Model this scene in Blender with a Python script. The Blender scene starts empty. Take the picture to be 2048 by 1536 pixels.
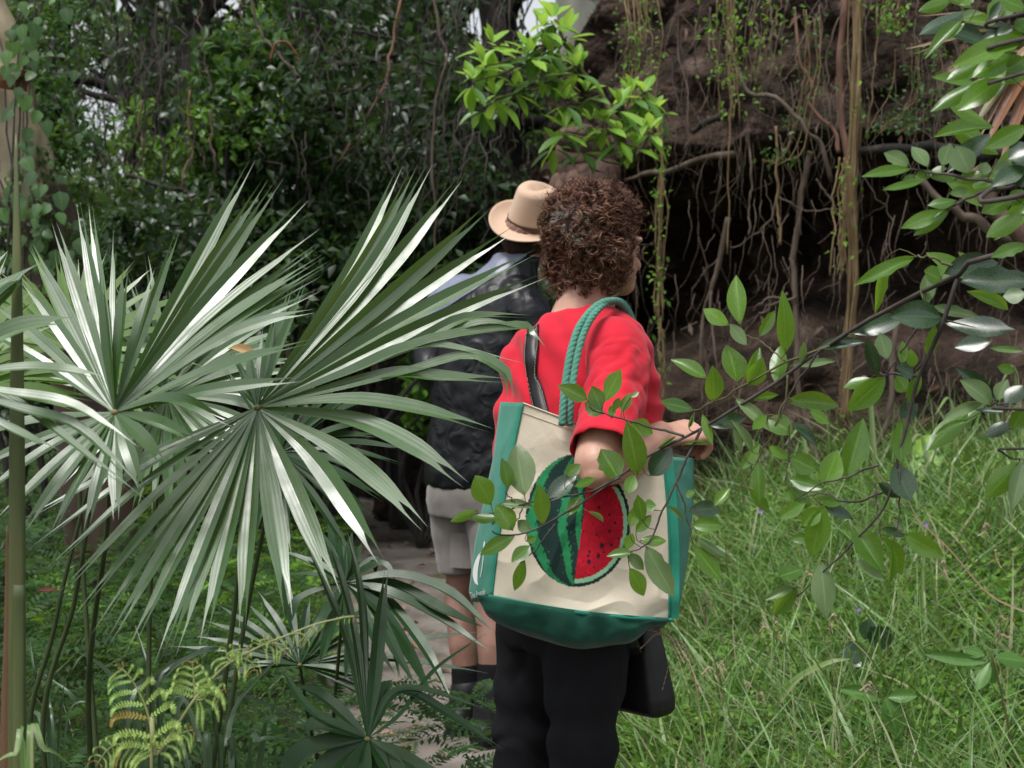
import bpy, bmesh, math, random
import numpy as np
from mathutils import Vector, Matrix, noise

random.seed(7)
RNG = np.random.default_rng(7)
SC = bpy.context.scene
COL = SC.collection

# ------------------------------------------------------------------ camera
F_PX = 2900.0                 # focal length in photograph pixels (2048 wide)
CAM_H = 1.40
PITCH = math.atan((768 - 630) / F_PX)
cam_data = bpy.data.cameras.new('camera')
cam_data.sensor_width = 36.0
cam_data.lens = 36.0 * F_PX / 2048.0
cam_data.clip_start = 0.05
cam_data.clip_end = 400.0
cam_data.dof.use_dof = True
cam_data.dof.focus_distance = 2.62
cam_data.dof.aperture_fstop = 8.0
cam = bpy.data.objects.new('camera', cam_data)
cam.location = (0, 0, CAM_H)
cam.rotation_euler = (math.pi / 2 - PITCH, 0, 0)
COL.objects.link(cam)
SC.camera = cam

# ------------------------------------------------------------------ light
SUN_DIR = Vector((-0.26, -0.30, 0.92)).normalized()      # towards the bright part of the overcast sky
world = bpy.data.worlds.new('World')
SC.world = world
world.use_nodes = True
wn, wl = world.node_tree.nodes, world.node_tree.links
wn.clear()
w_out = wn.new('ShaderNodeOutputWorld')
w_bg = wn.new('ShaderNodeBackground')
w_sky = wn.new('ShaderNodeTexSky')
w_sky.sky_type = 'NISHITA'
w_sky.sun_disc = False
w_sky.sun_elevation = math.asin(SUN_DIR.z)
w_sky.sun_rotation = math.atan2(SUN_DIR.x, SUN_DIR.y)
w_sky.dust_density = 3.0
w_hs = wn.new('ShaderNodeHueSaturation')
w_hs.inputs['Saturation'].default_value = 0.22           # overcast: nearly white sky
wl.new(w_sky.outputs[0], w_hs.inputs['Color'])
wl.new(w_hs.outputs[0], w_bg.inputs['Color'])
w_bg.inputs['Strength'].default_value = 0.09
wl.new(w_bg.outputs[0], w_out.inputs['Surface'])

sun_data = bpy.data.lights.new('sun', 'SUN')
sun_data.energy = 1.5
sun_data.angle = math.radians(24)
sun_data.color = (1.0, 0.975, 0.94)
sun = bpy.data.objects.new('sun', sun_data)
sun.rotation_euler = SUN_DIR.to_track_quat('Z', 'Y').to_euler()
sun.location = SUN_DIR * 20
COL.objects.link(sun)

SC.view_settings.view_transform = 'Standard'
SC.view_settings.look = 'None'
SC.view_settings.gamma = 1.0
SC.view_settings.use_curve_mapping = False
SC.view_settings.exposure = 1.15
SC.cycles.use_denoising = True
SC.cycles.max_bounces = 7
SC.cycles.diffuse_bounces = 4
SC.cycles.glossy_bounces = 3
SC.cycles.transmission_bounces = 4
SC.cycles.transparent_max_bounces = 4
SC.cycles.caustics_reflective = False
SC.cycles.caustics_refractive = False
SC.cycles.sample_clamp_indirect = 6.0

# ------------------------------------------------------------------ geometry helpers
_c, _s = math.cos(PITCH), math.sin(PITCH)
FWD, UP, RIGHT = Vector((0, _c, -_s)), Vector((0, _s, _c)), Vector((1, 0, 0))
CAMP = Vector((0, 0, CAM_H))

def P(px, py, d):
    """world point seen at photograph pixel (px, py) at depth d metres"""
    px, py, d = float(px), float(py), float(d)
    return CAMP + (FWD + RIGHT * ((px - 1024) / F_PX) + UP * ((768 - py) / F_PX)) * d

def zground(py):
    return CAM_H * F_PX / max(1.0, py - 630)

WORLD = {}

def link(o, parent=None, M=None):
    COL.objects.link(o)
    M = M or Matrix.Identity(4)
    WORLD[o] = M
    if parent is not None:
        o.parent = parent
        o.matrix_basis = WORLD[parent].inverted() @ M
    else:
        o.matrix_basis = M
    return o

def tag(o, label=None, cat=None, group=None, kind=None):
    if label: o['label'] = label
    if cat: o['category'] = cat
    if group: o['group'] = group
    if kind: o['kind'] = kind
    return o

def thing(name, loc, label, cat, group=None):
    o = bpy.data.objects.new(name, None)
    o.empty_display_size = 0.1
    link(o, None, Matrix.Translation(Vector(loc)))
    return tag(o, label, cat, group)

def fast_mesh(name, V, F, smooth=True, uv=None):
    V = np.asarray(V, dtype=np.float32).reshape(-1, 3)
    me = bpy.data.meshes.new(name)
    if isinstance(F, np.ndarray):
        k = F.shape[1]
        nl = F.size
        me.vertices.add(len(V)); me.vertices.foreach_set('co', V.ravel())
        me.loops.add(nl); me.loops.foreach_set('vertex_index', F.astype(np.int32).ravel())
        me.polygons.add(len(F))
        me.polygons.foreach_set('loop_start', np.arange(0, nl, k, dtype=np.int32))
        me.polygons.foreach_set('loop_total', np.full(len(F), k, dtype=np.int32))
        me.update(calc_edges=True)
    else:
        me.from_pydata([tuple(map(float, v)) for v in V], [], F)
        me.update()
    if smooth:
        me.polygons.foreach_set('use_smooth', np.ones(len(me.polygons), dtype=bool))
    if uv is not None:
        lay = me.uv_layers.new(name='UVMap')
        vi = np.empty(len(me.loops), dtype=np.int32)
        me.loops.foreach_get('vertex_index', vi)
        lay.data.foreach_set('uv', np.asarray(uv, dtype=np.float32)[vi].ravel())
    return me

def obj(name, me, mat, parent=None, M=None):
    o = bpy.data.objects.new(name, me)
    if mat is not None and (len(me.materials) == 0):
        me.materials.append(mat)
    return link(o, parent, M)

class MB:
    """collects pieces of geometry for one mesh"""
    def __init__(s): s.v, s.f, s.uv = [], [], []
    def add(s, v, f, uv=None):
        b = len(s.v)
        s.v += [tuple(x) for x in v]
        s.f += [tuple(i + b for i in q) for q in f]
        s.uv += [tuple(u) for u in uv] if uv is not None else [(0, 0)] * len(v)
    def mesh(s, name, smooth=True): return fast_mesh(name, s.v, s.f, smooth, s.uv)
    def build(s, name, mat, parent=None, M=None, smooth=True):
        return obj(name, s.mesh(name, smooth), mat, parent, M)

def catmull(pts, n):
    pts = [Vector(p) for p in pts]
    if len(pts) == 2:
        return [pts[0].lerp(pts[1], i / n) for i in range(n + 1)]
    P_ = [pts[0] * 2 - pts[1]] + pts + [pts[-1] * 2 - pts[-2]]
    m = len(pts) - 1
    out = []
    for i in range(n + 1):
        u = i / n * m
        k = min(int(u), m - 1); t = u - k
        a, b, c, d = P_[k], P_[k + 1], P_[k + 2], P_[k + 3]
        out.append(0.5 * ((2 * b) + (c - a) * t + (2 * a - 5 * b + 4 * c - d) * t * t + (3 * b - a - 3 * c + d) * t ** 3))
    return out

def tube_geo(pts, radii, n=6, cap=True):
    """verts, faces of a tube along pts; radii is a number or a list"""
    pts = [Vector(p) for p in pts]
    m = len(pts)
    if not hasattr(radii, '__len__'): radii = [radii] * m
    elif len(radii) != m:
        radii = list(np.interp(np.linspace(0, 1, m), np.linspace(0, 1, len(radii)), radii))
    v, f, uv = [], [], []
    t0 = (pts[1] - pts[0]).normalized()
    ref = Vector((0, 0, 1)) if abs(t0.z) < 0.9 else Vector((1, 0, 0))
    x = t0.cross(ref).normalized()
    L = 0
    for i in range(m):
        t = (pts[min(i + 1, m - 1)] - pts[max(i - 1, 0)])
        t = t.normalized() if t.length > 1e-9 else t0
        x = (x - t * x.dot(t))
        x = x.normalized() if x.length > 1e-6 else t.orthogonal().normalized()
        y = t.cross(x)
        if i: L += (pts[i] - pts[i - 1]).length
        for k in range(n):
            a = 2 * math.pi * k / n
            v.append(pts[i] + (x * math.cos(a) + y * math.sin(a)) * radii[i]); uv.append((k / n, L))
    for i in range(m - 1):
        for k in range(n):
            k2 = (k + 1) % n
            f.append((i * n + k, i * n + k2, (i + 1) * n + k2, (i + 1) * n + k))
    if cap:
        f.append(tuple(range(n - 1, -1, -1))); f.append(tuple((m - 1) * n + k for k in range(n)))
    return v, f, uv

def wobble(pts, n, amp, freq=3.0, seed=0.0):
    """resample a polyline and give it a natural crookedness"""
    q = catmull(pts, n)
    L = (q[-1] - q[0]).length
    out = []
    for i, p in enumerate(q):
        t = i / n
        w = min(1, 4 * t) if t < .5 else 1
        d = noise.noise_vector(Vector((t * freq * 2 + seed, seed * 1.7, 3.1)))
        d2 = noise.noise_vector(Vector((t * freq * 7 + seed, seed * 0.7, 9.1)))
        out.append(p + (d * amp + d2 * amp * 0.3) * w)
    return out

def ribbon(mb, pts, widths, nrm, fold=0.35, fork=0.0, flip=False):
    """folded blade along pts; widths per point (full width); nrm = facing hint; fork splits the tip"""
    pts = [Vector(p) for p in pts]
    m = len(pts)
    rows = []
    tot = [0.0]
    for i in range(1, m): tot.append(tot[-1] + (pts[i] - pts[i - 1]).length)
    for i in range(m):
        t = (pts[min(i + 1, m - 1)] - pts[max(i - 1, 0)]).normalized()
        n = nrm(i / (m - 1)) if callable(nrm) else Vector(nrm)
        n = n - t * n.dot(t)
        n = n.normalized() if n.length > 1e-6 else t.orthogonal().normalized()
        x = t.cross(n)
        w = widths[i] * 0.5
        up = n * (abs(fold) * w) * (1 if fold > 0 else -1)
        rows.append((pts[i] - x * w + up, pts[i], pts[i] + x * w + up, x))
    u = tot[-1] or 1
    v, f, uv = [], [], []
    ks = int(m * (1 - fork)) if fork > 0 else m
    for i, (a, b, c, x) in enumerate(rows):
        vv = tot[i] / u
        if i < ks:
            v += [a, b, b, c]
        else:
            q = (i - ks + 1) / (m - ks)
            g = x * (widths[ks - 1] * 0.22 * q)
            v += [a - g, b.lerp(a, 0.15 + 0.7 * q) - g, b.lerp(c, 0.15 + 0.7 * q) + g, c + g]
        uv += [(0, vv), (.5, vv), (.5, vv), (1, vv)]
    for i in range(m - 1):
        o, p = i * 4, i * 4 + 4
        f += [(o, o + 1, p + 1, p), (o + 2, o + 3, p + 3, p + 2)]
    mb.add(v, f, uv)

def leaf_geo(nseg=6, fold=0.25, droop=0.15, wave=0.0, wide=0.45, tipsharp=1.0, bite=0, seed=0):
    """unit leaf: y 0..1 from base to tip, width 1, curling in z"""
    r = random.Random(seed)
    v, f, uv = [], [], []
    for i in range(nseg + 1):
        t = i / nseg
        tt = t ** (math.log(0.5) / math.log(wide))
        w = 0.5 * math.sin(math.pi * min(max(tt, 0.0), 1.0)) ** (0.85 * tipsharp)
        w = max(w, 0.012)
        z = -droop * t * t
        wl_ = wave * math.sin(t * 9 + seed); wr_ = wave * math.sin(t * 9 + seed + 2)
        bl = 1.0 - (r.random() * 0.5 if (bite and r.random() < 0.22 * bite) else 0)
        br = 1.0 - (r.random() * 0.5 if (bite and r.random() < 0.22 * bite) else 0)
        v += [(-w * bl, t, z + fold * w + wl_), (-w * .5 * bl, t, z + fold * w * .35 + wl_ * .4), (0, t, z),
              (w * .5 * br, t, z + fold * w * .35 + wr_ * .4), (w * br, t, z + fold * w + wr_)]
        uv += [(0, t), (.25, t), (.5, t), (.75, t), (1, t)]
    for i in range(nseg):
        for k in range(4):
            a = i * 5 + k
            f.append((a, a + 1, a + 6, a + 5))
    return v, f, uv

def frame(d, n):
    y = Vector(d).normalized()
    z = Vector(n) - y * Vector(n).dot(y)
    z = z.normalized() if z.length > 1e-6 else y.orthogonal().normalized()
    x = y.cross(z)
    return x, y, z

def leaf_matrix(base, tip, nrm, width):
    """matrix that lays the unit leaf from base to tip"""
    d = Vector(tip) - Vector(base)
    x, y, z = frame(d, nrm)
    L = d.length
    M = Matrix(((x.x * width, y.x * L, z.x * L, base[0]), (x.y * width, y.y * L, z.y * L, base[1]),
                (x.z * width, y.z * L, z.z * L, base[2]), (0, 0, 0, 1)))
    return M

def scatter_mesh(name, tv, tf, R, T, smooth=True, uv=None):
    """one mesh of N copies of template (tv (k,3), tf (q,4 or 3)) under rotations/scales R (N,3,3) and places T (N,3)"""
    tv = np.asarray(tv, dtype=np.float32); tf = np.asarray(tf, dtype=np.int32)
    N, k = len(T), len(tv)
    V = np.einsum('nij,kj->nki', R, tv) + np.asarray(T)[:, None, :]
    F = (tf[None, :, :] + (np.arange(N, dtype=np.int32) * k)[:, None, None]).reshape(-1, tf.shape[1])
    U = np.tile(np.asarray(uv, dtype=np.float32), (N, 1)) if uv is not None else None
    return fast_mesh(name, V.reshape(-1, 3), F, smooth, U)

def frames_np(D, Nn, L, W, thick=None):
    """(N,3,3) matrices: x*W, y(dir)*L, z*L"""
    D = D / np.linalg.norm(D, axis=1, keepdims=True)
    Z = Nn - D * np.sum(Nn * D, axis=1, keepdims=True)
    ln = np.linalg.norm(Z, axis=1, keepdims=True); ln[ln < 1e-6] = 1
    Z = Z / ln
    X = np.cross(D, Z)
    return np.stack([X * W[:, None], D * L[:, None], Z * L[:, None]], axis=2)

def bake(o):
    """replace an object's mesh with its modified result"""
    dg = bpy.context.evaluated_depsgraph_get()
    me = bpy.data.meshes.new_from_object(o.evaluated_get(dg))
    o.modifiers.clear()
    o.data = me
    return o

# ------------------------------------------------------------------ materials
def mat_base(name):
    m = bpy.data.materials.new(name); m.use_nodes = True
    nt = m.node_tree; nt.nodes.clear()
    out = nt.nodes.new('ShaderNodeOutputMaterial')
    b = nt.nodes.new('ShaderNodeBsdfPrincipled')
    nt.links.new(b.outputs[0], out.inputs['Surface'])
    return m, nt, b, out

def N(nt, typ, **kw):
    n = nt.nodes.new(typ)
    for k, v in kw.items():
        if k in n.inputs.keys(): n.inputs[k].default_value = v
        else: setattr(n, k, v)
    return n

def c4(c): return (c[0], c[1], c[2], 1.0)

def ramp(nt, fac, stops):
    r = nt.nodes.new('ShaderNodeValToRGB')
    el = r.color_ramp.elements
    while len(el) < len(stops): el.new(0.5)
    for e, (p, c) in zip(el, stops):
        e.position = p; e.color = c4(c)
    nt.links.new(fac, r.inputs[0])
    return r.outputs[0]

def mixc(nt, fac, a, b, typ='MIX'):
    m = nt.nodes.new('ShaderNodeMix'); m.data_type = 'RGBA'; m.blend_type = typ
    for s, v in ((m.inputs[0], fac), (m.inputs[6], a), (m.inputs[7], b)):
        if isinstance(v, (int, float)): s.default_value = v
        elif isinstance(v, tuple): s.default_value = c4(v)
        else: nt.links.new(v, s)
    return m.outputs[2]

def leaf_mat(name, cols, rough=0.35, spec=0.5, transl=0.3, tcol=None, under=None, vein=0.0, per='island', ior=1.45, spots=0.0, lines=0):
    m, nt, b, out = mat_base(name)
    if per == 'island':
        g = nt.nodes.new('ShaderNodeNewGeometry'); rnd = g.outputs['Random Per Island']
    else:
        g = nt.nodes.new('ShaderNodeObjectInfo'); rnd = g.outputs['Random']
    col = ramp(nt, rnd, [(i / max(1, len(cols) - 1), c) for i, c in enumerate(cols)])
    tc = nt.nodes.new('ShaderNodeTexCoord')
    nz = N(nt, 'ShaderNodeTexNoise', Scale=9.0, Detail=3.0)
    nt.links.new(tc.outputs['Object'], nz.inputs['Vector'])
    col = mixc(nt, 0.25, col, nz.outputs['Color'], 'OVERLAY')
    if vein or lines:
        sx = nt.nodes.new('ShaderNodeSeparateXYZ'); nt.links.new(tc.outputs['UV'], sx.inputs[0])
    if vein:
        a = N(nt, 'ShaderNodeMath', operation='SUBTRACT'); nt.links.new(sx.outputs[0], a.inputs[0]); a.inputs[1].default_value = .5
        a2 = N(nt, 'ShaderNodeMath', operation='ABSOLUTE'); nt.links.new(a.outputs[0], a2.inputs[0])
        mr = N(nt, 'ShaderNodeMapRange'); nt.links.new(a2.outputs[0], mr.inputs[0])
        mr.inputs[1].default_value = 0.0; mr.inputs[2].default_value = 0.05; mr.inputs[3].default_value = vein; mr.inputs[4].default_value = 0.0
        vc = tuple(min(1, x * 1.8 + .03) for x in cols[-1])
        col = mixc(nt, mr.outputs[0], col, vc)
    if under is not None:
        g2 = nt.nodes.new('ShaderNodeNewGeometry')
        col = mixc(nt, g2.outputs['Backfacing'], col, under)
    nt.links.new(col, b.inputs['Base Color'])
    rz = N(nt, 'ShaderNodeTexNoise', Scale=25.0, Detail=2.0)
    nt.links.new(tc.outputs['Object'], rz.inputs['Vector'])
    rr = N(nt, 'ShaderNodeMapRange'); nt.links.new(rz.outputs[0], rr.inputs[0])
    rr.inputs[1].default_value = .3; rr.inputs[2].default_value = .7
    rr.inputs[3].default_value = rough * .8; rr.inputs[4].default_value = min(1, rough * 1.35)
    nt.links.new(rr.outputs[0], b.inputs['Roughness'])
    b.inputs['Specular IOR Level'].default_value = spec
    b.inputs['IOR'].default_value = ior
    if lines:
        w = N(nt, 'ShaderNodeMath', operation='MULTIPLY'); nt.links.new(sx.outputs[0], w.inputs[0]); w.inputs[1].default_value = lines * 2 * math.pi
        w2 = N(nt, 'ShaderNodeMath', operation='SINE'); nt.links.new(w.outputs[0], w2.inputs[0])
        bp = N(nt, 'ShaderNodeBump', Strength=0.06, Distance=0.0006); nt.links.new(w2.outputs[0], bp.inputs['Height'])
        nt.links.new(bp.outputs[0], b.inputs['Normal'])
    if transl > 0:
        t = nt.nodes.new('ShaderNodeBsdfTranslucent')
        if tcol: t.inputs['Color'].default_value = c4(tcol)
        else: nt.links.new(col, t.inputs['Color'])
        mx = nt.nodes.new('ShaderNodeMixShader'); mx.inputs[0].default_value = transl
        nt.links.new(b.outputs[0], mx.inputs[1]); nt.links.new(t.outputs[0], mx.inputs[2])
        nt.links.new(mx.outputs[0], out.inputs['Surface'])
    return m

def noisy_mat(name, stops, scale=6.0, detail=6.0, rough=0.8, spec=0.3, bump=0.4, bscale=None, bdist=0.01, stretch=(1, 1, 1), sheen=0.0, distort=0.0):
    m, nt, b, out = mat_base(name)
    tc = nt.nodes.new('ShaderNodeTexCoord')
    mp = nt.nodes.new('ShaderNodeMapping'); mp.inputs['Scale'].default_value = stretch
    nt.links.new(tc.outputs['Object'], mp.inputs['Vector'])
    nz = N(nt, 'ShaderNodeTexNoise', Scale=scale, Detail=detail, Distortion=distort)
    nt.links.new(mp.outputs[0], nz.inputs['Vector'])
    nt.links.new(ramp(nt, nz.outputs[0], stops), b.inputs['Base Color'])
    b.inputs['Roughness'].default_value = rough
    b.inputs['Specular IOR Level'].default_value = spec
    if sheen: b.inputs['Sheen Weight'].default_value = sheen
    if bump:
        nb = N(nt, 'ShaderNodeTexNoise', Scale=bscale or scale * 3, Detail=6.0)
        nt.links.new(mp.outputs[0], nb.inputs['Vector'])
        bp = N(nt, 'ShaderNodeBump', Strength=bump, Distance=bdist)
        nt.links.new(nb.outputs[0], bp.inputs['Height'])
        nt.links.new(bp.outputs[0], b.inputs['Normal'])
    return m

M = {}
M['palm'] = leaf_mat('palm_leaf', [(.032, .088, .016), (.045, .112, .022), (.04, .10, .024)], rough=.34, spec=1.0, transl=.22, tcol=(.20, .33, .05), under=(.10, .17, .08), per='obj', ior=1.58, lines=5)
M['palm_young'] = leaf_mat('palm_leaf_young', [(.10, .19, .04), (.13, .22, .06)], rough=.35, spec=.8, transl=.35, tcol=(.35, .5, .08), per='obj', ior=1.5, lines=7)
M['palm_dark'] = leaf_mat('palm_leaf_dark', [(.012, .042, .012), (.02, .06, .016)], rough=.34, spec=.45, transl=.18, tcol=(.10, .2, .04), per='obj', ior=1.5, lines=7)
M['petiole'] = noisy_mat('palm_petiole', [(.3, (.028, .045, .016)), (.7, (.055, .08, .03))], scale=5, stretch=(6, 6, .6), rough=.45, bump=.15)
M['hastula'] = noisy_mat('palm_hub', [(.3, (.16, .16, .06)), (.7, (.20, .13, .06))], scale=40, rough=.6)
M['leaf'] = leaf_mat('shrub_leaf', [(.045, .12, .016), (.075, .18, .022), (.12, .25, .032)], rough=.26, spec=.8, transl=.45, tcol=(.36, .62, .04), under=(.10, .20, .04), vein=.6, per='obj', ior=1.5)
M['leaf_pale'] = leaf_mat('shrub_leaf_underside', [(.12, .19, .08), (.16, .24, .10)], rough=.35, spec=.7, transl=.3, tcol=(.25, .4, .08), vein=.5, per='obj')
M['leaf_dark'] = leaf_mat('shrub_leaf_dark', [(.014, .04, .016), (.022, .055, .02)], rough=.25, spec=.8, transl=.15, tcol=(.10, .2, .03), under=(.05, .09, .04), vein=.5, per='obj', ior=1.5)
M['leaf_bright'] = leaf_mat('spring_leaf', [(.14, .30, .03), (.21, .40, .045), (.30, .50, .08)], rough=.4, spec=.5, transl=.45, tcol=(.48, .72, .10), vein=.5, per='obj')
M['leaf_old'] = leaf_mat('older_leaf', [(.07, .17, .03), (.10, .22, .05)], rough=.4, spec=.6, transl=.3, tcol=(.2, .35, .06), vein=.5, per='obj')
M['twig'] = noisy_mat('twig_bark', [(.3, (.035, .028, .03)), (.7, (.09, .075, .065))], scale=30, rough=.7, bump=.3, bdist=.002)
M['twig_green'] = noisy_mat('twig_green', [(.3, (.06, .075, .025)), (.7, (.12, .10, .045))], scale=30, rough=.6, bump=.2, bdist=.001)
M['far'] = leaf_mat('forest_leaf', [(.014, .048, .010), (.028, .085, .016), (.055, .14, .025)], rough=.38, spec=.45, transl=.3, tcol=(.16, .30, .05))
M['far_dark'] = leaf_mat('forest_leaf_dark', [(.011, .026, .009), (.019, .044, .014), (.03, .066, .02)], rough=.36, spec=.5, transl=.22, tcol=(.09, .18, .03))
M['far_pale'] = leaf_mat('distant_leaf', [(.06, .12, .04), (.09, .17, .055), (.14, .22, .08)], rough=.45, spec=.4, transl=.35, tcol=(.28, .44, .10))  # distant haze and light put into a paler leaf colour
M['far_light'] = leaf_mat('forest_leaf_light', [(.055, .15, .018), (.09, .22, .024), (.15, .30, .04)], rough=.45, spec=.5, transl=.35, tcol=(.28, .46, .06))  # lit patches of the wood put into a lighter leaf colour
M['grass'] = leaf_mat('grass_blade', [(.045, .12, .022), (.08, .185, .036), (.13, .25, .065), (.20, .29, .11), (.30, .30, .17)], rough=.38, spec=.55, transl=.3, tcol=(.22, .36, .06))
M['herb'] = leaf_mat('herb_leaf', [(.05, .13, .018), (.10, .22, .028), (.20, .35, .06)], rough=.55, spec=.25, transl=.35, tcol=(.30, .48, .06))
M['sedge'] = leaf_mat('sedge_blade', [(.03, .065, .025), (.045, .09, .04)], rough=.33, spec=.8, transl=.15, tcol=(.14, .24, .05), lines=4, per='obj')
M['fern'] = leaf_mat('fern_leaf', [(.012, .034, .010), (.022, .058, .014), (.04, .09, .02)], rough=.5, spec=.25, transl=.25, tcol=(.13, .26, .04))
M['fern_new'] = leaf_mat('new_fern_leaf', [(.30, .46, .12), (.35, .52, .14), (.40, .52, .15)], rough=.5, spec=.4, transl=.35, tcol=(.42, .52, .10))
M['fern_tip'] = leaf_mat('fern_tip', [(.30, .24, .06), (.34, .22, .06)], rough=.6, spec=.3, transl=.3, tcol=(.5, .36, .08))
M['fern_stalk'] = noisy_mat('fern_stalk', [(.3, (.20, .24, .09)), (.7, (.30, .31, .14))], scale=20, rough=.5, bump=.1)
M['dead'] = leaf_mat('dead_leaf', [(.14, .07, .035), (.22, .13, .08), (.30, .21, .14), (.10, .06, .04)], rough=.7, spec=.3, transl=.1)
M['straw'] = leaf_mat('dry_stem', [(.22, .17, .10), (.30, .24, .15), (.17, .12, .07)], rough=.7, spec=.3, transl=.1)
M['root'] = noisy_mat('root_bark', [(.3, (.05, .035, .026)), (.7, (.16, .12, .095))], scale=14, stretch=(1, 1, .3), rough=.85, bump=.5, bdist=.006)
M['root_red'] = noisy_mat('root_red_bark', [(.3, (.10, .05, .035)), (.7, (.23, .13, .095))], scale=14, stretch=(1, 1, .4), rough=.8, bump=.5, bdist=.006)
M['vine_tan'] = noisy_mat('dry_vine', [(.3, (.11, .07, .03)), (.7, (.22, .16, .085))], scale=30, stretch=(1, 1, .3), rough=.8, bump=.4, bdist=.003)
M['bark_dark'] = noisy_mat('bark_dark', [(.3, (.012, .011, .011)), (.7, (.045, .04, .036))], scale=10, stretch=(1, 1, .25), rough=.9, bump=.8, bdist=.02)
M['bark_red'] = noisy_mat('bark_red', [(.25, (.03, .02, .018)), (.5, (.10, .06, .047)), (.75, (.17, .10, .075))], scale=14, stretch=(1.5, 1.5, .22), rough=.85, bump=.7, bdist=.015)
M['bark_smooth'] = noisy_mat('bark_smooth', [(.3, (.20, .16, .10)), (.5, (.33, .27, .18)), (.75, (.42, .36, .25))], scale=4, stretch=(1, 1, .4), rough=.7, bump=.25, bdist=.008)
M['bark_peel'] = noisy_mat('bark_peel', [(.3, (.10, .035, .022)), (.7, (.22, .085, .05))], scale=12, rough=.8, bump=.3)
M['bark_pale'] = noisy_mat('bark_pale', [(.3, (.26, .24, .22)), (.7, (.5, .48, .45))], scale=5, stretch=(1, 1, .3), rough=.8, bump=.3)
# ------------------------------------------------------------------ terrain
def sstep(a, b, x):
    t = min(1.0, max(0.0, (x - a) / (b - a))); return t * t * (3 - 2 * t)

def path_x(y): return float(np.interp(y, [0, 2.9, 4.8, 8, 12, 20, 40], [.2, .12, -.22, -.55, -.85, -1.3, -1.6]))

def gz(x, y):
    d = x - path_x(y)
    z = 0.54 * sstep(0.5, 2.3, d) * sstep(2.5, 6.8, y) + 0.12 * sstep(0.4, 1.2, d)
    z += 0.4 * sstep(0.5, 3.0, -d)
    z += 0.06 * max(0, y - 12)
    z += 0.035 * noise.noise(Vector((x * 1.7, y * 1.7, 0))) * (0.3 + sstep(.3, .8, abs(d)))
    return z

xs = np.concatenate([np.linspace(-60, -6, 14), np.linspace(-5.4, 5.4, 90), np.linspace(6, 60, 14)])
ys = np.concatenate([np.linspace(-30, 0, 8), np.linspace(.4, 14, 90), np.linspace(15, 90, 18)])
V = [(x, y, gz(x, y)) for y in ys for x in xs]
nx = len(xs)
Fq = np.array([(j * nx + i, j * nx + i + 1, (j + 1) * nx + i + 1, (j + 1) * nx + i) for j in range(len(ys) - 1) for i in range(nx - 1)])
M['soil'] = noisy_mat('forest_soil', [(.3, (.025, .018, .012)), (.55, (.05, .04, .022)), (.75, (.045, .06, .02))], scale=3, rough=.95, bump=.8, bscale=30, bdist=.03)
ground = obj('ground', fast_mesh('ground', V, Fq), M['soil'])
tag(ground, 'dark forest soil under the plants', kind='structure')

# path: trodden grey-brown earth
M['path'] = noisy_mat('path_earth', [(.3, (.07, .058, .048)), (.5, (.145, .125, .11)), (.72, (.22, .19, .17))], scale=5, detail=8, rough=.9, bump=.7, bscale=40, bdist=.015)
pv, pf = [], []
ysp = np.linspace(1.0, 24, 120)
for j, y in enumerate(ysp):
    c = path_x(y)
    wl_ = .50 + .10 * noise.noise(Vector((y * 1.3, 1, 0))); wr_ = .48 + .10 * noise.noise(Vector((y * 1.3, 9, 0)))
    for i in range(9):
        x = c - wl_ + (wl_ + wr_) * i / 8
        pv.append((x, y, gz(x, y) + .006 + .012 * (noise.noise(Vector((x * 6, y * 6, 2))) + .4) * math.sin(math.pi * i / 8)))
for j in range(len(ysp) - 1):
    for i in range(8):
        pf.append((j * 9 + i, j * 9 + i + 1, (j + 1) * 9 + i + 1, (j + 1) * 9 + i))
tag(obj('path', fast_mesh('path', pv, np.array(pf)), M['path']), 'trodden grey brown earth path winding between the ferns and the grass', kind='structure')

# eroded earth bank with an undercut hollow
BC = [Vector(p) for p in ((-1.0, 12.2, 0), (-.55, 10.9, 0), (-.1, 9.8, 0), (.5, 8.6, 0), (1.2, 7.75, 0), (2.2, 7.35, 0), (3.5, 7.1, 0), (5.0, 7.0, 0), (7.5, 7.0, 0))]
bc = catmull(BC, 240)
PZ = [0.0, .5, .8, 1.15, 1.35, 1.65, 2.0, 2.16, 2.3, 2.6, 3.2, 4.0, 5.0]
PO = [.62, .58, .46, .26, -.2, -1.0, -1.05, -.25, .20, .12, -.1, -.35, -1.0]
nh = 150
bv, bfq = [], []
for i, c in enumerate(bc):
    t = bc[min(i + 1, len(bc) - 1)] - bc[max(i - 1, 0)]
    nrm = Vector((t.y, -t.x, 0)).normalized()      # towards the path
    top = 5.0 - 2.3 * (1 - sstep(-.4, .9, c.x))
    for k in range(nh + 1):
        u = k / nh
        z = u * 5.0
        o = float(np.interp(z, PZ, PO))
        zz = z * top / 5.0 if z > 1.2 else z
        q = Vector((c.x, c.y, zz))
        n1 = noise.noise(q * 1.1) * .22 + noise.noise(q * 2.7 + Vector((5, 0, 0))) * .13
        n2 = noise.fractal(q * 5.0, .9, 2.0, 5) * .085 + abs(noise.noise(q * 4.2)) * .09 + noise.noise(q * 17) * .035
        bulge = o + n1 + n2
        bv.append(c + nrm * bulge + Vector((0, 0, zz + .06 * noise.noise(q * 3 + Vector((0, 9, 0))))))
    for (bk, up) in ((1.5, .25), (4.0, .5), (12.0, .8)):   # plateau behind the top edge
        bv.append(c - nrm * (1.0 + bk) + Vector((0, 0, top + up)))
row = nh + 4
for i in range(len(bc) - 1):
    for k in range(row - 1):
        a = i * row + k
        bfq.append((a, a + row, a + row + 1, a + 1))
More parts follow.
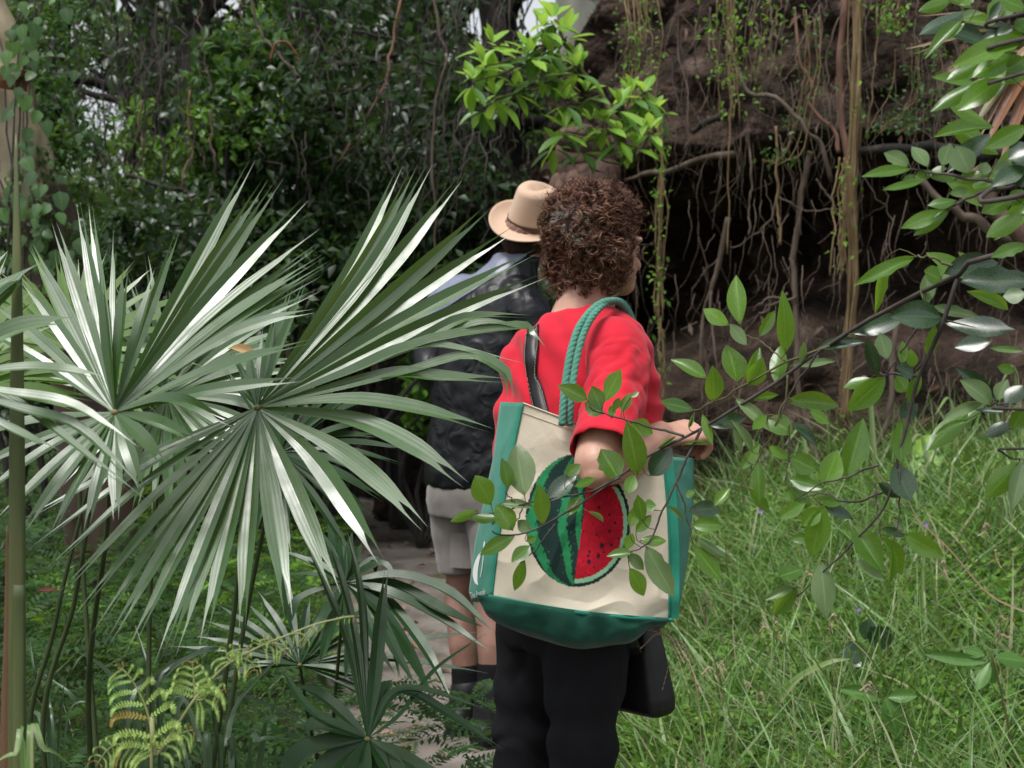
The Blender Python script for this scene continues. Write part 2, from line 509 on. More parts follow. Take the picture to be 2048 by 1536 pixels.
M['bank'] = noisy_mat('bank_earth', [(.28, (.011, .008, .0065)), (.45, (.030, .021, .016)), (.6, (.068, .046, .035)), (.78, (.15, .115, .095))], scale=3.6, detail=9, rough=.95, spec=.15, bump=1.0, bscale=18, bdist=.09)
bank = obj('earth_bank', fast_mesh('earth_bank', bv, np.array(bfq)), M['bank'])
tag(bank, 'steep eroded earth bank with a dark undercut hollow', kind='structure')

# ------------------------------------------------------------------ roots and hanging vines on the bank
def Z2(x, y): return (1300 + x * .36523, y * .36523)            # coordinates read off enlarged parts of the photograph
def Z1(x, y): return (1300 + x * .36523, 450 + y * .36523)
def rootd(px): return float(np.interp(px, [1200, 1300, 1400, 1500, 1700, 2100], [8.6, 7.7, 7.25, 6.95, 6.75, 6.6]))

def root(name, px_pts, w0, w1, mat, label, cat, group=None, dd=0.0, n=26, amp=.02, parent=None, bulge=0.0):
    pts = []
    for i, q in enumerate(px_pts):
        pts.append(P(q[0], q[1], rootd(q[0]) + dd - bulge * math.sin(math.pi * i / max(1, len(px_pts) - 1))))
    s = rootd(px_pts[0][0]) / F_PX * .36523 * .5
    sd = px_pts[0][0] * .37 + px_pts[0][1] * .11
    q = wobble(pts, n, amp, 3, sd)
    rad = [max(.002, (w0 + (w1 - w0) * i / n) * s * (1 + .22 * noise.noise(Vector((i * .45, sd, 0))))) for i in range(n + 1)]
    g = MB(); g.add(*tube_geo(q, rad, 7))
    o = g.build(name, mat, parent)
    if parent is None: tag(o, label, cat, group)
    return o, q

G1 = 'roots hanging from the earth bank'
trunk_root, _ = root('hanging_root', [Z2(1065, -160), Z2(1062, 100), Z2(1050, 400), Z2(1055, 700), Z2(1075, 900), Z2(1095, 1200), Z2(1110, 1500), Z1(1085, 700), Z1(1075, 1060)], 40, 30, M['root_red'],
     'thick straight reddish root running down the bank beside the tan vines', 'root', G1, -.12, 40, .015)
root('hanging_root', [Z2(880, 830), Z2(850, 950), Z2(825, 1100), Z2(800, 1350), Z1(795, 300), Z1(800, 800), Z1(840, 1050), Z1(935, 1320)], 34, 34, M['root'], 'long grey root curving down to the grass below the hollow', 'root', G1, -.1, 40, .02)
root('hanging_root', [Z1(1350, 500), Z1(1325, 800), Z1(1290, 1100), Z1(1200, 1250), Z1(1080, 1390)], 30, 34, M['root'], 'bent grey root foot curving left into the grass', 'root', G1, -.12, 30, .02)
root('hanging_root', [Z2(420, 230), Z2(480, 380), Z2(550, 505), Z2(680, 545), Z2(800, 650), Z2(880, 740), Z2(940, 800), Z2(990, 1000)], 22, 26, M['root'], 'pale arching root crossing the upper bank', 'root', G1, -.15, 40, .02, bulge=.12)
root('hanging_root', [Z2(680, 550), Z2(680, 680), Z2(720, 800), Z2(760, 930)], 13, 7, M['root'], 'thin pale rootlet dropping from the arching root', 'root', G1, -.2)
root('hanging_root', [Z2(790, 40), Z2(815, 300), Z2(850, 400), Z2(882, 480), Z2(870, 560), Z2(940, 650), Z2(1010, 720), Z2(1040, 830)], 16, 24, M['root_red'], 'zigzag orange brown root joining the thick straight root', 'root', G1, -.16, 40, .015)
root('hanging_root', [Z2(822, 330), Z2(745, 420), Z2(700, 490)], 12, 7, M['root'], 'short forked rootlet left of the zigzag root', 'root', G1, -.16, 14, .015)
root('hanging_root', [Z2(840, 440), Z2(815, 500), Z2(700, 560)], 12, 6, M['root'], 'lower short rootlet left of the zigzag root', 'root', G1, -.16, 14, .015)
root('hanging_root', [Z2(985, 660), Z2(970, 450), Z2(975, 280), Z2(1050, 60)], 12, 10, M['root'], 'thin grey root slanting up to the thick straight root', 'root', G1, -.18)
root('fallen_stick', [Z2(215, 290), Z2(330, 140), Z2(415, 35)], 28, 24, M['bark_dark'], 'dark stick leaning on the upper bank', 'stick', 'sticks lodged in the bank', -.1, 14, .02)
root('fallen_stick', [Z2(235, 720), Z2(330, 660), Z2(405, 620)], 34, 40, M['bark_dark'], 'short charred stick poking out of the pale soil', 'stick', 'sticks lodged in the bank', -.2, 12, .02)
root('ledge_root', [Z2(-300, 1010), Z2(-60, 970), Z2(200, 900), Z2(460, 850)], 24, 34, M['root'], 'dark level root along the ledge behind the curly haired person', 'root', None, -.1, 20, .03)
root('ledge_root', [Z2(1150, 830), Z2(1500, 800), Z2(1800, 850), Z2(2120, 840)], 50, 66, M['bark_dark'], 'dark fallen log lying along the lip of the hollow', 'log', None, -.2, 24, .03)
root('hanging_root', [Z2(700, 1080), Z2(630, 1240), Z2(450, 1360)], 14, 8, M['root'], 'thin root slanting left across the black hollow', 'root', G1, -.15, 16)
root('hanging_root', [Z2(690, 1070), Z2(850, 1150), Z2(1040, 1135)], 11, 7, M['root'], 'thin root reaching right across the black hollow', 'root', G1, -.15, 16)
root('hanging_root', [Z2(910, 980), Z2(980, 1080), Z2(1090, 1240)], 14, 10, M['root'], 'grey root slanting behind the thick straight root', 'root', G1, .05, 16)
root('hanging_root', [Z2(1170, 970), Z2(1260, 1110), Z2(1350, 1240)], 10, 6, M['root'], 'thin twig like root slanting down right of the tan vines', 'root', G1, -.1, 12)
root('hanging_root', [Z2(440, -60), Z2(445, 300), Z2(440, 700), Z2(420, 1400)], 10, 8, M['vine_tan'], 'very long thin tan runner hanging down the pale soil', 'root', G1, -.3, 30)
root('hanging_root', [Z2(150, -40), Z2(165, 300), Z2(205, 600), Z2(190, 820), Z2(150, 920)], 9, 6, M['root'], 'thin crooked runner left of the charred stick', 'root', G1, -.25, 30)
root('hanging_root', [Z2(540, 700), Z2(545, 900), Z2(555, 1100), Z2(525, 1290)], 14, 12, M['root'], 'grey rootlet hanging at the edge of the hollow', 'root', G1, -.25, 24)
root('hanging_root', [Z2(690, 690), Z2(700, 950), Z2(700, 1150), Z2(715, 1340)], 14, 16, M['vine_tan'], 'tan rootlet with a ragged tip hanging in the hollow', 'root', G1, -.25, 24)
root('hanging_root', [Z2(1245, 40), Z2(1240, 250), Z2(1232, 470), Z2(1190, 750)], 10, 8, M['vine_tan'], 'thin tan runner right of the vine bundle', 'root', G1, -.15, 24)
root('hanging_root', [Z2(580, -60), Z2(572, 100), Z2(595, 180), Z2(616, 285)], 16, 9, M['root'], 'pale kinked root at the top of the bank', 'root', G1, -.25, 16)
root('hanging_root', [Z2(640, -60), Z2(660, 80), Z2(670, 300), Z2(655, 490)], 12, 16, M['root'], 'straight grey root beside the kinked one', 'root', G1, -.2, 18)
root('hanging_root', [Z2(330, 40), Z2(320, 200), Z2(340, 340)], 10, 6, M['root'], 'thin pale rootlet above the leaning stick', 'root', G1, -.2, 14)
root('hanging_root', [Z1(430, -40), Z1(375, 190), Z1(335, 350), Z1(292, 470), Z1(285, 700), Z1(290, 980)], 34, 12, M['root'], 'forking grey root hanging left of the glossy branch', 'root', G1, -.15, 34, .015)
root('hanging_root', [Z1(335, 360), Z1(330, 560), Z1(360, 750), Z1(375, 960)], 16, 9, M['root'], 'thin second leg of the forking grey root', 'root', G1, -.15, 22, .015)
root('hanging_root', [Z1(370, 190), Z1(300, 260), Z1(230, 350)], 10, 5, M['root'], 'short side rootlet of the forking grey root', 'root', G1, -.15, 12, .01)
for k, (a, b, c) in enumerate([((545, 560), (650, 440), (790, 400)), ((560, 470), (640, 410), (760, 380)), ((530, 530), (620, 470), (700, 420))]):
    root('root_tuft', [Z1(*a), Z1(*b), Z1(*c)], 8, 16, M['root'], 'fibrous root tuft fanning out of the soil below the hollow', 'root', 'fibrous roots below the hollow', -.12, 16, .02)
root('leaning_trunk', [Z2(1480, 980), Z2(1640, 1140), Z2(1800, 1225), Z2(1980, 1330), Z2(2150, 1420)], 40, 66, M['root'], 'slim grey trunk leaning across the black hollow', 'trunk', None, -.35, 26, .02)
root('leaning_trunk', [Z2(1760, 930), Z2(1890, 1130), Z2(2060, 1330), Z2(2250, 1560)], 90, 120, M['bark_red'], 'thick pale brown trunk leaning out of the hollow', 'trunk', None, -.45, 26, .02)

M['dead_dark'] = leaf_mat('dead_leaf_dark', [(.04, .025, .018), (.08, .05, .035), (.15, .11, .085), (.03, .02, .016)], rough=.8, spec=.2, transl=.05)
# bundles of tan climbing stems, each bundle one plant
def bundle(label, px_pts, nstr, spread, w, dd, leafy=0, leafmat=None):
    base = P(px_pts[-1][0], px_pts[-1][1], rootd(px_pts[-1][0]) + dd)
    t = thing('hanging_vine', base, label, 'vine', 'vine bundles on the bank')
    for k in range(nstr):
        o = random.gauss(0, spread)
        q = [(p[0] + o * (.6 + .6 * random.random()), p[1] + random.uniform(-12, 12)) for p in px_pts]
        root('stem', q, w * random.uniform(.6, 1.4), w * random.uniform(.5, 1.1), M['vine_tan'], None, None, None, dd + random.uniform(-.08, .08), 34, .018, t)
    if leafy:
        tv, tf, uv = leaf_geo(3, .3, .2)
        n = leafy
        ii = RNG.random(n) * (len(px_pts) - 1)
        T = []
        for u in ii:
            k = int(u); f = u - k
            a, b = px_pts[k], px_pts[min(k + 1, len(px_pts) - 1)]
            px = a[0] + (b[0] - a[0]) * f + random.gauss(0, spread * 1.6)
            T.append(P(px, a[1] + (b[1] - a[1]) * f, rootd(px) + dd - .05 + random.gauss(0, .06)))
        D = RNG.normal(size=(n, 3)) + np.array([0, -.3, -.3]); Nn = RNG.normal(size=(n, 3)) * .5 + np.array([0, -.4, 1])
        L = RNG.uniform(.015, .036, n)
        o = obj('foliage', scatter_mesh('foliage', tv, tf, frames_np(D, Nn, L, L * .55), np.array([tuple(x) for x in T]), True, uv), leafmat or M['herb'], t)
        o['kind'] = 'stuff'
    return t

bundle('thick bundle of tan vine stems beside the straight reddish root', [Z2(1150, -120), Z2(1140, 300), Z2(1130, 700), Z2(1115, 1100), Z2(1120, 1500), Z1(1090, 700), Z1(1075, 1080)], 15, 7, 10, -.2, 30)
bundle('loose tan runner bundle with pale green leaves beside the curly hair', [Z2(30, 560), Z2(60, 900), Z2(55, 1200), Z2(40, 1500), Z1(40, 520)], 9, 7, 8, -.5, 130)
bundle('frayed tan vine tip ending above the grass behind the tote', [Z1(50, 540), Z1(62, 720), Z1(66, 960)], 4, 4, 8, -.5, 20)
bundle('frayed tan vine tip hanging in the hollow', [Z2(1070, 880), Z2(1050, 1050), Z2(1045, 1250), Z2(1030, 1480)], 6, 5, 9, -.3, 40)
bundle('yellow green trailing creeper at the top of the bank', [Z2(-80, -60), Z2(-60, 200), Z2(-90, 420), Z2(-60, 700)], 10, 16, 7, -.6, 240, M['far_light'])
bundle('trailing creeper with small leaves over the pale soil', [Z2(420, -20), Z2(430, 200), Z2(440, 420), Z2(450, 640)], 6, 18, 5, -.35, 170)
bundle('trailing creeper with dark leaves above the log', [Z2(1520, 250), Z2(1500, 480), Z2(1420, 620), Z2(1300, 730)], 5, 26, 4, -.3, 260, M['far'])
bundle('trailing creeper at the top right of the bank', [Z2(1330, -40), Z2(1310, 80), Z2(1330, 180)], 5, 14, 6, -.3, 120, M['far_light'])
bundle('small creeper on the dark soil beside the kinked root', [Z2(640, -20), Z2(600, 150), Z2(560, 420)], 4, 26, 5, -.2, 110)
bundle('creeper strands hanging between the zigzag root and the hollow', [Z2(870, 80), Z2(880, 400), Z2(760, 820), Z2(640, 900)], 5, 16, 6, -.2, 160, M['far'])

M['rootlet'] = noisy_mat('rootlet', [(.3, (.06, .042, .03)), (.7, (.20, .155, .12))], scale=2.5, rough=.9, bump=0)
# uncountable fine rootlets on the bank face
g = MB()
for k in range(520):
    px = random.uniform(1240, 2080)
    py = random.choice([random.uniform(-40, 300), random.uniform(-40, 420), random.uniform(150, 800), random.gauss(600, 120)])
    L = random.uniform(30, 190)
    d = rootd(px) + random.uniform(-.25, .02)
    a = P(px, py, d); b = P(px + random.gauss(0, 14), py + L * .5, d - .03); c = P(px + random.gauss(0, 26), py + L, d + random.uniform(-.05, .1))
    g.add(*tube_geo(wobble([a, b, c], 9, .013, 3, k * 1.3), [random.uniform(.0009, .0026), .0008], 4, False))
o = g.build('rootlets', M['rootlet'])
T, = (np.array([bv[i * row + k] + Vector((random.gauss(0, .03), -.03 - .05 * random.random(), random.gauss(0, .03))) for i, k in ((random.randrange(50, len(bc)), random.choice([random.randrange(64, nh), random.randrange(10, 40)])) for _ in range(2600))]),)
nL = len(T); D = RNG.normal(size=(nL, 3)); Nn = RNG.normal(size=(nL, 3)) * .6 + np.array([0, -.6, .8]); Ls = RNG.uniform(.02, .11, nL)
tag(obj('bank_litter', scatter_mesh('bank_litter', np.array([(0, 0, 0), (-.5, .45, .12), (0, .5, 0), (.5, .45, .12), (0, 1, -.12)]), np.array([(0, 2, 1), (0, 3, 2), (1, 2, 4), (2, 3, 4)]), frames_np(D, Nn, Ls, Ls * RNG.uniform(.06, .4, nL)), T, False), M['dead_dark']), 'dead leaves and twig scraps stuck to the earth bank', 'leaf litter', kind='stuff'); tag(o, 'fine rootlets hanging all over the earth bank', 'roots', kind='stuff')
# ------------------------------------------------------------------ people
def loft(mb, rings, n=22, sup=2.0):
    """closed skin through rings (centre, half-axis, half-axis)"""
    v, f = [], []
    for c, ax, ay in rings:
        for k in range(n):
            a = 2 * math.pi * k / n
            ca, sa = math.cos(a), math.sin(a)
            e = 2.0 / sup
            v.append(Vector(c) + Vector(ax) * math.copysign(abs(ca) ** e, ca) + Vector(ay) * math.copysign(abs(sa) ** e, sa))
    m = len(rings)
    for i in range(m - 1):
        for k in range(n):
            k2 = (k + 1) % n
            f.append((i * n + k, i * n + k2, (i + 1) * n + k2, (i + 1) * n + k))
    f.append(tuple(range(n - 1, -1, -1))); f.append(tuple((m - 1) * n + k for k in range(n)))
    mb.add(v, f)

def limb(mb, pts, radii, n=16, seg=10):
    q = catmull(pts, seg)
    r = np.interp(np.linspace(0, 1, seg + 1), np.linspace(0, 1, len(radii)), radii)
    v, f, uv = tube_geo(q, list(r), n)
    mb.add(v, f)
    for p, rr in ((q[0], r[0]), (q[-1], r[-1])): ball(mb, p, (rr,) * 3)

def ball(mb, c, rad, ax=None, nu=16, nv=10):
    X, Y, Z = ax or (Vector((1, 0, 0)), Vector((0, 1, 0)), Vector((0, 0, 1)))
    v, f = [], []
    for i in range(nv + 1):
        t = math.pi * i / nv
        for k in range(nu):
            a = 2 * math.pi * k / nu
            v.append(Vector(c) + X * rad[0] * math.sin(t) * math.cos(a) + Y * rad[1] * math.sin(t) * math.sin(a) + Z * rad[2] * math.cos(t))
    for i in range(nv):
        for k in range(nu):
            k2 = (k + 1) % nu
            f.append((i * nu + k, (i + 1) * nu + k, (i + 1) * nu + k2, i * nu + k2))
    mb.add(v, f)

def organic(name, mb, voxel, iters, mat, parent, disp=None):
    o = obj(name, fast_mesh(name, mb.v, mb.f), mat, parent)
    bm = bmesh.new(); bm.from_mesh(o.data); bmesh.ops.remove_doubles(bm, verts=bm.verts, dist=1e-6); bm.to_mesh(o.data); bm.free()
    r = o.modifiers.new('r', 'REMESH'); r.mode = 'VOXEL'; r.voxel_size = voxel
    s = o.modifiers.new('s', 'SMOOTH'); s.factor = .5; s.iterations = iters
    bake(o)
    me = o.data
    if disp:
        me.update()
        nn = len(me.vertices)
        co = np.empty(nn * 3, dtype=np.float32); me.vertices.foreach_get('co', co); co = co.reshape(-1, 3)
        no = np.array([tuple(v.normal) for v in me.vertices])
        d = np.array([disp(Vector(c), Vector(q)) for c, q in zip(co.tolist(), no.tolist())], dtype=np.float32)
        me.vertices.foreach_set('co', (co + no * d[:, None]).astype(np.float32).ravel())
    me.polygons.foreach_set('use_smooth', np.ones(len(me.polygons), dtype=bool))
    if len(me.materials) == 0: me.materials.append(mat)
    me.update()
    return o

def hand(mb, wrist, d, back, s=1.0, side=1, curl=1.0, rw=.026):
    """palm, four fingers and a thumb; d = along the hand, back = out of the back of the hand"""
    d = Vector(d).normalized(); back = (Vector(back) - d * Vector(back).dot(d)).normalized(); x = d.cross(back) * side
    w = Vector(wrist)
    loft(mb, [(w - d * .01, x * rw, back * .019), (w + d * .03 * s, x * .034 * s, back * .017 * s), (w + d * .07 * s, x * .041 * s, back * .015 * s),
              (w + d * .09 * s, x * .040 * s, back * .013 * s)], 14)
    for k, (o, L) in enumerate(((-.030, .066), (-.010, .078), (.011, .073), (.031, .058))):
        p = w + d * (.082 - .004 * abs(k - 1.3)) * s + x * o * s
        a = .25; pts = [p]; dd = d
        for j, fr in enumerate((.45, .32, .23)):
            ang = curl * (.55, .9, .7)[j]
            dd = (dd * math.cos(ang) - back * math.sin(ang)).normalized() if j == 0 else (dd * math.cos(ang) + dd.cross(x * side).normalized() * -math.sin(ang)).normalized() if False else dd
            if j:
                perp = (back * dd.dot(d) - d * dd.dot(back))
                perp = perp.normalized() if perp.length > 1e-6 else back
                dd = (dd * math.cos(ang) - perp * math.sin(ang)).normalized()
            p = p + dd * L * fr * s; pts.append(p)
        limb(mb, pts, [.0098 * s, .0092 * s, .0085 * s, .0072 * s], 10, 9)
    p = w + d * .025 * s - x * .032 * s
    q = p + (d * .6 - x * .55 - back * .5).normalized() * .038 * s
    r = q + (d * .85 - x * .1 - back * .5).normalized() * .03 * s
    limb(mb, [p, q, r], [.014 * s, .011 * s, .0085 * s], 10, 8)

def head(mb, c, f, up, s=1.0):
    """skull, jaw, nose, lips, brows and ears; c = centre of the cranium"""
    f = Vector(f).normalized(); up = (Vector(up) - f * Vector(up).dot(f)).normalized(); r = f.cross(up)
    A = (r, f, up); c = Vector(c)
    ball(mb, c + up * .018 * s - f * .012 * s, (.074 * s, .092 * s, .088 * s), A)
    ball(mb, c - up * .035 * s + f * .03 * s, (.062 * s, .058 * s, .075 * s), A)
    ball(mb, c - up * .088 * s + f * .058 * s, (.033 * s, .028 * s, .024 * s), A)
    ball(mb, c - up * .06 * s + f * .02 * s, (.060 * s, .055 * s, .040 * s), A)
    limb(mb, [c - up * .005 * s + f * .082 * s, c - up * .045 * s + f * .102 * s], [.008 * s, .014 * s], 10, 5)
    ball(mb, c - up * .072 * s + f * .083 * s, (.022 * s, .010 * s, .008 * s), A)
    ball(mb, c - up * .084 * s + f * .082 * s, (.018 * s, .010 * s, .008 * s), A)
    for q in (-1, 1):
        ball(mb, c + up * .012 * s + f * .078 * s + r * q * .03 * s, (.024 * s, .012 * s, .009 * s), A)
        ball(mb, c - up * .008 * s + f * .074 * s + r * q * .031 * s, (.014 * s, .011 * s, .011 * s), A)
        ball(mb, c - up * .022 * s - f * .002 * s + r * q * .074 * s, (.011 * s, .019 * s, .032 * s), A)
        ball(mb, c - up * .045 * s + f * .004 * s + r * q * .072 * s, (.008 * s, .010 * s, .012 * s), A)

def skin_mat(name, c1, c2):
    m, nt, b, out = mat_base(name)
    tc = nt.nodes.new('ShaderNodeTexCoord'); nz = N(nt, 'ShaderNodeTexNoise', Scale=18.0, Detail=5.0)
    nt.links.new(tc.outputs['Object'], nz.inputs['Vector'])
    nt.links.new(ramp(nt, nz.outputs[0], [(.35, c1), (.65, c2)]), b.inputs['Base Color'])
    b.inputs['Roughness'].default_value = .48
    b.inputs['Subsurface Weight'].default_value = .12
    b.inputs['Subsurface Radius'].default_value = (.01, .004, .002)
    b.inputs['Subsurface Scale'].default_value = .5
    n2 = N(nt, 'ShaderNodeTexNoise', Scale=160.0, Detail=3.0); nt.links.new(tc.outputs['Object'], n2.inputs['Vector'])
    bp = N(nt, 'ShaderNodeBump', Strength=.25, Distance=.002); nt.links.new(n2.outputs[0], bp.inputs['Height']); nt.links.new(bp.outputs[0], b.inputs['Normal'])
    return m

def cloth_mat(name, col, col2, rough=.85, weave=900.0, bump=.3, sheen=.2, fold=0.0, fscale=10.0, spec=.3):
    m, nt, b, out = mat_base(name)
    tc = nt.nodes.new('ShaderNodeTexCoord')
    nz = N(nt, 'ShaderNodeTexNoise', Scale=7.0, Detail=5.0); nt.links.new(tc.outputs['Object'], nz.inputs['Vector'])
    nt.links.new(ramp(nt, nz.outputs[0], [(.35, col), (.65, col2)]), b.inputs['Base Color'])
    b.inputs['Roughness'].default_value = rough; b.inputs['Specular IOR Level'].default_value = spec
    b.inputs['Sheen Weight'].default_value = sheen; b.inputs['Sheen Roughness'].default_value = .5
    wv = N(nt, 'ShaderNodeTexNoise', Scale=weave / 4, Detail=2.0)
    nt.links.new(tc.outputs['Object'], wv.inputs['Vector'])
    bp = N(nt, 'ShaderNodeBump', Strength=bump, Distance=.0015); nt.links.new(wv.outputs[0], bp.inputs['Height'])
    if fold:
        nf = N(nt, 'ShaderNodeTexNoise', Scale=fscale, Detail=3.0, Distortion=1.6)
        try: nf.noise_type = 'RIDGED_MULTIFRACTAL'
        except Exception: pass
        nt.links.new(tc.outputs['Object'], nf.inputs['Vector'])
        b2 = N(nt, 'ShaderNodeBump', Strength=fold, Distance=.012); nt.links.new(nf.outputs[0], b2.inputs['Height'])
        nt.links.new(b2.outputs[0], bp.inputs['Normal'])
    nt.links.new(bp.outputs[0], b.inputs['Normal'])
    return m

M['skin_w'] = skin_mat('skin', (.42, .22, .16), (.52, .30, .22))
M['skin_m'] = skin_mat('skin_tanned', (.19, .10, .073), (.26, .14, .105))
M['red'] = cloth_mat('red_jersey', (.46, .005, .020), (.54, .009, .030), .85, 6000, .08, .12)
M['black_cloth'] = cloth_mat('black_trousers', (.008, .008, .010), (.012, .012, .015), .85, 6000, .1, .0, .3, 9.0, .2)
M['jacket'] = cloth_mat('black_nylon', (.0035, .004, .006), (.006, .0065, .009), .42, 2200, .05, .0, .45, 16.0, .32)
M['jacket_yoke'] = cloth_mat('grey_blue_nylon', (.13, .15, .21), (.17, .19, .26), .4, 2200, .05, .05, .6, 9.0, .5)  # sky sheen of the black jacket, put into the colour
M['khaki'] = cloth_mat('grey_brown_cotton', (.15, .135, .12), (.19, .172, .157), .85, 1800, .2, .2, .25, 8.0)
M['felt'] = noisy_mat('hat_felt', [(.3, (.46, .31, .215)), (.7, (.53, .37, .26))], scale=6, rough=.9, bump=.15, bscale=160, bdist=.001, sheen=.3)
M['hatband'] = noisy_mat('hat_band_leather', [(.3, (.05, .022, .016)), (.7, (.08, .035, .025))], scale=20, rough=.5, bump=.2, bdist=.001)
M['leather'] = noisy_mat('black_leather', [(.3, (.006, .006, .007)), (.7, (.011, .011, .012))], scale=40, rough=.42, spec=.4, bump=.2, bdist=.0008)
M['stitch'] = noisy_mat('stitching', [(.3, (.3, .28, .25)), (.7, (.4, .38, .34))], scale=40, rough=.8, bump=0)
M['hair'] = leaf_mat('curly_hair', [(.042, .017, .010), (.075, .031, .017), (.135, .061, .033), (.26, .135, .072)], rough=.4, spec=.42, transl=.0)
M['hair_core'] = noisy_mat('hair_mass', [(.3, (.02, .009, .006)), (.7, (.045, .02, .012))], scale=30, rough=.8, bump=.6, bdist=.01)
M['hair_grey'] = leaf_mat('grey_hair', [(.11, .075, .06), (.22, .18, .155), (.33, .29, .26)], rough=.5, spec=.3, transl=.0)
M['sock'] = cloth_mat('black_sock', (.006, .006, .007), (.01, .01, .011), .9, 900, .6, .0, 0, 10, .1)
M['boot'] = noisy_mat('boot_leather', [(.3, (.006, .006, .007)), (.7, (.012, .012, .013))], scale=30, rough=.55, bump=.3, bdist=.002)

# ---------- person in red ----------
def W(px, py, dd=0.0): return P(px, py, 2.9 + dd)
a_ = math.radians(42)
f_ = Vector((math.sin(a_), math.cos(a_), 0)); r_ = Vector((math.cos(a_), -math.sin(a_), 0)); u_ = Vector((0, 0, 1))
foot = W(1130, 2025, .02); foot.z = gz(foot.x, foot.y)
woman = thing('person', foot, 'person with short curly brown hair and red short sleeved top, seen from behind', 'person')

hf = Vector((.80, .60, .06)).normalized()
hc = W(1201, 494, .0)
SH_R, SH_L = W(1243, 682, -.12), W(1072, 720, .14)
EL_R, WR_R = W(1192, 930, -.30), W(1318, 874, -.13)
b = MB()
head(b, hc, hf, (0, 0, 1), .90)
limb(b, [W(1155, 660, .0), W(1178, 590, .0), W(1192, 530, .0)], [.064, .056, .055])
loft(b, [(W(1152, 660), r_ * .08, f_ * .055), (W(1150, 700), r_ * .135, f_ * .075), (W(1155, 780), r_ * .145, f_ * .10), (W(1158, 900), r_ * .14, f_ * .11),
         (W(1150, 1050), r_ * .13, f_ * .10), (W(1140, 1180), r_ * .135, f_ * .10), (W(1135, 1260), r_ * .12, f_ * .09)])
limb(b, [W(1190, 690, -.05), SH_R + Vector((-.008, 0, -.022)), W(1216, 800, -.21), EL_R], [.034, .036, .043, .041])
limb(b, [EL_R, W(1252, 914, -.22), WR_R], [.041, .045, .030])
ball(b, EL_R + Vector((-.002, -.016, -.016)), (.028, .028, .026))
limb(b, [W(1110, 715, .07), SH_L + Vector((.01, 0, -.02)), W(1062, 850, .16), W(1055, 960, .14)], [.042, .042, .042, .04])
WR_L = W(1120, 1010, .30)
limb(b, [W(1055, 960, .14), W(1080, 990, .24), WR_L], [.042, .038, .028])
hand(b, WR_R, (.78, .42, .10), (-.25, -.55, .85), 1.02, 1, 1.15, .028)
hand(b, WR_L, f_, (0, -.2, 1), 1.0, -1, .6)
for (h, k, an) in ((W(1190, 1260, -.05), W(1165, 1640, -.07), W(1160, 1960, -.03)), (W(1085, 1260, .06), W(1045, 1640, .05), W(1045, 1960, .08))):
    limb(b, [h, k, an], [.055, .038, .032], 14, 14)
    limb(b, [an, an + f_ * .13 - u_ * .05], [.036, .03])
body = organic('body', b, .0042, 3, M['skin_w'], woman)

def shirt_fold(c, n):
    d = .003 + .0065 * noise.noise(Vector((c.x * 13, c.y * 13, c.z * 4))) + .003 * noise.noise(Vector((c.x * 30, c.y * 30, c.z * 14)))
    # drag lines fanning from the shoulder and ruckles in the crook of the sleeve
    q = c - EL_R
    k = math.exp(-(q.length / .17) ** 2)
    d += .0042 * k * math.sin((c.z * .8 + c.x * 1.0 - c.y * .3) * 100 + 3 * noise.noise(c * 12))
    q = c - W(1300, 780, -.06)
    d += .0045 * math.exp(-(q.length / .13) ** 2) * math.sin((c.z * 1.0 + c.x * .35) * 120 + 3 * noise.noise(c * 9))
    q = c - W(1060, 760, .02)
    d += .008 * math.exp(-(q.length / .14) ** 2) * math.sin((c.x * 1.0 + c.z * .5) * 110 + 2.5 * noise.noise(c * 8))
    return d
s_ = MB()
loft(s_, [(W(1160, 622, -.005), (r_ + u_ * .14) * .066, f_ * .058), (W(1156, 640), (r_ + u_ * .14) * .10, f_ * .072), (W(1152, 668), (r_ + u_ * .10) * .150, f_ * .092), (W(1154, 700), r_ * .168, f_ * .106),
          (W(1160, 780), r_ * .172, f_ * .130), (W(1158, 860), r_ * .176, f_ * .150), (W(1155, 980), r_ * .178, f_ * .150), (W(1146, 1100), r_ * .192, f_ * .150), (W(1140, 1180), r_ * .20, f_ * .15)], 28)
def sleeve(mb, p0, p1, p2, hem, r0, r1, r2, r3):
    t1 = (p1 - p0).normalized(); t2 = (hem - p1).normalized()
    rr = []
    for p, t, r in ((p0, t1, r0), (p1, (t1 + t2).normalized(), r1), (p2, t2, r2), (hem, t2, r3)):
        x = t.cross(Vector((0, 1, 0))).normalized(); y = t.cross(x)
        rr.append((p, x * r, y * r))
    loft(mb, rr, 22)
ball(s_, W(1222, 692, -.105), (.052, .052, .050))
sleeve(s_, W(1122, 690, .07), W(1072, 726, .14), W(1062, 800, .155), W(1056, 880, .155), .056, .060, .056, .056)
shirt = organic('red_top', s_, .0052, 6, M['red'], woman, shirt_fold)
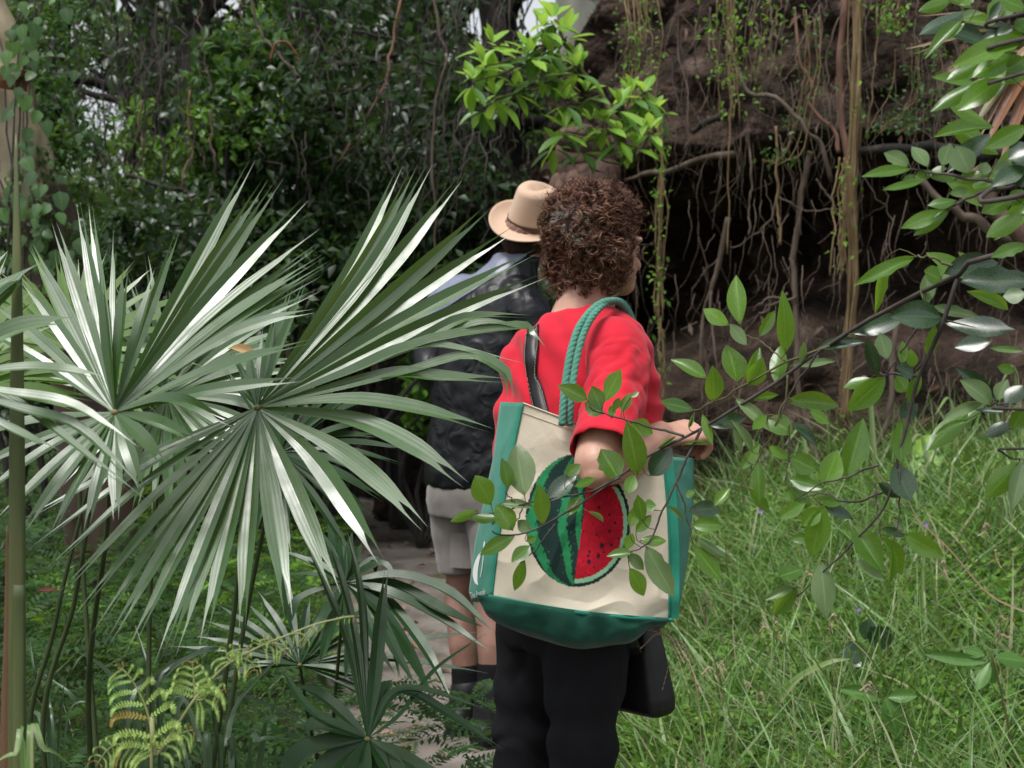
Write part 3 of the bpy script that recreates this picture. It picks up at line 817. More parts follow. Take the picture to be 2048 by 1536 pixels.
def cloth_tube(name, pts, radii, mat, parent, n=72, m=64, disp=None, thick=.0022, squash=1.0):
    """open sleeve: a tube of thin cloth with creases, open at both ends"""
    q = catmull(pts, m); rr = np.interp(np.linspace(0, 1, m + 1), np.linspace(0, 1, len(radii)), radii)
    x = None; v = []
    for i in range(m + 1):
        t = (q[min(m, i + 1)] - q[max(0, i - 1)]).normalized()
        x = (Vector((0, 1, 0)) if x is None else x); x = (x - t * x.dot(t)).normalized(); y = t.cross(x)
        for k in range(n):
            a = 2 * math.pi * k / n
            r = rr[i] + (disp(a, i / m) if disp else 0)
            v.append(q[i] + (x * math.cos(a) + y * math.sin(a) * squash) * float(r))
    f = np.array([(i * n + k, i * n + (k + 1) % n, (i + 1) * n + (k + 1) % n, (i + 1) * n + k) for i in range(m) for k in range(n)])
    o = obj(name, fast_mesh(name, [tuple(p) for p in v], f), mat, parent)
    s = o.modifiers.new('t', 'SOLIDIFY'); s.thickness = thick; s.offset = 0
    bake(o); o.data.polygons.foreach_set('use_smooth', np.ones(len(o.data.polygons), dtype=bool))
    return o
def slv(a, v):
    w = sstep(.15, .55, v)
    d = .0060 * w * noise.noise(Vector((math.cos(a) * 1.4, math.sin(a) * 1.4, v * 3.2 + a * .35)))           # soft drape
    d += .0042 * w * noise.noise(Vector((math.cos(a) * 2.4 + 4, math.sin(a) * 2.4, v * 9 + math.cos(a) * 2.5)))   # creases slanting to the elbow crook
    c = noise.noise(Vector((a * 1.2 + 9, v * 14 + 1.6 * math.sin(a), 2.0)))
    d -= .0045 * w * max(0, .35 - abs(c)) / .35 * (.4 + .6 * sstep(.5, .8, v))
    d += .004 * sstep(.86, 1.0, v)                                                     # hem flares a little
    if .955 < v < .968: d -= .0012                                                     # hem stitching
    return d
SLV = [W(1196, 694, -.075), W(1228, 694, -.118), W(1235, 735, -.152), W(1228, 800, -.205), W(1206, 903, -.292)]
sleeve_o = cloth_tube('sleeve', SLV, [.050, .058, .060, .059, .060], M['red'], shirt, disp=slv)
def trouser_fold(c, n):
    return .009 * noise.noise(Vector((c.x * 5, c.y * 5, c.z * 11))) - .007 * max(0, .25 - abs(noise.noise(Vector((c.x * 7 + 3, c.y * 7, c.z * 9 + c.x * 4))))) / .25 + .004 * math.sin(c.z * 60 + 4 * noise.noise(c * 5)) * math.exp(-((c.z - .45) / .2) ** 2)
t_ = MB()
loft(t_, [(W(1142, 1030), r_ * .155, f_ * .120), (W(1140, 1150), r_ * .165, f_ * .125), (W(1136, 1230), r_ * .158, f_ * .122), (W(1132, 1290), r_ * .145, f_ * .105)], 24)
for (pts, rad) in (([W(1172, 1220, -.06), W(1166, 1400, -.07), W(1160, 1640, -.07), W(1158, 1800, -.05), W(1158, 1985, -.03)], [.092, .080, .062, .058, .055]),
                   ([W(1078, 1220, .06), W(1060, 1400, .06), W(1046, 1640, .05), W(1045, 1800, .06), W(1045, 1985, .08)], [.090, .078, .060, .056, .055])):
    limb(t_, pts, rad, 18, 16)
organic('black_trousers', t_, .007, 6, M['black_cloth'], woman, trouser_fold)
for an in (W(1160, 1975, -.03), W(1045, 1975, .08)):
    g = MB(); base = Vector((an.x, an.y, gz(an.x, an.y)))
    loft(g, [(base - f_ * .07 + u_ * .003, r_ * .03, f_ * .02), (base - f_ * .05 + u_ * .05, r_ * .035, u_ * .05), (base + u_ * .05, r_ * .037, u_ * .05), (base + f_ * .08 + u_ * .03, r_ * .042, u_ * .03), (base + f_ * .15 + u_ * .02, r_ * .035, u_ * .02), (base + f_ * .175 + u_ * .015, r_ * .015, u_ * .012)], 16)
    g.build('shoe', M['boot'], woman)

# curly hair: a dark mass with thousands of curls
h_ = MB()
hr = hf.cross(u_).normalized()
for (px, py, dd, rx, ry, rz) in ((1184, 470, .0, .077, .090, .092), (1160, 452, -.01, .062, .076, .070), (1208, 430, .03, .054, .060, .052), (1158, 525, .01, .050, .056, .058), (1180, 535, -.02, .046, .048, .050), (1236, 446, .06, .026, .038, .042), (1228, 470, -.02, .026, .032, .038), (1226, 505, -.055, .024, .024, .028), (1146, 568, .01, .028, .034, .03)):
    ball(h_, W(px, py, dd), (rx, ry, rz))
hair = organic('curly_hair', h_, .008, 6, M['hair_core'], woman, lambda c, n: .003 + .011 * noise.noise(c * 20) + .004 * noise.noise(c * 45))
hm = hair.data
area = np.array([p.area for p in hm.polygons]); cen = np.array([tuple(p.center) for p in hm.polygons]); nor = np.array([tuple(p.normal) for p in hm.polygons])
def curls(n, mat, name, cond, strands=9, wmin=.0007, wmax=.0015, lmin=.026, lmax=.046, rmin=.005, rmax=.0095, lift=.006, core=False):
    """locks: bundles of strands that share one loose spiral"""
    g = MB()
    pick = RNG.choice(len(area), size=n, p=area / area.sum())
    for i in pick:
        c, nn = Vector(cen[i]), Vector(nor[i])
        if not cond(c, nn): continue
        sw = noise.noise_vector(c * 11)
        d = sw * 1.3 + Vector((0, 0, -.55)) + Vector([random.gauss(0, .3) for _ in range(3)])
        d = d - nn * d.dot(nn) * .75 + nn * .12
        d = d.normalized()
        L = random.uniform(lmin, lmax); R = random.uniform(rmin, rmax); turns = random.uniform(.9, 1.5); ph = random.uniform(0, 6.3); hd = random.choice((-1, 1))
        x = nn - d * nn.dot(d); x = x.normalized() if x.length > 1e-4 else d.orthogonal().normalized(); y = d.cross(x)
        if core:                                                    # the body of the lock
            pts = []
            for k in range(13):
                t = k / 12; an = ph + hd * turns * 6.283 * t
                pts.append(c + nn * (lift + R * .3) * min(1, t * 3) + d * L * t * .75 + (x * math.cos(an) + y * math.sin(an)) * R * min(1, .25 + 2 * t) * (1 - .25 * t))
            rc = random.uniform(.0010, .0020)
            v_, f_2, u_2 = tube_geo(pts, [rc * .6, rc, rc * .8, rc * .15], 6, False); g.add(v_, f_2, u_2)
        for s_i in range(strands):
            o = Vector([random.gauss(0, .0013) for _ in range(3)]); p2 = ph + random.gauss(0, .14); L2 = L * random.uniform(.8, 1.15); R2 = R * random.uniform(.75, 1.2)
            m = 10; pts = []
            for k in range(m + 1):
                t = k / m; an = p2 + hd * turns * 6.283 * t
                pts.append(c + o * (1 + t) + nn * (lift + R2 * .3) * min(1, t * 3) + d * L2 * t * .75 + (x * math.cos(an) + y * math.sin(an)) * R2 * min(1, .25 + 2 * t) * (1 - .25 * t))
            w = random.uniform(wmin, wmax)
            ribbon(g, pts, [w * (1 - .7 * (k / m) ** 2) for k in range(m + 1)], nn + Vector([random.gauss(0, .4) for _ in range(3)]), fold=.3)
    return g.build(name, mat, hair)
crown_pt = W(1140, 428, -.09)
curls(1150, M['hair'], 'curls', lambda c, n: (c - crown_pt).length > .015 + .03 * random.random(), 8, .0006, .0012, .024, .046, .006, .0115, .005, True)
curls(800, M['hair'], 'stray_hairs', lambda c, n: c.z > hc.z - .07, 1, .0004, .0008, .03, .05, .006, .012, .014)
curls(1600, M['hair_grey'], 'grey_crown', lambda c, n: (c - crown_pt).length < .05 * random.random() ** .7 + .006, 7, .0005, .0009, .02, .035, .003, .006, .004)

# spectacle arm over the ear
g = MB()
ear = hc - u_ * .004 - hf * .01 + hr * .078
g.add(*tube_geo([ear - hf * .02 - u_ * .012, ear + u_ * .004, ear + hf * .05 + u_ * .005, ear + hf * .098 + u_ * .003 - hr * .012], .0016, 6))
g.build('spectacle_arm', M['leather'], woman)

# ---------- tote bag with printed watermelon ----------
def Z3(x, y): return (900 + x * .36452, 740 + y * .36452)
BG = dict(TL=(1046, 806), TR=(1326, 912), BL=(984, 1190), BR=(1338, 1236))
tote = thing('tote_bag', W(1160, 1270, -.25), 'green and cream canvas tote bag printed with a cut watermelon', 'bag')
M['canvas_green'] = cloth_mat('green_canvas', (.012, .19, .125), (.022, .24, .165), .85, 2600, .5, .2, .3, 9.0)
M['canvas_dark'] = cloth_mat('dark_green_canvas', (.004, .062, .040), (.007, .085, .055), .85, 2600, .4, .2, .3, 9.0)  # shade on the downward base panel, put into a darker green
M['rope'] = cloth_mat('green_rope', (.06, .24, .17), (.10, .32, .24), .9, 5200, 1.0, .2)
m, nt, bs, out = mat_base('printed_canvas')
at = nt.nodes.new('ShaderNodeVertexColor'); at.layer_name = 'print'
nt.links.new(at.outputs[0], bs.inputs['Base Color']); bs.inputs['Roughness'].default_value = .88; bs.inputs['Specular IOR Level'].default_value = .25
tcn = nt.nodes.new('ShaderNodeTexCoord')
wv = N(nt, 'ShaderNodeTexNoise', Scale=700.0, Detail=1.0); nt.links.new(tcn.outputs['Object'], wv.inputs['Vector'])
b1 = N(nt, 'ShaderNodeBump', Strength=.25, Distance=.001); nt.links.new(wv.outputs[0], b1.inputs['Height'])
nf = N(nt, 'ShaderNodeTexNoise', Scale=11.0, Detail=3.0, Distortion=1.0); nt.links.new(tcn.outputs['Object'], nf.inputs['Vector'])
b2 = N(nt, 'ShaderNodeBump', Strength=.35, Distance=.01); nt.links.new(nf.outputs[0], b2.inputs['Height'])
nt.links.new(b2.outputs[0], b1.inputs['Normal']); nt.links.new(b1.outputs[0], bs.inputs['Normal'])
M['print'] = m

def bil(u, v, A, B, C, D):   # A top-left, B top-right, C bottom-left, D bottom-right
    return ((1 - v) * ((1 - u) * A[0] + u * B[0]) + v * ((1 - u) * C[0] + u * D[0]), (1 - v) * ((1 - u) * A[1] + u * B[1]) + v * ((1 - u) * C[1] + u * D[1]))
def bag_depth(u, v):
    d = -.205 - .040 * math.sin(math.pi * min(1, max(0, u))) * (.35 + .65 * v) - .03 * v
    d += .010 * noise.noise(Vector((u * 2.2, v * 2.6, 4))) - .005 * max(0, .22 - abs(noise.noise(Vector((u * 3 + v * 1.5, v * 2.5 - u, 8))))) / .22 * (.3 + v)
    return d + .004 * noise.noise(Vector((u * 5, v * 5, 1))) + .006 * math.sin(u * 9 + v * 4) * (v > .8) * (v - .8) * 4
def front_pt(u, v):
    px, py = bil(u, v, BG['TL'], BG['TR'], BG['BL'], BG['BR'])
    px += -10 * math.sin(math.pi * v) * (1 - u) * .6 + 6 * math.sin(math.pi * v) * u
    py += 8 * math.sin(math.pi * u) * v
    return px, py, W(px, py, bag_depth(u, v))
NU, NV = 210, 240
fv, cols = [], []
def melon(px, py):
    x, y = (px - 900) / .36452, (py - 740) / .36452
    cream = Vector((.62, .55, .44)) * (1 + .08 * noise.noise(Vector((px * .02, py * .02, 0))))
    # red bleed of the shirt light is not painted; only faint creases of dirt
    nzz = noise.noise(Vector((px * .25, py * .12, 3))) ; nz2 = noise.noise(Vector((px * .07, py * .07, 7)))
    x += 5 * nzz; y += 5 * noise.noise(Vector((px * .3, py * .3, 11)))
    ex, ey = (x - 705) / 290, (y - 826) / 366
    r = math.hypot(ex, ey)
    lx = 755 + (y - 620) * (683 - 755) / (1160 - 620)              # cut face edge
    dark, lite = Vector((.010, .030, .026)), Vector((.018, .20, .075))
    if r < 1.0 and x < lx:
        # rind stripes curving from the top
        tt = ex / max(.15, math.sqrt(max(.02, 1 - ey * ey)))
        col = dark.copy()
        for c0, w in ((-.86, .10), (-.28, .085), (.02, .05)):
            k = abs(tt - c0 - .03 * math.sin(y * .02)) / w + .55 * nzz
            if k < 1: col = lite * (1.0 + .3 * nz2)
        if abs(tt) < 1.2 and nzz + nz2 * .6 > .62: col = lite * .7
        return col
    e2 = math.hypot((x - 690) / 300, (y - 840) / 350)
    if x >= lx and e2 < 1.0:
        if e2 > .945: return dark * .9
        if e2 > .875 and y > 640: return Vector((.28, .52, .34))
        red = Vector((.42, .006, .022)) * (1 + .35 * nz2)
        for sx, sy, sr in ((835, 965, 13), (815, 1020, 11), (762, 1052, 11), (765, 995, 8), (875, 885, 9), (905, 840, 7), (818, 755, 8), (885, 960, 8), (805, 905, 7), (875, 795, 7), (790, 1080, 6), (760, 1020, 7), (925, 925, 6), (845, 1000, 6)):
            if math.hypot(x - sx, (y - sy) * .85) < sr: return Vector((.04, .008, .016))
        if nzz + .9 * nz2 > .55: red = red * .55
        return red
    return cream
for j in range(NV + 1):
    for i in range(NU + 1):
        u, v = i / NU, j / NV
        px, py, w = front_pt(u, v)
        fv.append(w); c = melon(px, py); cols.append((c[0], c[1], c[2], 1))
ff = np.array([(j * (NU + 1) + i, (j + 1) * (NU + 1) + i, (j + 1) * (NU + 1) + i + 1, j * (NU + 1) + i + 1) for j in range(NV) for i in range(NU)])
me = fast_mesh('front_panel', [tuple(q) for q in fv], ff)
ca = me.color_attributes.new('print', 'FLOAT_COLOR', 'POINT')
ca.data.foreach_set('color', np.array(cols, dtype=np.float32).ravel())
panel = obj('front_panel', me, M['print'], tote)
tag(panel, 'cream canvas front printed with a striped watermelon and a red cut slice')
# top hem of the front panel
g = MB()
for rr in (0, .045):
    g.add(*tube_geo([front_pt(u, rr)[2] + Vector((0, -.0012, 0)) for u in np.linspace(0, 1, 30)], .0016 if rr == 0 else .0006, 5))
M['cream'] = cloth_mat('cream_canvas', (.56, .48, .38), (.64, .56, .45), .88, 2600, .3, .1)
g.build('top_hem', M['cream'], panel)

def sheet(name, fn, nu, nv, mat, parent, thick=.0016):
    v = [fn(i / nu, j / nv) for j in range(nv + 1) for i in range(nu + 1)]
    f = np.array([(j * (nu + 1) + i, (j + 1) * (nu + 1) + i, (j + 1) * (nu + 1) + i + 1, j * (nu + 1) + i + 1) for j in range(nv) for i in range(nu)])
    o = obj(name, fast_mesh(name, [tuple(q) for q in v], f), mat, parent)
    if thick:
        s = o.modifiers.new('t', 'SOLIDIFY'); s.thickness = thick; s.offset = 0
        bake(o)
    return o
def edge(u0, outer, dep):           # gusset strip from front seam to the back edge
    def fn(u, v):
        px, py, w = front_pt(u0, v)
        ox = float(np.interp(v, [0, .3, .7, .95, 1], outer)); oy = float(np.interp(v, [0, 1], dep[2:]))
        q = W(px + (ox - px) * u, py + oy * u, bag_depth(u0, v) + .002 + (dep[0] + (dep[1] - dep[0]) * v) * u ** 1.4 + .006 * math.sin(u * 3.1 + v * 7) * u + .006 * noise.noise(Vector((u * 3 + u0 * 7, v * 8, 2))) * min(1, u * 3))
        return q
    return fn
lg = sheet('side_gusset', edge(0, [1001, 985, 950, 938, 944], (.10, .10, -2, 14)), 12, 40, M['canvas_green'], tote)
rg = sheet('side_gusset', edge(1, [1388, 1386, 1372, 1358, 1350], (.11, .09, 6, -4)), 12, 40, M['canvas_green'], tote)
# piping where front panel meets the gussets
for uu in (0, 1):
    g = MB(); g.add(*tube_geo([front_pt(uu, v)[2] + Vector((0, -.0015, 0)) for v in np.linspace(0, 1, 40)], .0024, 6)); g.build('seam', M['canvas_green'], lg if uu == 0 else rg)
g = MB()                         # green binding band right of the front panel
ribbon(g, [front_pt(1, v)[2] + Vector((.009, -.001, 0)) for v in np.linspace(0, 1, 24)], [.018] * 25, (0, -1, .1), fold=0)
g.build('binding', M['canvas_green'], rg)
def base_fn(u, v):
    px, py, w = front_pt(u, 1.0)
    ev = math.sin(min(1, v * 1.6) * math.pi / 2)
    drop = (22 + 5 * noise.noise(Vector((u * 6, v * 3, 0))) + 52 * math.sin(math.pi * min(1, u * 1.05 + .06)) ** .6) * ev
    inn = (14 + 6 * u) * (1 if u < .5 else -1) * abs(2 * u - 1) ** 2 * v
    q = W(px + inn - 30 * (1 - u) ** 5 * (1 - v), py + drop + 5 * math.sin(u * 17) * v * (1 - v) * 3, bag_depth(u, 1) - .004 + .13 * v ** 2.2 - .006 * math.sin(math.pi * v) + .010 * noise.noise(Vector((u * 9, v * 3, 5))) - .006 * max(0, .3 - abs(noise.noise(Vector((u * 7 + v, v * 4 - u * 2, 3))))) / .3)
    return q
base_p = sheet('base_panel', base_fn, 50, 16, M['canvas_dark'], tote)
g = MB(); g.add(*tube_geo([front_pt(u, 1.0)[2] + Vector((0, -.004, -.003)) for u in np.linspace(-.02, 1.02, 40)], [.004] * 40, 7)); g.build('base_piping', M['canvas_green'], base_p)
def back_fn(u, v):
    A = edge(0, [1001, 985, 950, 938, 944], (.10, .10, -2, 14))(1, v); B = edge(1, [1388, 1386, 1372, 1358, 1350], (.11, .09, 6, -4))(1, v)
    q = A.lerp(B, u); q.y += .012 * math.sin(math.pi * u); return q
sheet('back_panel', back_fn, 20, 24, M['cream'], tote)
# rope handles over the shoulder
for k, off in enumerate((0, 15)):
    pts = [W(1124 + off, 850, -.245 + .01 * k), W(1128 + off, 790, -.235), W(1137 + off, 725, -.21), W(1153 + off, 665, -.185), W(1180 + off * .8, 624, -.165), W(1213 + off * .5, 603, -.125 + .02 * k),
           W(1246 + off * .3, 612, -.06 + .02 * k), W(1278, 680, .005 + .02 * k), W(1287, 760, -.03), W(1274, 850, -.12)]
    g = MB(); q = catmull(pts, 170)
    for st_ in range(3):                                           # three twisted strands
        tw = []
        for i, p in enumerate(q):
            t = (q[min(170, i + 1)] - q[max(0, i - 1)]).normalized(); x = t.cross(Vector((.3, -.8, .5))).normalized(); y = t.cross(x); an = i * .62 + st_ * 2.094
            tw.append(p + (x * math.cos(an) + y * math.sin(an)) * .0022)
        g.add(*tube_geo(tw, .0052, 7))
    hd = g.build('handle', M['rope'], tote)
# white apple emblem and lettering on the left gusset
lf = edge(0, [1001, 985, 950, 938, 944], (.10, .10, -2, 14))
M['white_print'] = noisy_mat('white_print', [(.3, (.72, .74, .72)), (.7, (.82, .84, .82))], scale=30, rough=.8, bump=0)
def gus(u, v):
    q = lf(u, v); e1 = lf(min(1, u + .02), v) - lf(max(0, u - .02), v); e2 = lf(u, min(1, v + .01)) - lf(u, max(0, v - .01))
    n = e1.cross(e2).normalized()
    if n.y > 0: n = -n
    return q + n * .0022
g = MB()
def patch(pts):
    c = (sum(p[0] for p in pts) / len(pts), sum(p[1] for p in pts) / len(pts))
    v = [gus(*c)] + [gus(*p) for p in pts]
    g.add(v, [(0, i + 1, (i + 1) % len(pts) + 1) for i in range(len(pts))])
def band(L, R):
    g.add([gus(*p) for p in L] + [gus(*p) for p in R], [(i, i + 1, len(L) + i + 1, len(L) + i) for i in range(len(L) - 1)])
tt = np.linspace(0, 1, 15)
def arc(u0, amp, v0, v1): return [(u0 + amp * math.sin(math.pi * t) ** .6, v0 + (v1 - v0) * t) for t in tt]
band(arc(.60, .30, .755, .93), arc(.60, .08, .765, .925))          # left cheek
band(arc(.565, -.03, .755, .89), arc(.545, -.05, .755, .89))       # right rim
patch([(.56, .705), (.515, .715), (.52, .735), (.55, .75), (.58, .735), (.585, .715)])      # leaf
g.build('apple_emblem', M['white_print'], lg)
fc = bpy.data.curves.new('lettering', 'FONT'); fc.body = 'The frugole'; fc.size = 1.0; fc.shear = .25; fc.resolution_u = 2
to = bpy.data.objects.new('lettering', fc); COL.objects.link(to)
bpy.context.view_layer.update()
tm = bpy.data.meshes.new_from_object(to.evaluated_get(bpy.context.evaluated_depsgraph_get()))
bpy.data.objects.remove(to)
co = np.array([tuple(v.co) for v in tm.vertices]); wid = co[:, 0].max()
for v in tm.vertices:
    q = gus(.97 - .68 * v.co.x / wid, .985 - .045 * v.co.y)
    v.co = q
tm.update(); obj('lettering', tm, M['white_print'], lg)

# ---------- black shoulder bag ----------
hbag = thing('shoulder_bag', W(1290, 1420, .1), 'black leather shoulder bag hanging at the hip under the tote', 'bag')
g = MB()
sp = [W(1075, 655, .045), W(1061, 675, -.03), W(1062, 715, -.07), W(1074, 770, -.105), W(1090, 830, -.135), W(1120, 930, -.17), W(1180, 1080, -.175), W(1240, 1230, -.14), W(1270, 1310, -.06)]
from mathutils.bvhtree import BVHTree
bvh = BVHTree.FromPolygons([tuple(v.co) for v in shirt.data.vertices], [tuple(p.vertices) for p in shirt.data.polygons])
def on_shirt(px, py, lift=.007, fall=None):
    d = (P(px, py, 3.0) - CAMP).normalized(); h = bvh.ray_cast(CAMP, d)
    SN.append(h[1] if h[0] is not None else Vector((-.2, -1, .3)))
    return (h[0] - d * lift * .3 + h[1] * lift) if h[0] is not None else fall
SN = []
sp = [W(1084, 655, .09)] + [on_shirt(x, y, .006, W(x, y, 0)) for x, y in ((1070, 662), (1067, 676), (1065, 696), (1065, 722), (1069, 755), (1077, 790), (1086, 825), (1100, 870))] + [W(1130, 950, -.172), W(1190, 1090, -.17), W(1240, 1230, -.14), W(1270, 1310, -.06)]
sn = [Vector((0, -.2, 1))] + [Vector(n_) if Vector(n_).y < 0 else -Vector(n_) for n_ in SN] + [Vector((-.2, -1, .2))] * 4
def strap_n(t):
    u = t * (len(sn) - 1); k = min(int(u), len(sn) - 2); return sn[k].lerp(sn[k + 1], u - k)
sq = catmull(sp, 44)
ribbon(g, sq, [.030] * 45, strap_n, fold=.0)
st = g.build('strap', M['leather'], hbag)
bm = bmesh.new(); bm.from_mesh(st.data); bmesh.ops.remove_doubles(bm, verts=bm.verts, dist=1e-5); bm.to_mesh(st.data); bm.free()
s = st.modifiers.new('t', 'SOLIDIFY'); s.thickness = .003; s.offset = 0; bake(st)
for side in (-1, 1):
    g = MB()
    for i in range(0, 44):
        if i % 1 == 0:
            t = (sq[min(i + 1, 44)] - sq[max(i - 1, 0)]).normalized(); n = strap_n(i / 44); n = (n - t * n.dot(t)).normalized(); xx = t.cross(n)
            for q in (.15, .65):
                p = sq[i].lerp(sq[i + 1], q) + xx * side * .0128 + n * .0022
                g.add(*tube_geo([p - t * .0022, p + t * .0022], .0005, 4))
    g.build('stitching', M['stitch'], st)
g = MB()
loft(g, [(W(1250, 1240, .03), r_ * .07, f_ * .03), (W(1254, 1300, .03), r_ * .080, f_ * .036), (W(1262, 1385, .03), r_ * .090, f_ * .042), (W(1263, 1408, .03), r_ * .090, f_ * .040), (W(1264, 1418, .03), r_ * .082, f_ * .03)], 28, 6)
organic('pouch', g, .005, 2, M['leather'], hbag)

# ---------- person in hat ----------
def MM(px, py, dd=0.0): return P(px, py, 4.83 + dd)
am = math.radians(38)
fm = Vector((math.sin(am), math.cos(am), 0)); rm = Vector((math.cos(am), -math.sin(am), 0))
mf = MM(960, 1460, 0); mf.z = gz(mf.x, mf.y)
man = thing('person', mf, 'person in black rain jacket, grey shorts and pale brown felt hat standing on the path', 'person')
hn = Vector((.17, -.47, .87)).normalized()                       # hat tilts back as the head looks up
hfm = (fm - hn * fm.dot(hn)).normalized()
hcm = MM(1062, 468, 0)
hx_m = hfm.cross(hn)
b = MB()
head(b, hcm, hfm, hn, 1.05)
limb(b, [MM(1010, 585), MM(1035, 540), MM(1052, 500)], [.07, .062, .06])
TC = [(985, 562), (975, 600), (968, 680), (962, 780), (955, 880), (950, 950), (948, 1000)]
loft(b, [(MM(*TC[0]), rm * .13, fm * .08), (MM(*TC[1]), rm * .17, fm * .10), (MM(*TC[2]), rm * .165, fm * .115), (MM(*TC[3]), rm * .15, fm * .115), (MM(*TC[4]), rm * .15, fm * .115), (MM(*TC[5]), rm * .155, fm * .115), (MM(*TC[6]), rm * .15, fm * .11)])
ELm, WRm = MM(866, 735, .02), MM(930, 790, .30)
limb(b, [MM(900, 610, .1), MM(868, 670, .08), ELm], [.055, .048, .042])
limb(b, [ELm, MM(895, 765, .17), WRm], [.042, .038, .03])
limb(b, [MM(1045, 600, -.1), MM(1075, 680, -.12), MM(1085, 760, -.06)], [.055, .048, .042])
WRm2 = MM(1075, 800, .17)
limb(b, [MM(1085, 760, -.06), MM(1083, 785, .06), WRm2], [.042, .038, .03])
hand(b, WRm, (.6, .7, .1), (-.3, 0, 1), 1.1, -1, .9, .029); hand(b, WRm2, (0, 1, .1), (.2, 0, 1), 1.1, 1, .9, .029)
LEG = [([MM(915, 1010, .06), MM(925, 1150, .06), MM(918, 1200, .06), MM(928, 1290, .03), MM(935, 1380, .02)], 0), ([MM(990, 1010, -.06), MM(995, 1150, -.08), MM(985, 1200, -.09), MM(985, 1290, -.12), MM(985, 1380, -.14)], 1)]
for pts, _k in LEG: limb(b, pts, [.085, .058, .048, .052, .036], 16, 20)
for an in (LEG[0][0][-1], LEG[1][0][-1]): limb(b, [an, an + fm * .12 - Vector((0, 0, .06))], [.042, .034])
organic('body', b, .0055, 4, M['skin_m'], man)

def jfold(c, n):
    return .010 * noise.noise(Vector((c.x * 6, c.y * 6, c.z * 9))) + .009 * abs(noise.noise(Vector((c.x * 13, c.y * 13, c.z * 9)))) + .004 * noise.noise(Vector((c.x * 30, c.y * 30, c.z * 30)))
j_ = MB()
loft(j_, [(MM(1040, 512), rm * .078, fm * .078), (MM(1030, 530), rm * .085, fm * .085), (MM(1012, 553), rm * .11, fm * .095), (MM(985, 575), rm * .165, fm * .11), (MM(975, 605), rm * .195, fm * .125), (MM(970, 690), rm * .195, fm * .145), (MM(966, 790), rm * .19, fm * .15), (MM(960, 880), rm * .19, fm * .15), (MM(956, 945), rm * .192, fm * .15), (MM(955, 972), rm * .186, fm * .145)], 28)
limb(j_, [MM(925, 592, .09), MM(893, 625, .1), MM(872, 680, .08), MM(864, 735, .03)], [.075, .08, .07, .062], 18, 12)
limb(j_, [MM(864, 735, .03), MM(890, 770, .15), MM(920, 785, .26)], [.062, .058, .045], 18, 10)
limb(j_, [MM(1030, 600, -.09), MM(1062, 640, -.12), MM(1078, 700, -.12), MM(1085, 760, -.06)], [.075, .078, .07, .062], 18, 12)
limb(j_, [MM(1085, 760, -.06), MM(1083, 785, .05), MM(1078, 798, .14)], [.062, .058, .045], 18, 10)
limb(j_, [MM(985, 560, .02), MM(1010, 548, .02), MM(1035, 545, .02)], [.05, .06, .05], 14, 8)          # bunched hood and collar
jack = organic('rain_jacket', j_, .0085, 4, M['jacket'], man, jfold)
g = MB()                                                          # dark hair at the nape under the hat
ball(g, hcm + hn * .0 - hfm * .035, (.079, .079, .082), (hx_m, hfm, hn))
organic('hair', g, .007, 2, M['hair_core'], man, lambda c, n: .004 * noise.noise(c * 40))
# grey-blue layer just above the jacket: sky sheen on black nylon put into colour
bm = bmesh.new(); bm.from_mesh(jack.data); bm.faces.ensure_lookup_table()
for (qa, qb) in (((855, 640), (1010, 540)),):                   # straight edge of the sheen from the outer arm up to the collar
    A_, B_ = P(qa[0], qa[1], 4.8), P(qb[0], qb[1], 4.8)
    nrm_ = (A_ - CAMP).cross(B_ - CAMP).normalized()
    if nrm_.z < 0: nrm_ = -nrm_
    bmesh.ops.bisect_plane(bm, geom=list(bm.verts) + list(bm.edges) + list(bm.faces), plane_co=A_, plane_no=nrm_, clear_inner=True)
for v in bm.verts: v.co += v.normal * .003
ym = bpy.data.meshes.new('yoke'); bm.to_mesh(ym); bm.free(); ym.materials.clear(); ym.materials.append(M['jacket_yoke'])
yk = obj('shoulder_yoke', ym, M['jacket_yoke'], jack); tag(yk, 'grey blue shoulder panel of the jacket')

s_ = MB()
loft(s_, [(MM(952, 930), rm * .172, fm * .135), (MM(950, 980), rm * .18, fm * .14), (MM(950, 1030), rm * .175, fm * .13)], 24)
for pts, k in LEG:
    q = [pts[0] + Vector((0, 0, .06)), pts[0], pts[1] + Vector((0, 0, .01))]
    limb_p = catmull(q, 10); rad = np.interp(np.linspace(0, 1, 11), [0, .4, 1], [.10, .105, .084])
    v, f, uv = tube_geo(limb_p, list(rad), 20); s_.add(v, f)
sh = organic('shorts', s_, .007, 4, M['khaki'], man, lambda c, n: .007 * noise.noise(Vector((c.x * 8, c.y * 8, c.z * 12))))
g = MB()      # cargo pocket and hem seam
pk = [MM(895, 1068, -.045), MM(955, 1066, -.06), MM(955, 1135, -.06), MM(893, 1138, -.045)]
ribbon(g, [pk[0].lerp(pk[3], t) * .5 + pk[1].lerp(pk[2], t) * .5 for t in (0, .5, 1)], [.088] * 3, (-.3, -1, 0), fold=-.12)
g.build('cargo_pocket', M['khaki'], sh)
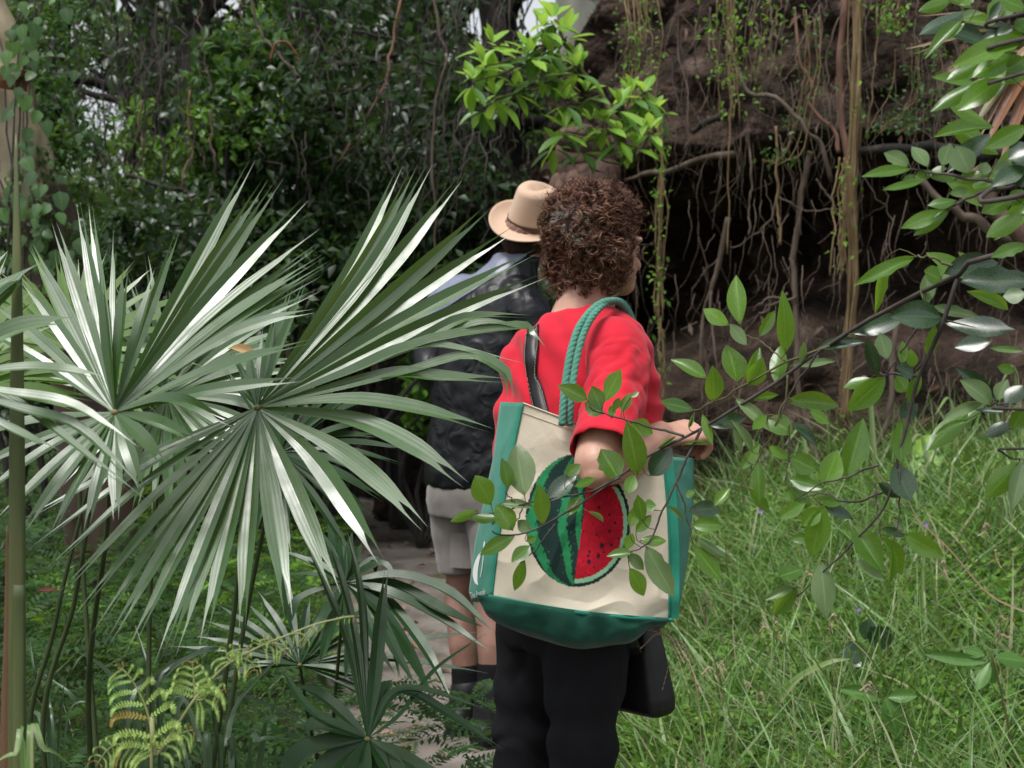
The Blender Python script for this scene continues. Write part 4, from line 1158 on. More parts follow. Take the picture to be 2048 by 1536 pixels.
for pts, k in LEG:
    an = pts[-1]; fx = Vector((an.x, an.y, gz(an.x, an.y)))
    g = MB(); limb(g, [pts[3].lerp(an, .55), an - Vector((0, 0, .02))], [.05, .052], 16, 8)
    organic('sock', g, .006, 2, M['sock'], man)
    g = MB()
    limb(g, [an + Vector((0, 0, .0)), fx + Vector((0, 0, .06)) - fm * .02], [.058, .056], 16, 6)
    loft(g, [(fx - fm * .085 + Vector((0, 0, .045)), rm * .03, Vector((0, 0, .035))), (fx - fm * .06 + Vector((0, 0, .05)), rm * .042, Vector((0, 0, .05))), (fx + fm * .03 + Vector((0, 0, .055)), rm * .05, Vector((0, 0, .055))), (fx + fm * .13 + Vector((0, 0, .04)), rm * .054, Vector((0, 0, .04))), (fx + fm * .205 + Vector((0, 0, .03)), rm * .035, Vector((0, 0, .026)))], 18, 2.6)
    bt = organic('boot', g, .006, 2, M['boot'], man)
    g = MB()
    loft(g, [(fx - fm * .09 + Vector((0, 0, .012)), rm * .03, Vector((0, 0, .012))), (fx - fm * .05 + Vector((0, 0, .012)), rm * .048, Vector((0, 0, .012))), (fx + fm * .13 + Vector((0, 0, .012)), rm * .057, Vector((0, 0, .012))), (fx + fm * .215 + Vector((0, 0, .014)), rm * .03, Vector((0, 0, .012)))], 18, 3)
    g.build('sole', M['sock'], bt)

# felt hat: brim, pinched crown, band
hat = bpy.data.objects.new('felt_hat', None); link(hat, man, Matrix.Translation(hcm + hn * .03))
hx = hfm.cross(hn)
hb = hcm + hn * .040
v, f = [], []
nr, na = 10, 56
for i in range(nr + 1):
    t = i / nr
    for k in range(na):
        a = 2 * math.pi * k / na
        ca, sa = math.cos(a), math.sin(a)
        r0 = (.078 * ca, .096 * sa); r1 = (.142 * ca, .156 * sa)
        x = r0[0] + (r1[0] - r0[0]) * t; y = r0[1] + (r1[1] - r0[1]) * t
        z = -.010 * t * sa * sa * 1.2 + .020 * t * t * ca * ca - .006 * math.sin(t * 3.1)
        v.append(hb + hx * x + hfm * y + hn * z)
for i in range(nr):
    for k in range(na):
        k2 = (k + 1) % na
        f.append((i * na + k, i * na + k2, (i + 1) * na + k2, (i + 1) * na + k))
bo = obj('brim', fast_mesh('brim', [tuple(q) for q in v], f), M['felt'], hat)
s = bo.modifiers.new('t', 'SOLIDIFY'); s.thickness = .0035; s.offset = 0; bake(bo); bo.data.polygons.foreach_set('use_smooth', np.ones(len(bo.data.polygons), dtype=bool))
v, f = [], []
nr = 26
for i in range(nr + 1):
    t = i / nr
    for k in range(na):
        a = 2 * math.pi * k / na
        ca, sa = math.cos(a), math.sin(a)
        if t < .6:
            q = t / .6; sc = 1 - .15 * q ** 1.4; z = .112 * q
        else:
            q = (t - .6) / .4
            sc = .85 * math.cos(q * math.pi / 2) ** .62 if q < 1 else 0.0; z = .110 + .030 * math.sin(q * math.pi / 2)
        x, y = .079 * ca * sc, .097 * sa * sc
        fr = sstep(.25, .98, t)
        z -= fr * .014 * (y / .097 > 0) * (y / .097)                                     # crown falls to the front
        z -= sstep(.52, .8, t) * .024 * math.exp(-(x / .019) ** 2) * math.exp(-((y - .010) / .058) ** 4)   # centre crease
        pinch = math.exp(-((sa - .62) / .38) ** 2) * sstep(.18, .72, t) * (1 - sstep(.72, .95, t))
        x *= 1 - .36 * pinch
        v.append(hb + hx * x + hfm * y + hn * z)
for i in range(nr):
    for k in range(na):
        k2 = (k + 1) % na
        f.append((i * na + k, i * na + k2, (i + 1) * na + k2, (i + 1) * na + k))
obj('crown', fast_mesh('crown', [tuple(q) for q in v], f), M['felt'], hat)
g = MB(); v, f = [], []
for i, (z, rr) in enumerate(((-.001, 1.030), (.011, 1.026), (.022, 1.012))):
    for k in range(na):
        a = 2 * math.pi * k / na
        v.append(hb + hx * .079 * rr * math.cos(a) + hfm * .097 * rr * math.sin(a) + hn * z)
for i in range(2):
    for k in range(na):
        k2 = (k + 1) % na; f.append((i * na + k, i * na + k2, (i + 1) * na + k2, (i + 1) * na + k))
obj('hat_band', fast_mesh('hat_band', [tuple(q) for q in v], f), M['hatband'], hat)
# ------------------------------------------------------------------ fan palms
def wprof(t, wmax, inner=.42):
    if t < inner: w = .10 + .90 * (t / inner) ** .9
    elif t < .62: w = 1.0
    else: w = max(.05, 1 - ((t - .62) / .38) ** 1.35)
    return wmax * w

def frond(plant, hub, d0, leaflets, mat, petiole=None, nrm=(-.15, -.62, .77), wpx=34, ku=.75, kdn=.80, name='frond', pet_r=.0046, seed=0, fork=.14, sagk=.07, inner=.42, mat2=None, pm=None, cup=0.0, face=None):
    """leaflets: list of dicts/tuples (tip or [via.., tip], optional width px, optional extra depth)"""
    rnd = random.Random(seed)
    H = P(hub[0], hub[1], d0)
    s = d0 / F_PX
    g = MB()
    if petiole: g.add(*tube_geo(catmull([P(*q) for q in petiole] + [H], 24), [pet_r * 1.5, pet_r, pet_r * .8], 7))
    root_o = g.build(name, pm or M['petiole'], plant) if petiole else None
    gh = MB(); ball(gh, H + Vector((0, -.002, 0)), (.006, .004, .005), nu=10, nv=6)
    if root_o is None: root_o = gh.build(name, M['hastula'], plant)
    else: gh.build('hub', M['hastula'], root_o)
    for k, lf in enumerate(leaflets):
        pts, w, ex = (lf + (None, None))[:3] if isinstance(lf, tuple) and isinstance(lf[0], (list, tuple)) else (lf, None, None)
        if not isinstance(pts, list): pts = [pts]
        w = (w or wpx * rnd.uniform(.85, 1.12)) * s * .84; ex = ex or 0
        tip = pts[-1]
        L = math.hypot(tip[0] - hub[0], tip[1] - hub[1])
        path = [H]
        def dep(q):
            dy = hub[1] - q[1]
            rr = math.hypot(q[0] - hub[0], q[1] - hub[1])
            return d0 + s * (ku * dy if dy > 0 else kdn * dy) + ex * rr / max(L, 1) + cup * s * rr
        if len(pts) == 1:
            mx, my = (hub[0] + tip[0]) / 2, (hub[1] + tip[1]) / 2
            horiz = abs(tip[0] - hub[0]) / max(L, 1)
            my -= .6 * sagk * L * horiz * rnd.uniform(.6, 1.4)
            path.append(P(mx, my, dep((mx, my)) - .02 * rnd.random()))
        for q in pts: path.append(P(q[0], q[1], dep(q) + rnd.uniform(-.015, .015)))
        m = 15
        q = catmull(path, m)
        phi = math.degrees(math.atan2(hub[1] - tip[1], tip[0] - hub[0]))
        nb, fo = Vector(nrm), .48 + .2 * rnd.random()
        if face:
            for a0, a1, kind in face:
                if a0 <= phi <= a1:
                    if kind == 'up': nb, fo = Vector((-.16, -.81, .57)), .16 + .14 * rnd.random()
                    else: nb, fo = Vector((.55, -.60, .52)), .40 + .2 * rnd.random()
        nn = nb + Vector((rnd.gauss(0, .11), rnd.gauss(0, .08), rnd.gauss(0, .10)))
        tw = rnd.gauss(0, .25)
        g = MB()
        ribbon(g, q, [wprof(i / m, w, inner) for i in range(m + 1)], lambda t, nn=nn, tw=tw: nn + Vector((tw * t, 0, tw * t * .4)), fold=fo, fork=fork)
        g.build('leaflet', (mat2 if (mat2 and rnd.random() < .3) else mat), root_o)
    return root_o

def fan(hub, R, a0, a1, n, seed=0, jit=.1, squash=1.0):
    """tips spread round the hub between two angles (degrees, 0 = right, counter-clockwise up)"""
    r = random.Random(seed)
    out = []
    for k in range(n):
        a = math.radians(a0 + (a1 - a0) * k / (n - 1) + r.gauss(0, 1.5)); rr = R * (1 + r.gauss(0, jit))
        out.append((hub[0] + rr * math.cos(a), hub[1] - rr * math.sin(a) * squash))
    return out

# ---- large palm with the two big fans ----
bx, by = -.72, 2.62
palm = thing('fan_palm', (bx, by, gz(bx, by)), 'large fan palm whose two broad silvery green fans spread in front of the path', 'palm')
A_HUB = (515, 815)
pet_base = (330, 2150, 2.62)
A = [([(478, 735)], 18), ([(470, 765)], 16), ([(497, 697)], 24), ([(528, 655)], 20), ([(553, 618)], 20), ([(585, 565)], 20), ([(612, 560)], 22),
     ([(700, 540), (802, 330)], 34, .05), ([(715, 540), (832, 327)], 36, .03), ([(735, 545), (861, 327)], 38), ([(760, 555), (921, 356)], 42), ([(790, 580), (983, 408)], 42), ([(800, 610), (1036, 453)], 40),
     ([(810, 640), (1073, 503)], 40), ([(830, 660), (1092, 550)], 38), ([(800, 700), (930, 637), (1063, 633)], 30), ([(850, 690), (960, 648), (1050, 655)], 28),
     ([(720, 735), (860, 682), (1035, 656), (1060, 668), (1087, 695)], 34), ([(700, 745), (850, 692), (1050, 730)], 34), ([(720, 770), (840, 738), (940, 713), (1000, 738), (1017, 762), (1021, 806)], 34),
     ([(760, 752), (880, 755), (1022, 762)], 38), ([(690, 802), (840, 822), (985, 862)], 46), ([(700, 838), (830, 895), (932, 970)], 50), ([(660, 890), (760, 965), (850, 1058)], 48),
     ([(620, 910), (700, 1020), (765, 1127)], 48), ([(675, 1192)], 48), ([(577, 1232)], 48), ([(484, 1268)], 46), ([(405, 1288)], 42), ([(345, 1312)], 38), ([(314, 1328)], 34), ([(250, 1320)], 34),
     ([(209, 1297)], 30), ([(185, 1272)], 28), ([(150, 1235)], 26), ([(118, 1190)], 24), ([(88, 1145)], 24), ([(60, 1098)], 22), ([(38, 1045)], 20)]
frond(palm, A_HUB, 2.30, A, M['palm'], [pet_base, (430, 1500, 2.55), (500, 980, 2.42)], seed=3, face=[(-165, -12, 'up'), (18, 62, 'side')])
B_HUB = (230, 825)
B = [([(-60, 640)], 28), ([(-30, 590)], 30), ([(40, 552)], 32), ([(61, 490)], 34), ([(108, 444)], 36), ([(157, 407)], 34), ([(181, 410)], 30), ([(229, 458)], 26), ([(202, 532)], 30, -.15), ([(253, 525)], 34, -.14), ([(314, 535)], 30, -.08),
     ([(359, 452)], 26), ([(375, 560), (506, 318)], 40), ([(390, 575), (533, 355)], 38), ([(400, 590), (564, 352)], 40), ([(420, 600), (612, 398)], 42), ([(430, 630), (644, 458)], 36), ([(636, 490)], 30),
     ([(648, 511)], 30), ([(663, 523)], 28), ([(640, 550)], 30), ([(642, 578)], 30, -.05), ([(420, 690), (530, 642), (629, 622)], 32, -.1), ([(430, 735), (624, 682)], 30, -.12), ([(420, 780), (607, 758)], 32, -.12), ([(350, 800), (468, 850)], 32, -.08), ([(393, 882)], 34), ([(328, 928)], 36),
     ([(284, 982)], 36), ([(232, 1042)], 34), ([(171, 1065)], 34), ([(101, 1073)], 34), ([(37, 1073)], 32), ([(-10, 1045)], 30), ([(-50, 1000)], 28), ([(-80, 950)], 26), ([(-110, 890)], 26)]
frond(palm, B_HUB, 2.12, B, M['palm'], [(300, 2250, 2.55), (180, 1500, 2.45), (215, 1050, 2.25)], seed=8, nrm=(-.30, -.52, .80), face=[(96, 175, 'up'), (-180, -60, 'up'), (2, 40, 'up'), (42, 72, 'side')])
# fans farther back in the same clump
frond(palm, (335, 790), 2.75, fan((335, 790), 300, 150, -150, 40, 4, .08, .8), M['palm'], [(300, 1900, 2.75), (300, 1200, 2.8)], seed=12, wpx=26, sagk=.1, face=[(-60, 60, 'up')])
frond(palm, (560, 905), 2.62, fan((560, 905), 240, 120, -190, 30, 9, .12, .8), M['palm_dark'], [(380, 1950, 2.7), (480, 1300, 2.7)], seed=13, wpx=22, sagk=.12)
frond(palm, (150, 700), 2.72, fan((150, 700), 250, 190, -60, 26, 10, .1, .85), M['palm_young'], [(230, 1950, 2.7), (170, 1200, 2.75)], seed=14, wpx=26)
# bare stalks of older fans
for q in ([(280, 2150, 2.62), (90, 1536, 2.5), (150, 1200, 2.45), (185, 1000, 2.42)], [(300, 2150, 2.6), (70, 1560, 2.45), (110, 1250, 2.42), (180, 960, 2.4)]):
    g = MB(); g.add(*tube_geo(catmull([P(*p) for p in q], 24), [.006, .0045, .003], 7)); g.build('leaf_stalk', M['petiole'], palm)

# ---- palm at the left edge: bright fan, spear leaf and cut stalks ----
bx, by = -.80, 1.95
palm2 = thing('fan_palm', (bx, by, gz(bx, by)), 'fan palm with yellow green fan, upright spear leaf and cut stalks', 'palm')
C = [([(-40, 620), (88, 526)], 60), ([(20, 665), (148, 640)], 56), ([(30, 738), (130, 742), (208, 757)], 36), ([(20, 788), (150, 815), (275, 897)], 36), ([(40, 820), (160, 860), (285, 985)], 34), ([(0, 850), (120, 905)], 30), ([(20, 800), (300, 1010)], 26),
     ([(-40, 560), (12, 498)], 40), ([(0, 600), (45, 560)], 36), ([(-120, 420)], 40), ([(-60, 480)], 40), ([(-100, 1000)], 34), ([(-20, 1020)], 34), ([(-200, 1050)], 34)]
frond(palm2, (-150, 760), 1.85, C, M['palm'], [(-180, 2450, 1.95), (-170, 1400, 1.92)], seed=21, nrm=(.2, -.6, .78), sagk=.12)
C2 = [(10, 505), (40, 545), (75, 600), (85, 570), (120, 650), (130, 690), (135, 720), (200, 770), (200, 740), (195, 800), (100, 700), (60, 640), (205, 785), (190, 830)]
frond(palm2, (-120, 800), 2.32, C2, M['palm_young'], [(-150, 2200, 2.2), (-140, 1400, 2.3)], seed=22, wpx=38, nrm=(.1, -.6, .78), sagk=.12)
def stalk(name, pts, r, parent, mat, flat=.5, top=True):
    q = catmull([P(*p) for p in pts], 26)
    rr = np.interp(np.linspace(0, 1, 27), np.linspace(0, 1, len(r)), r)
    g = MB(); rings = []
    for p, w in zip(q, rr): rings.append((p, Vector((w, 0, 0)), Vector((0, w * flat, 0))))
    loft(g, rings, 14, 3)
    return g.build(name, mat, parent)
M['stalk'] = noisy_mat('stalk_green', [(.3, (.06, .085, .03)), (.6, (.10, .12, .045)), (.8, (.15, .11, .05))], scale=8, stretch=(8, 8, .25), rough=.5, bump=.3, bdist=.002)
M['stalk_brown'] = noisy_mat('stalk_brown', [(.3, (.10, .055, .03)), (.7, (.16, .09, .05))], scale=8, stretch=(8, 8, .4), rough=.7, bump=.3, bdist=.002)
stalk('spear_leaf', [(30, 2420, 1.95), (34, 1536, 1.95), (34, 900, 1.95), (34, 500, 1.96), (32, 268, 1.98)], [.013, .012, .0105, .006, .0008], palm2, M['stalk'])
stalk('cut_stalk', [(36, 2450, 1.9), (38, 1536, 1.9), (38, 1170, 1.9)], [.010, .0078, .0074], palm2, M['stalk'])
stalk('brown_stalk', [(8, 2450, 1.98), (12, 1536, 1.98), (17, 1250, 1.98), (14, 1050, 1.98)], [.010, .008, .006, .001], palm2, M['stalk_brown'])

# ---- young palms low beside the path ----
E_HUB = (735, 1478)
b3 = P(725, 1720, 2.95); b3.z = gz(b3.x, b3.y)
palm3 = thing('young_palm', b3, 'small dark green palm with splayed fan at the path edge', 'palm', 'young palms at the path edge')
E = [([(750, 1350), (760, 1240), (773, 1138)], 34), ([(700, 1300), (655, 1180), (610, 1085)], 20), ([(712, 1280), (680, 1150), (655, 1080)], 20), ([(725, 1250), (715, 1150), (692, 1060)], 18), ([(730, 1250), (722, 1180), (715, 1120)], 14),
     ([(650, 1400), (590, 1370)], 34), ([(640, 1455), (605, 1465)], 46), ([(620, 1420), (560, 1330)], 22), ([(610, 1510), (560, 1580)], 60), ([(640, 1560), (600, 1680)], 64), ([(700, 1600), (680, 1720)], 64), ([(755, 1560), (770, 1700)], 60), ([(800, 1560), (850, 1660)], 54), ([(840, 1540), (940, 1610)], 40),
     ([(780, 1390), (850, 1380), (985, 1425)], 18), ([(800, 1385), (900, 1430), (1010, 1505)], 24), ([(800, 1430), (870, 1340), (980, 1262)], 12), ([(760, 1420), (770, 1380), (790, 1360)], 40)]
frond(palm3, E_HUB, 2.55, E, M['palm_dark'], [(728, 1740, 2.9), (735, 1620, 2.7)], seed=31, nrm=(0, -.5, .86), inner=.25, fork=.08)
F_HUB = (690, 1165)
b4 = P(650, 1560, 3.75); b4.z = gz(b4.x, b4.y)
palm4 = thing('young_palm', b4, 'low palm whose dark leaflets arch towards the bare leg', 'palm', 'young palms at the path edge')
FF = [([(800, 1155), (900, 1190), (985, 1262)], 34), ([(790, 1175), (890, 1225), (965, 1255)], 34), ([(780, 1190), (880, 1240), (975, 1300)], 34), ([(770, 1200), (850, 1300), (900, 1395)], 30), ([(760, 1220), (820, 1310), (868, 1400)], 30), ([(750, 1220), (790, 1300), (830, 1370)], 26),
      ([(750, 1180), (780, 1260), (800, 1360)], 24), ([(720, 1200), (750, 1280), (790, 1350)], 20), ([(640, 1060)], 20), ([(655, 1045)], 20), ([(668, 1062)], 18), ([(682, 1058)], 20), ([(705, 1062)], 20), ([(725, 1085)], 20), ([(745, 1120), (752, 1150)], 22), ([(760, 1130), (790, 1160)], 24),
      ([(600, 1110)], 22), ([(570, 1150)], 24), ([(600, 1200), (580, 1250)], 26), ([(640, 1250), (600, 1300)], 26), ([(660, 1260), (640, 1330)], 26), ([(560, 1100)], 20), ([(700, 1290), (690, 1360)], 24)]
frond(palm4, F_HUB, 3.35, FF, M['palm_dark'], [(655, 1600, 3.7), (670, 1400, 3.5)], seed=32, nrm=(0, -.4, .9), inner=.25, fork=.06)
frond(palm4, (600, 1330), 3.5, fan((600, 1330), 260, 200, -40, 22, 5, .2, .6), M['palm_dark'], [(655, 1600, 3.7), (620, 1450, 3.6)], seed=33, wpx=24, nrm=(0, -.3, .95))
# ------------------------------------------------------------------ overhanging shrub with the long branch
def Z4(x, y): return (1300 + x * .36523, 976 + y * .36523)
def bd(px, py):      # depth of the hanging branch: it leans away from the trunk at the right
    d = float(np.interp(px, [900, 1150, 1400, 1700, 1900, 2150], [2.40, 2.38, 2.36, 2.22, 2.08, 1.95]))
    if py < 480: d = float(np.interp(px, [1700, 2100], [1.95, 1.75]))
    return d
base = Vector((1.35, 2.05, 0)); base.z = gz(base.x, base.y)
shrub = thing('overhanging_shrub', base, 'glossy leaved shrub whose long branch droops across the tote bag', 'shrub')
g = MB(); g.add(*tube_geo(wobble([base, base + Vector((-.05, 0, .8)), base + Vector((.0, -.05, 1.5)), base + Vector((-.1, 0, 2.3))], 20, .03, 2, 3), [.03, .022, .012], 9))
g.build('trunk', M['twig'], shrub)
def pxd(q, dd=0): return P(q[0], q[1], bd(*q) + dd)
BR = []; BP = []; ST = MB()
def branch(px, r0, r1, mat='twig', dd=0.0, start=None, n=30, amp=.004):
    pts = [pxd(q, dd) for q in px]
    if start is not None: pts = [start] + pts
    q = wobble(pts, n, amp, 4, px[0][0] * .1 + px[0][1] * .07)
    g = MB(); g.add(*tube_geo(q, [r0, (r0 + r1) / 2, r1], 7))
    o = g.build('branch', M[mat], shrub); BR.append(o); BP.extend(q); return o
main = branch([(2048, 500), (1915, 552), (1800, 608), (1710, 655), (1640, 702), (1560, 762), (1480, 812), (1400, 855), (1300, 908), (1240, 953), (1150, 1015), (1060, 1065), (1000, 1072), (985, 1062)], .0044, .0011, start=base + Vector((0, 0, 1.45)), n=50)
s2 = branch([(1915, 556), (1880, 660), (1835, 770), (1805, 880), (1790, 940), (1770, 1010), (1710, 1080), (1640, 1150), (1590, 1190)], .0036, .001)
branch([(1404, 855), (1352, 962), (1302, 1075), (1265, 1105)], .0026, .0009)
branch([(1352, 962), (1374, 1030), (1386, 1100)], .0016, .0007)
branch([(1368, 872), (1290, 850), (1225, 832), (1180, 815)], .0024, .0009)
branch([(1660, 692), (1570, 725), (1480, 775), (1420, 808), (1385, 825)], .0024, .0009, 'twig_green')
branch([(1570, 722), (1530, 690), (1490, 668)], .0014, .0007, 'twig_green')
branch([(1240, 955), (1170, 985), (1080, 1000), (1010, 1022), (955, 1026)], .0022, .0008)
branch([(1110, 1048), (1075, 1095), (1040, 1125)], .0018, .0007)
branch([(1050, 1005), (1040, 1030), (1020, 1055)], .0014, .0006)
branch([(1030, 1005), (1010, 985)], .0012, .0006)
branch([(1575, 750), (1572, 790), (1558, 830), (1538, 880), (1510, 930), (1475, 980), (1448, 1010)], .002, .0008, 'twig_green')
branch([(1640, 700), (1590, 770), (1560, 835)], .0022, .001)
branch([(1840, 752), (1780, 748), (1745, 750)], .0022, .001)
branch([(1835, 655), (1805, 700), (1780, 740), (1765, 770)], .0018, .0009)
branch([(1765, 985), (1700, 1005), (1650, 985), (1600, 1000)], .0022, .0008)
branch([(1757, 930), (1700, 950), (1640, 970), (1590, 1000)], .002, .0008)
branch([(1750, 965), (1756, 1010), (1762, 1070)], .0018, .0008)
branch([(1800, 940), (1800, 1000), (1796, 1060)], .0016, .0008)
branch([(1702, 1078), (1705, 1110), (1705, 1130)], .0014, .0007)
branch([(1578, 850), (1578, 900), (1572, 960), (1600, 985)], .0016, .0008)
branch([(2060, 385), (1985, 365), (1900, 352), (1820, 335)], .004, .0012, start=base + Vector((0, -.05, 1.62)))
branch([(2030, 372), (1940, 392), (1880, 425), (1835, 455)], .0026, .001)
branch([(2060, 20), (2000, 55), (1925, 42)], .0035, .001, start=base + Vector((-.05, 0, 1.85)))
branch([(2060, 75), (2000, 110), (1970, 150), (1960, 155)], .0035, .001, start=base + Vector((-.05, 0, 1.8)))
branch([(2060, 140), (2010, 157), (1975, 157)], .003, .001, start=base + Vector((-.05, 0, 1.78)))
branch([(2070, 820), (2010, 810), (1985, 806)], .003, .001, start=base + Vector((0, 0, 1.15)))
branch([(2070, 900), (2040, 920)], .003, .001, start=base + Vector((0, 0, 1.05)))
branch([(1905, 532), (1880, 522), (1850, 512), (1832, 512)], .0026, .0012, 'twig_green')

LM = [fast_mesh('leaf', *(lambda r: (r[0], r[1], True, r[2]))(leaf_geo(8, fo, dr, wv_, wi, 1.0, bi, sd))) for fo, dr, wv_, wi, bi, sd in
      ((.10, .10, .008, .50, 0, 1), (.17, .18, .012, .46, 0, 2), (.07, -.08, .010, .52, 1, 3), (.24, .22, .015, .5, 0, 4), (.12, .05, .018, .48, 1, 5), (-.10, .14, .012, .5, 0, 6))]
LROLL = fast_mesh('leaf', *(lambda r: (r[0], r[1], True, r[2]))(leaf_geo(8, .9, .12, .006, .5, 1, 0, 7)))
LVAR = {}
def leaf_mesh(k, mat):
    key = (k, mat)
    if key not in LVAR:
        me = (LROLL if k == 'r' else LM[k]).copy(); me.name = 'leaf'; me.materials.clear(); me.materials.append(M[mat]); LVAR[key] = me
    return LVAR[key]
_lr = random.Random(5)
def leaf(a, b, w, mat='leaf', dd=0.0, roll=None, kind=None, dep=bd, parent=None, tilt=None):
    """leaf between two photograph pixels, w = width in pixels"""
    d = dep(*a) + dd
    A_ = P(a[0], a[1], d)
    b = (a[0] + (b[0] - a[0]) * 1.06, a[1] + (b[1] - a[1]) * 1.06)
    L = math.hypot(b[0] - a[0], b[1] - a[1])
    s = d / F_PX
    B_ = P(b[0], b[1], d + L * s * (_lr.uniform(-.5, .35) if tilt is None else tilt))
    n = Vector((_lr.gauss(0, .25), -1, _lr.uniform(.15, .8)))
    if roll: n = Vector(roll)
    k = kind if kind is not None else _lr.randrange(6)
    o = bpy.data.objects.new('leaf', leaf_mesh(k, mat))
    Mx = leaf_matrix(A_, B_, n, w * s * 1.22)
    par = parent or min(BR[:2], key=lambda o_: 0)
    link(o, par, Mx)
    if dep is bd:                                   # stalk joining the leaf to the nearest twig
        c = min(BP, key=lambda q_: (q_ - A_).length_squared)
        if (c - A_).length < .09:
            m_ = c.lerp(A_, .6) + (A_ - B_).normalized() * (c - A_).length * .25
            ST.add(*tube_geo(catmull([c, m_, A_, A_.lerp(B_, .08)], 6), .0007, 4, False))
    return o
def L1(lst, Z, k=.36523, **kw):
    for e in lst:
        a, b, w = Z(*e[0]), Z(*e[1]), e[2] * k
        leaf(a, b, w, *(e[3:4] or ('leaf',)), **kw)

# leaves read off the photograph, part by part
R1 = [((430, 548), (308, 455), 85), ((495, 545), (462, 285), 90), ((530, 660), (440, 550), 62, 'leaf_pale'), ((600, 610), (680, 475), 58), ((740, 700), (740, 395), 82), ((475, 860), (440, 655), 130), ((310, 840), (135, 725), 75),
      ((345, 965), (355, 795), 92), ((240, 1015), (70, 970), 66), ((690, 870), (720, 660), 80), ((520, 850), (610, 680), 55), ((540, 880), (625, 745), 100), ((760, 775), (1010, 740), 52, 'leaf_pale'), ((830, 760), (835, 640), 44, 'leaf_pale'),
      ((920, 672), (1150, 625), 66, 'leaf_dark'), ((1115, 595), (1375, 500), 105, 'leaf_dark'), ((1600, 512), (1360, 480), 140, 'leaf_dark'), ((1620, 540), (1985, 590), 112, 'leaf_dark'), ((1690, 310), (2110, 300), 150, 'leaf_dark'), ((1610, 265), (1920, 180), 120, 'leaf_dark'),
      ((1290, 185), (1242, 470), 58), ((1450, 175), (1140, 315), 72), ((1510, 440), (1528, 265), 75, 'leaf_pale'), ((1250, 830), (1190, 620), 62, 'leaf_dark'), ((1300, 735), (1260, 600), 78, 'leaf_pale'), ((1290, 830), (1100, 1010), 112), ((1210, 840), (1070, 880), 54), ((1450, 830), (1355, 780), 95, 'leaf_dark'),
      ((1365, 1050), (1455, 985), 85, 'leaf_dark'), ((1410, 980), (1480, 800), 55), ((750, 965), (1045, 970), 92), ((470, 950), (660, 1110), 60, 'leaf_pale'), ((330, 1100), (520, 1045), 80, 'leaf_dark'), ((650, 1060), (775, 1130), 100), ((770, 1090), (925, 1190), 75, 'leaf_dark'), ((870, 1010), (970, 1085), 60),
      ((1075, 1385), (1170, 1080), 112), ((950, 1430), (1035, 1240), 112), ((765, 1270), (900, 1340), 100), ((500, 1340), (595, 1205), 58), ((650, 1210), (755, 1270), 54), ((760, 1390), (945, 1440), 72), ((755, 1440), (880, 1530), 92), ((900, 1500), (1040, 1530), 62), ((1380, 1060), (1370, 1290), 92), ((1340, 1300), (1420, 1505), 122, 'leaf_dark'),
      ((1250, 1410), (1370, 1490), 52, 'leaf_dark'), ((1870, 980), (1735, 850), 100, 'leaf_pale'), ((1830, 970), (1610, 1060), 50, 'leaf_pale'), ((1730, 1070), (1570, 1140), 44), ((1950, 1020), (1790, 1020), 34, 'leaf_dark'), ((1980, 1080), (1840, 1150), 62, 'leaf_dark'), ((1900, 960), (1950, 850), 70, 'leaf_pale'), ((2048, 880), (1950, 960), 84, 'leaf_dark'),
      ((1980, 1120), (2060, 1000), 90), ((2020, 1300), (1850, 1490), 100), ((2048, 1290), (1990, 1530), 84, 'leaf_pale'), ((2000, 800), (1900, 780), 50), ((2048, 690), (1870, 680), 34), ((2060, 110), (1880, 170), 72), ((1600, 300), (1500, 255), 90), ((2060, 380), (1940, 380), 92, 'leaf_pale'), ((1870, 640), (1680, 660), 84, 'leaf_dark'),
      ((1530, 450), (1800, 500), 60, 'leaf_pale'), ((1520, 720), (1560, 560), 60), ((1380, 760), (1390, 640), 50), ((1440, 780), (1430, 690), 52), ((1340, 830), (1420, 900), 90), ((560, 1240), (480, 1080), 50, 'leaf_pale'), ((500, 1250), (460, 1120), 44, 'leaf_pale'), ((590, 1280), (600, 1510), 60), ((1300, 1400), (1380, 1330), 70), ((560, 960), (700, 920), 40), ((640, 1040), (560, 1120), 50)]
L1(R1, Z1)
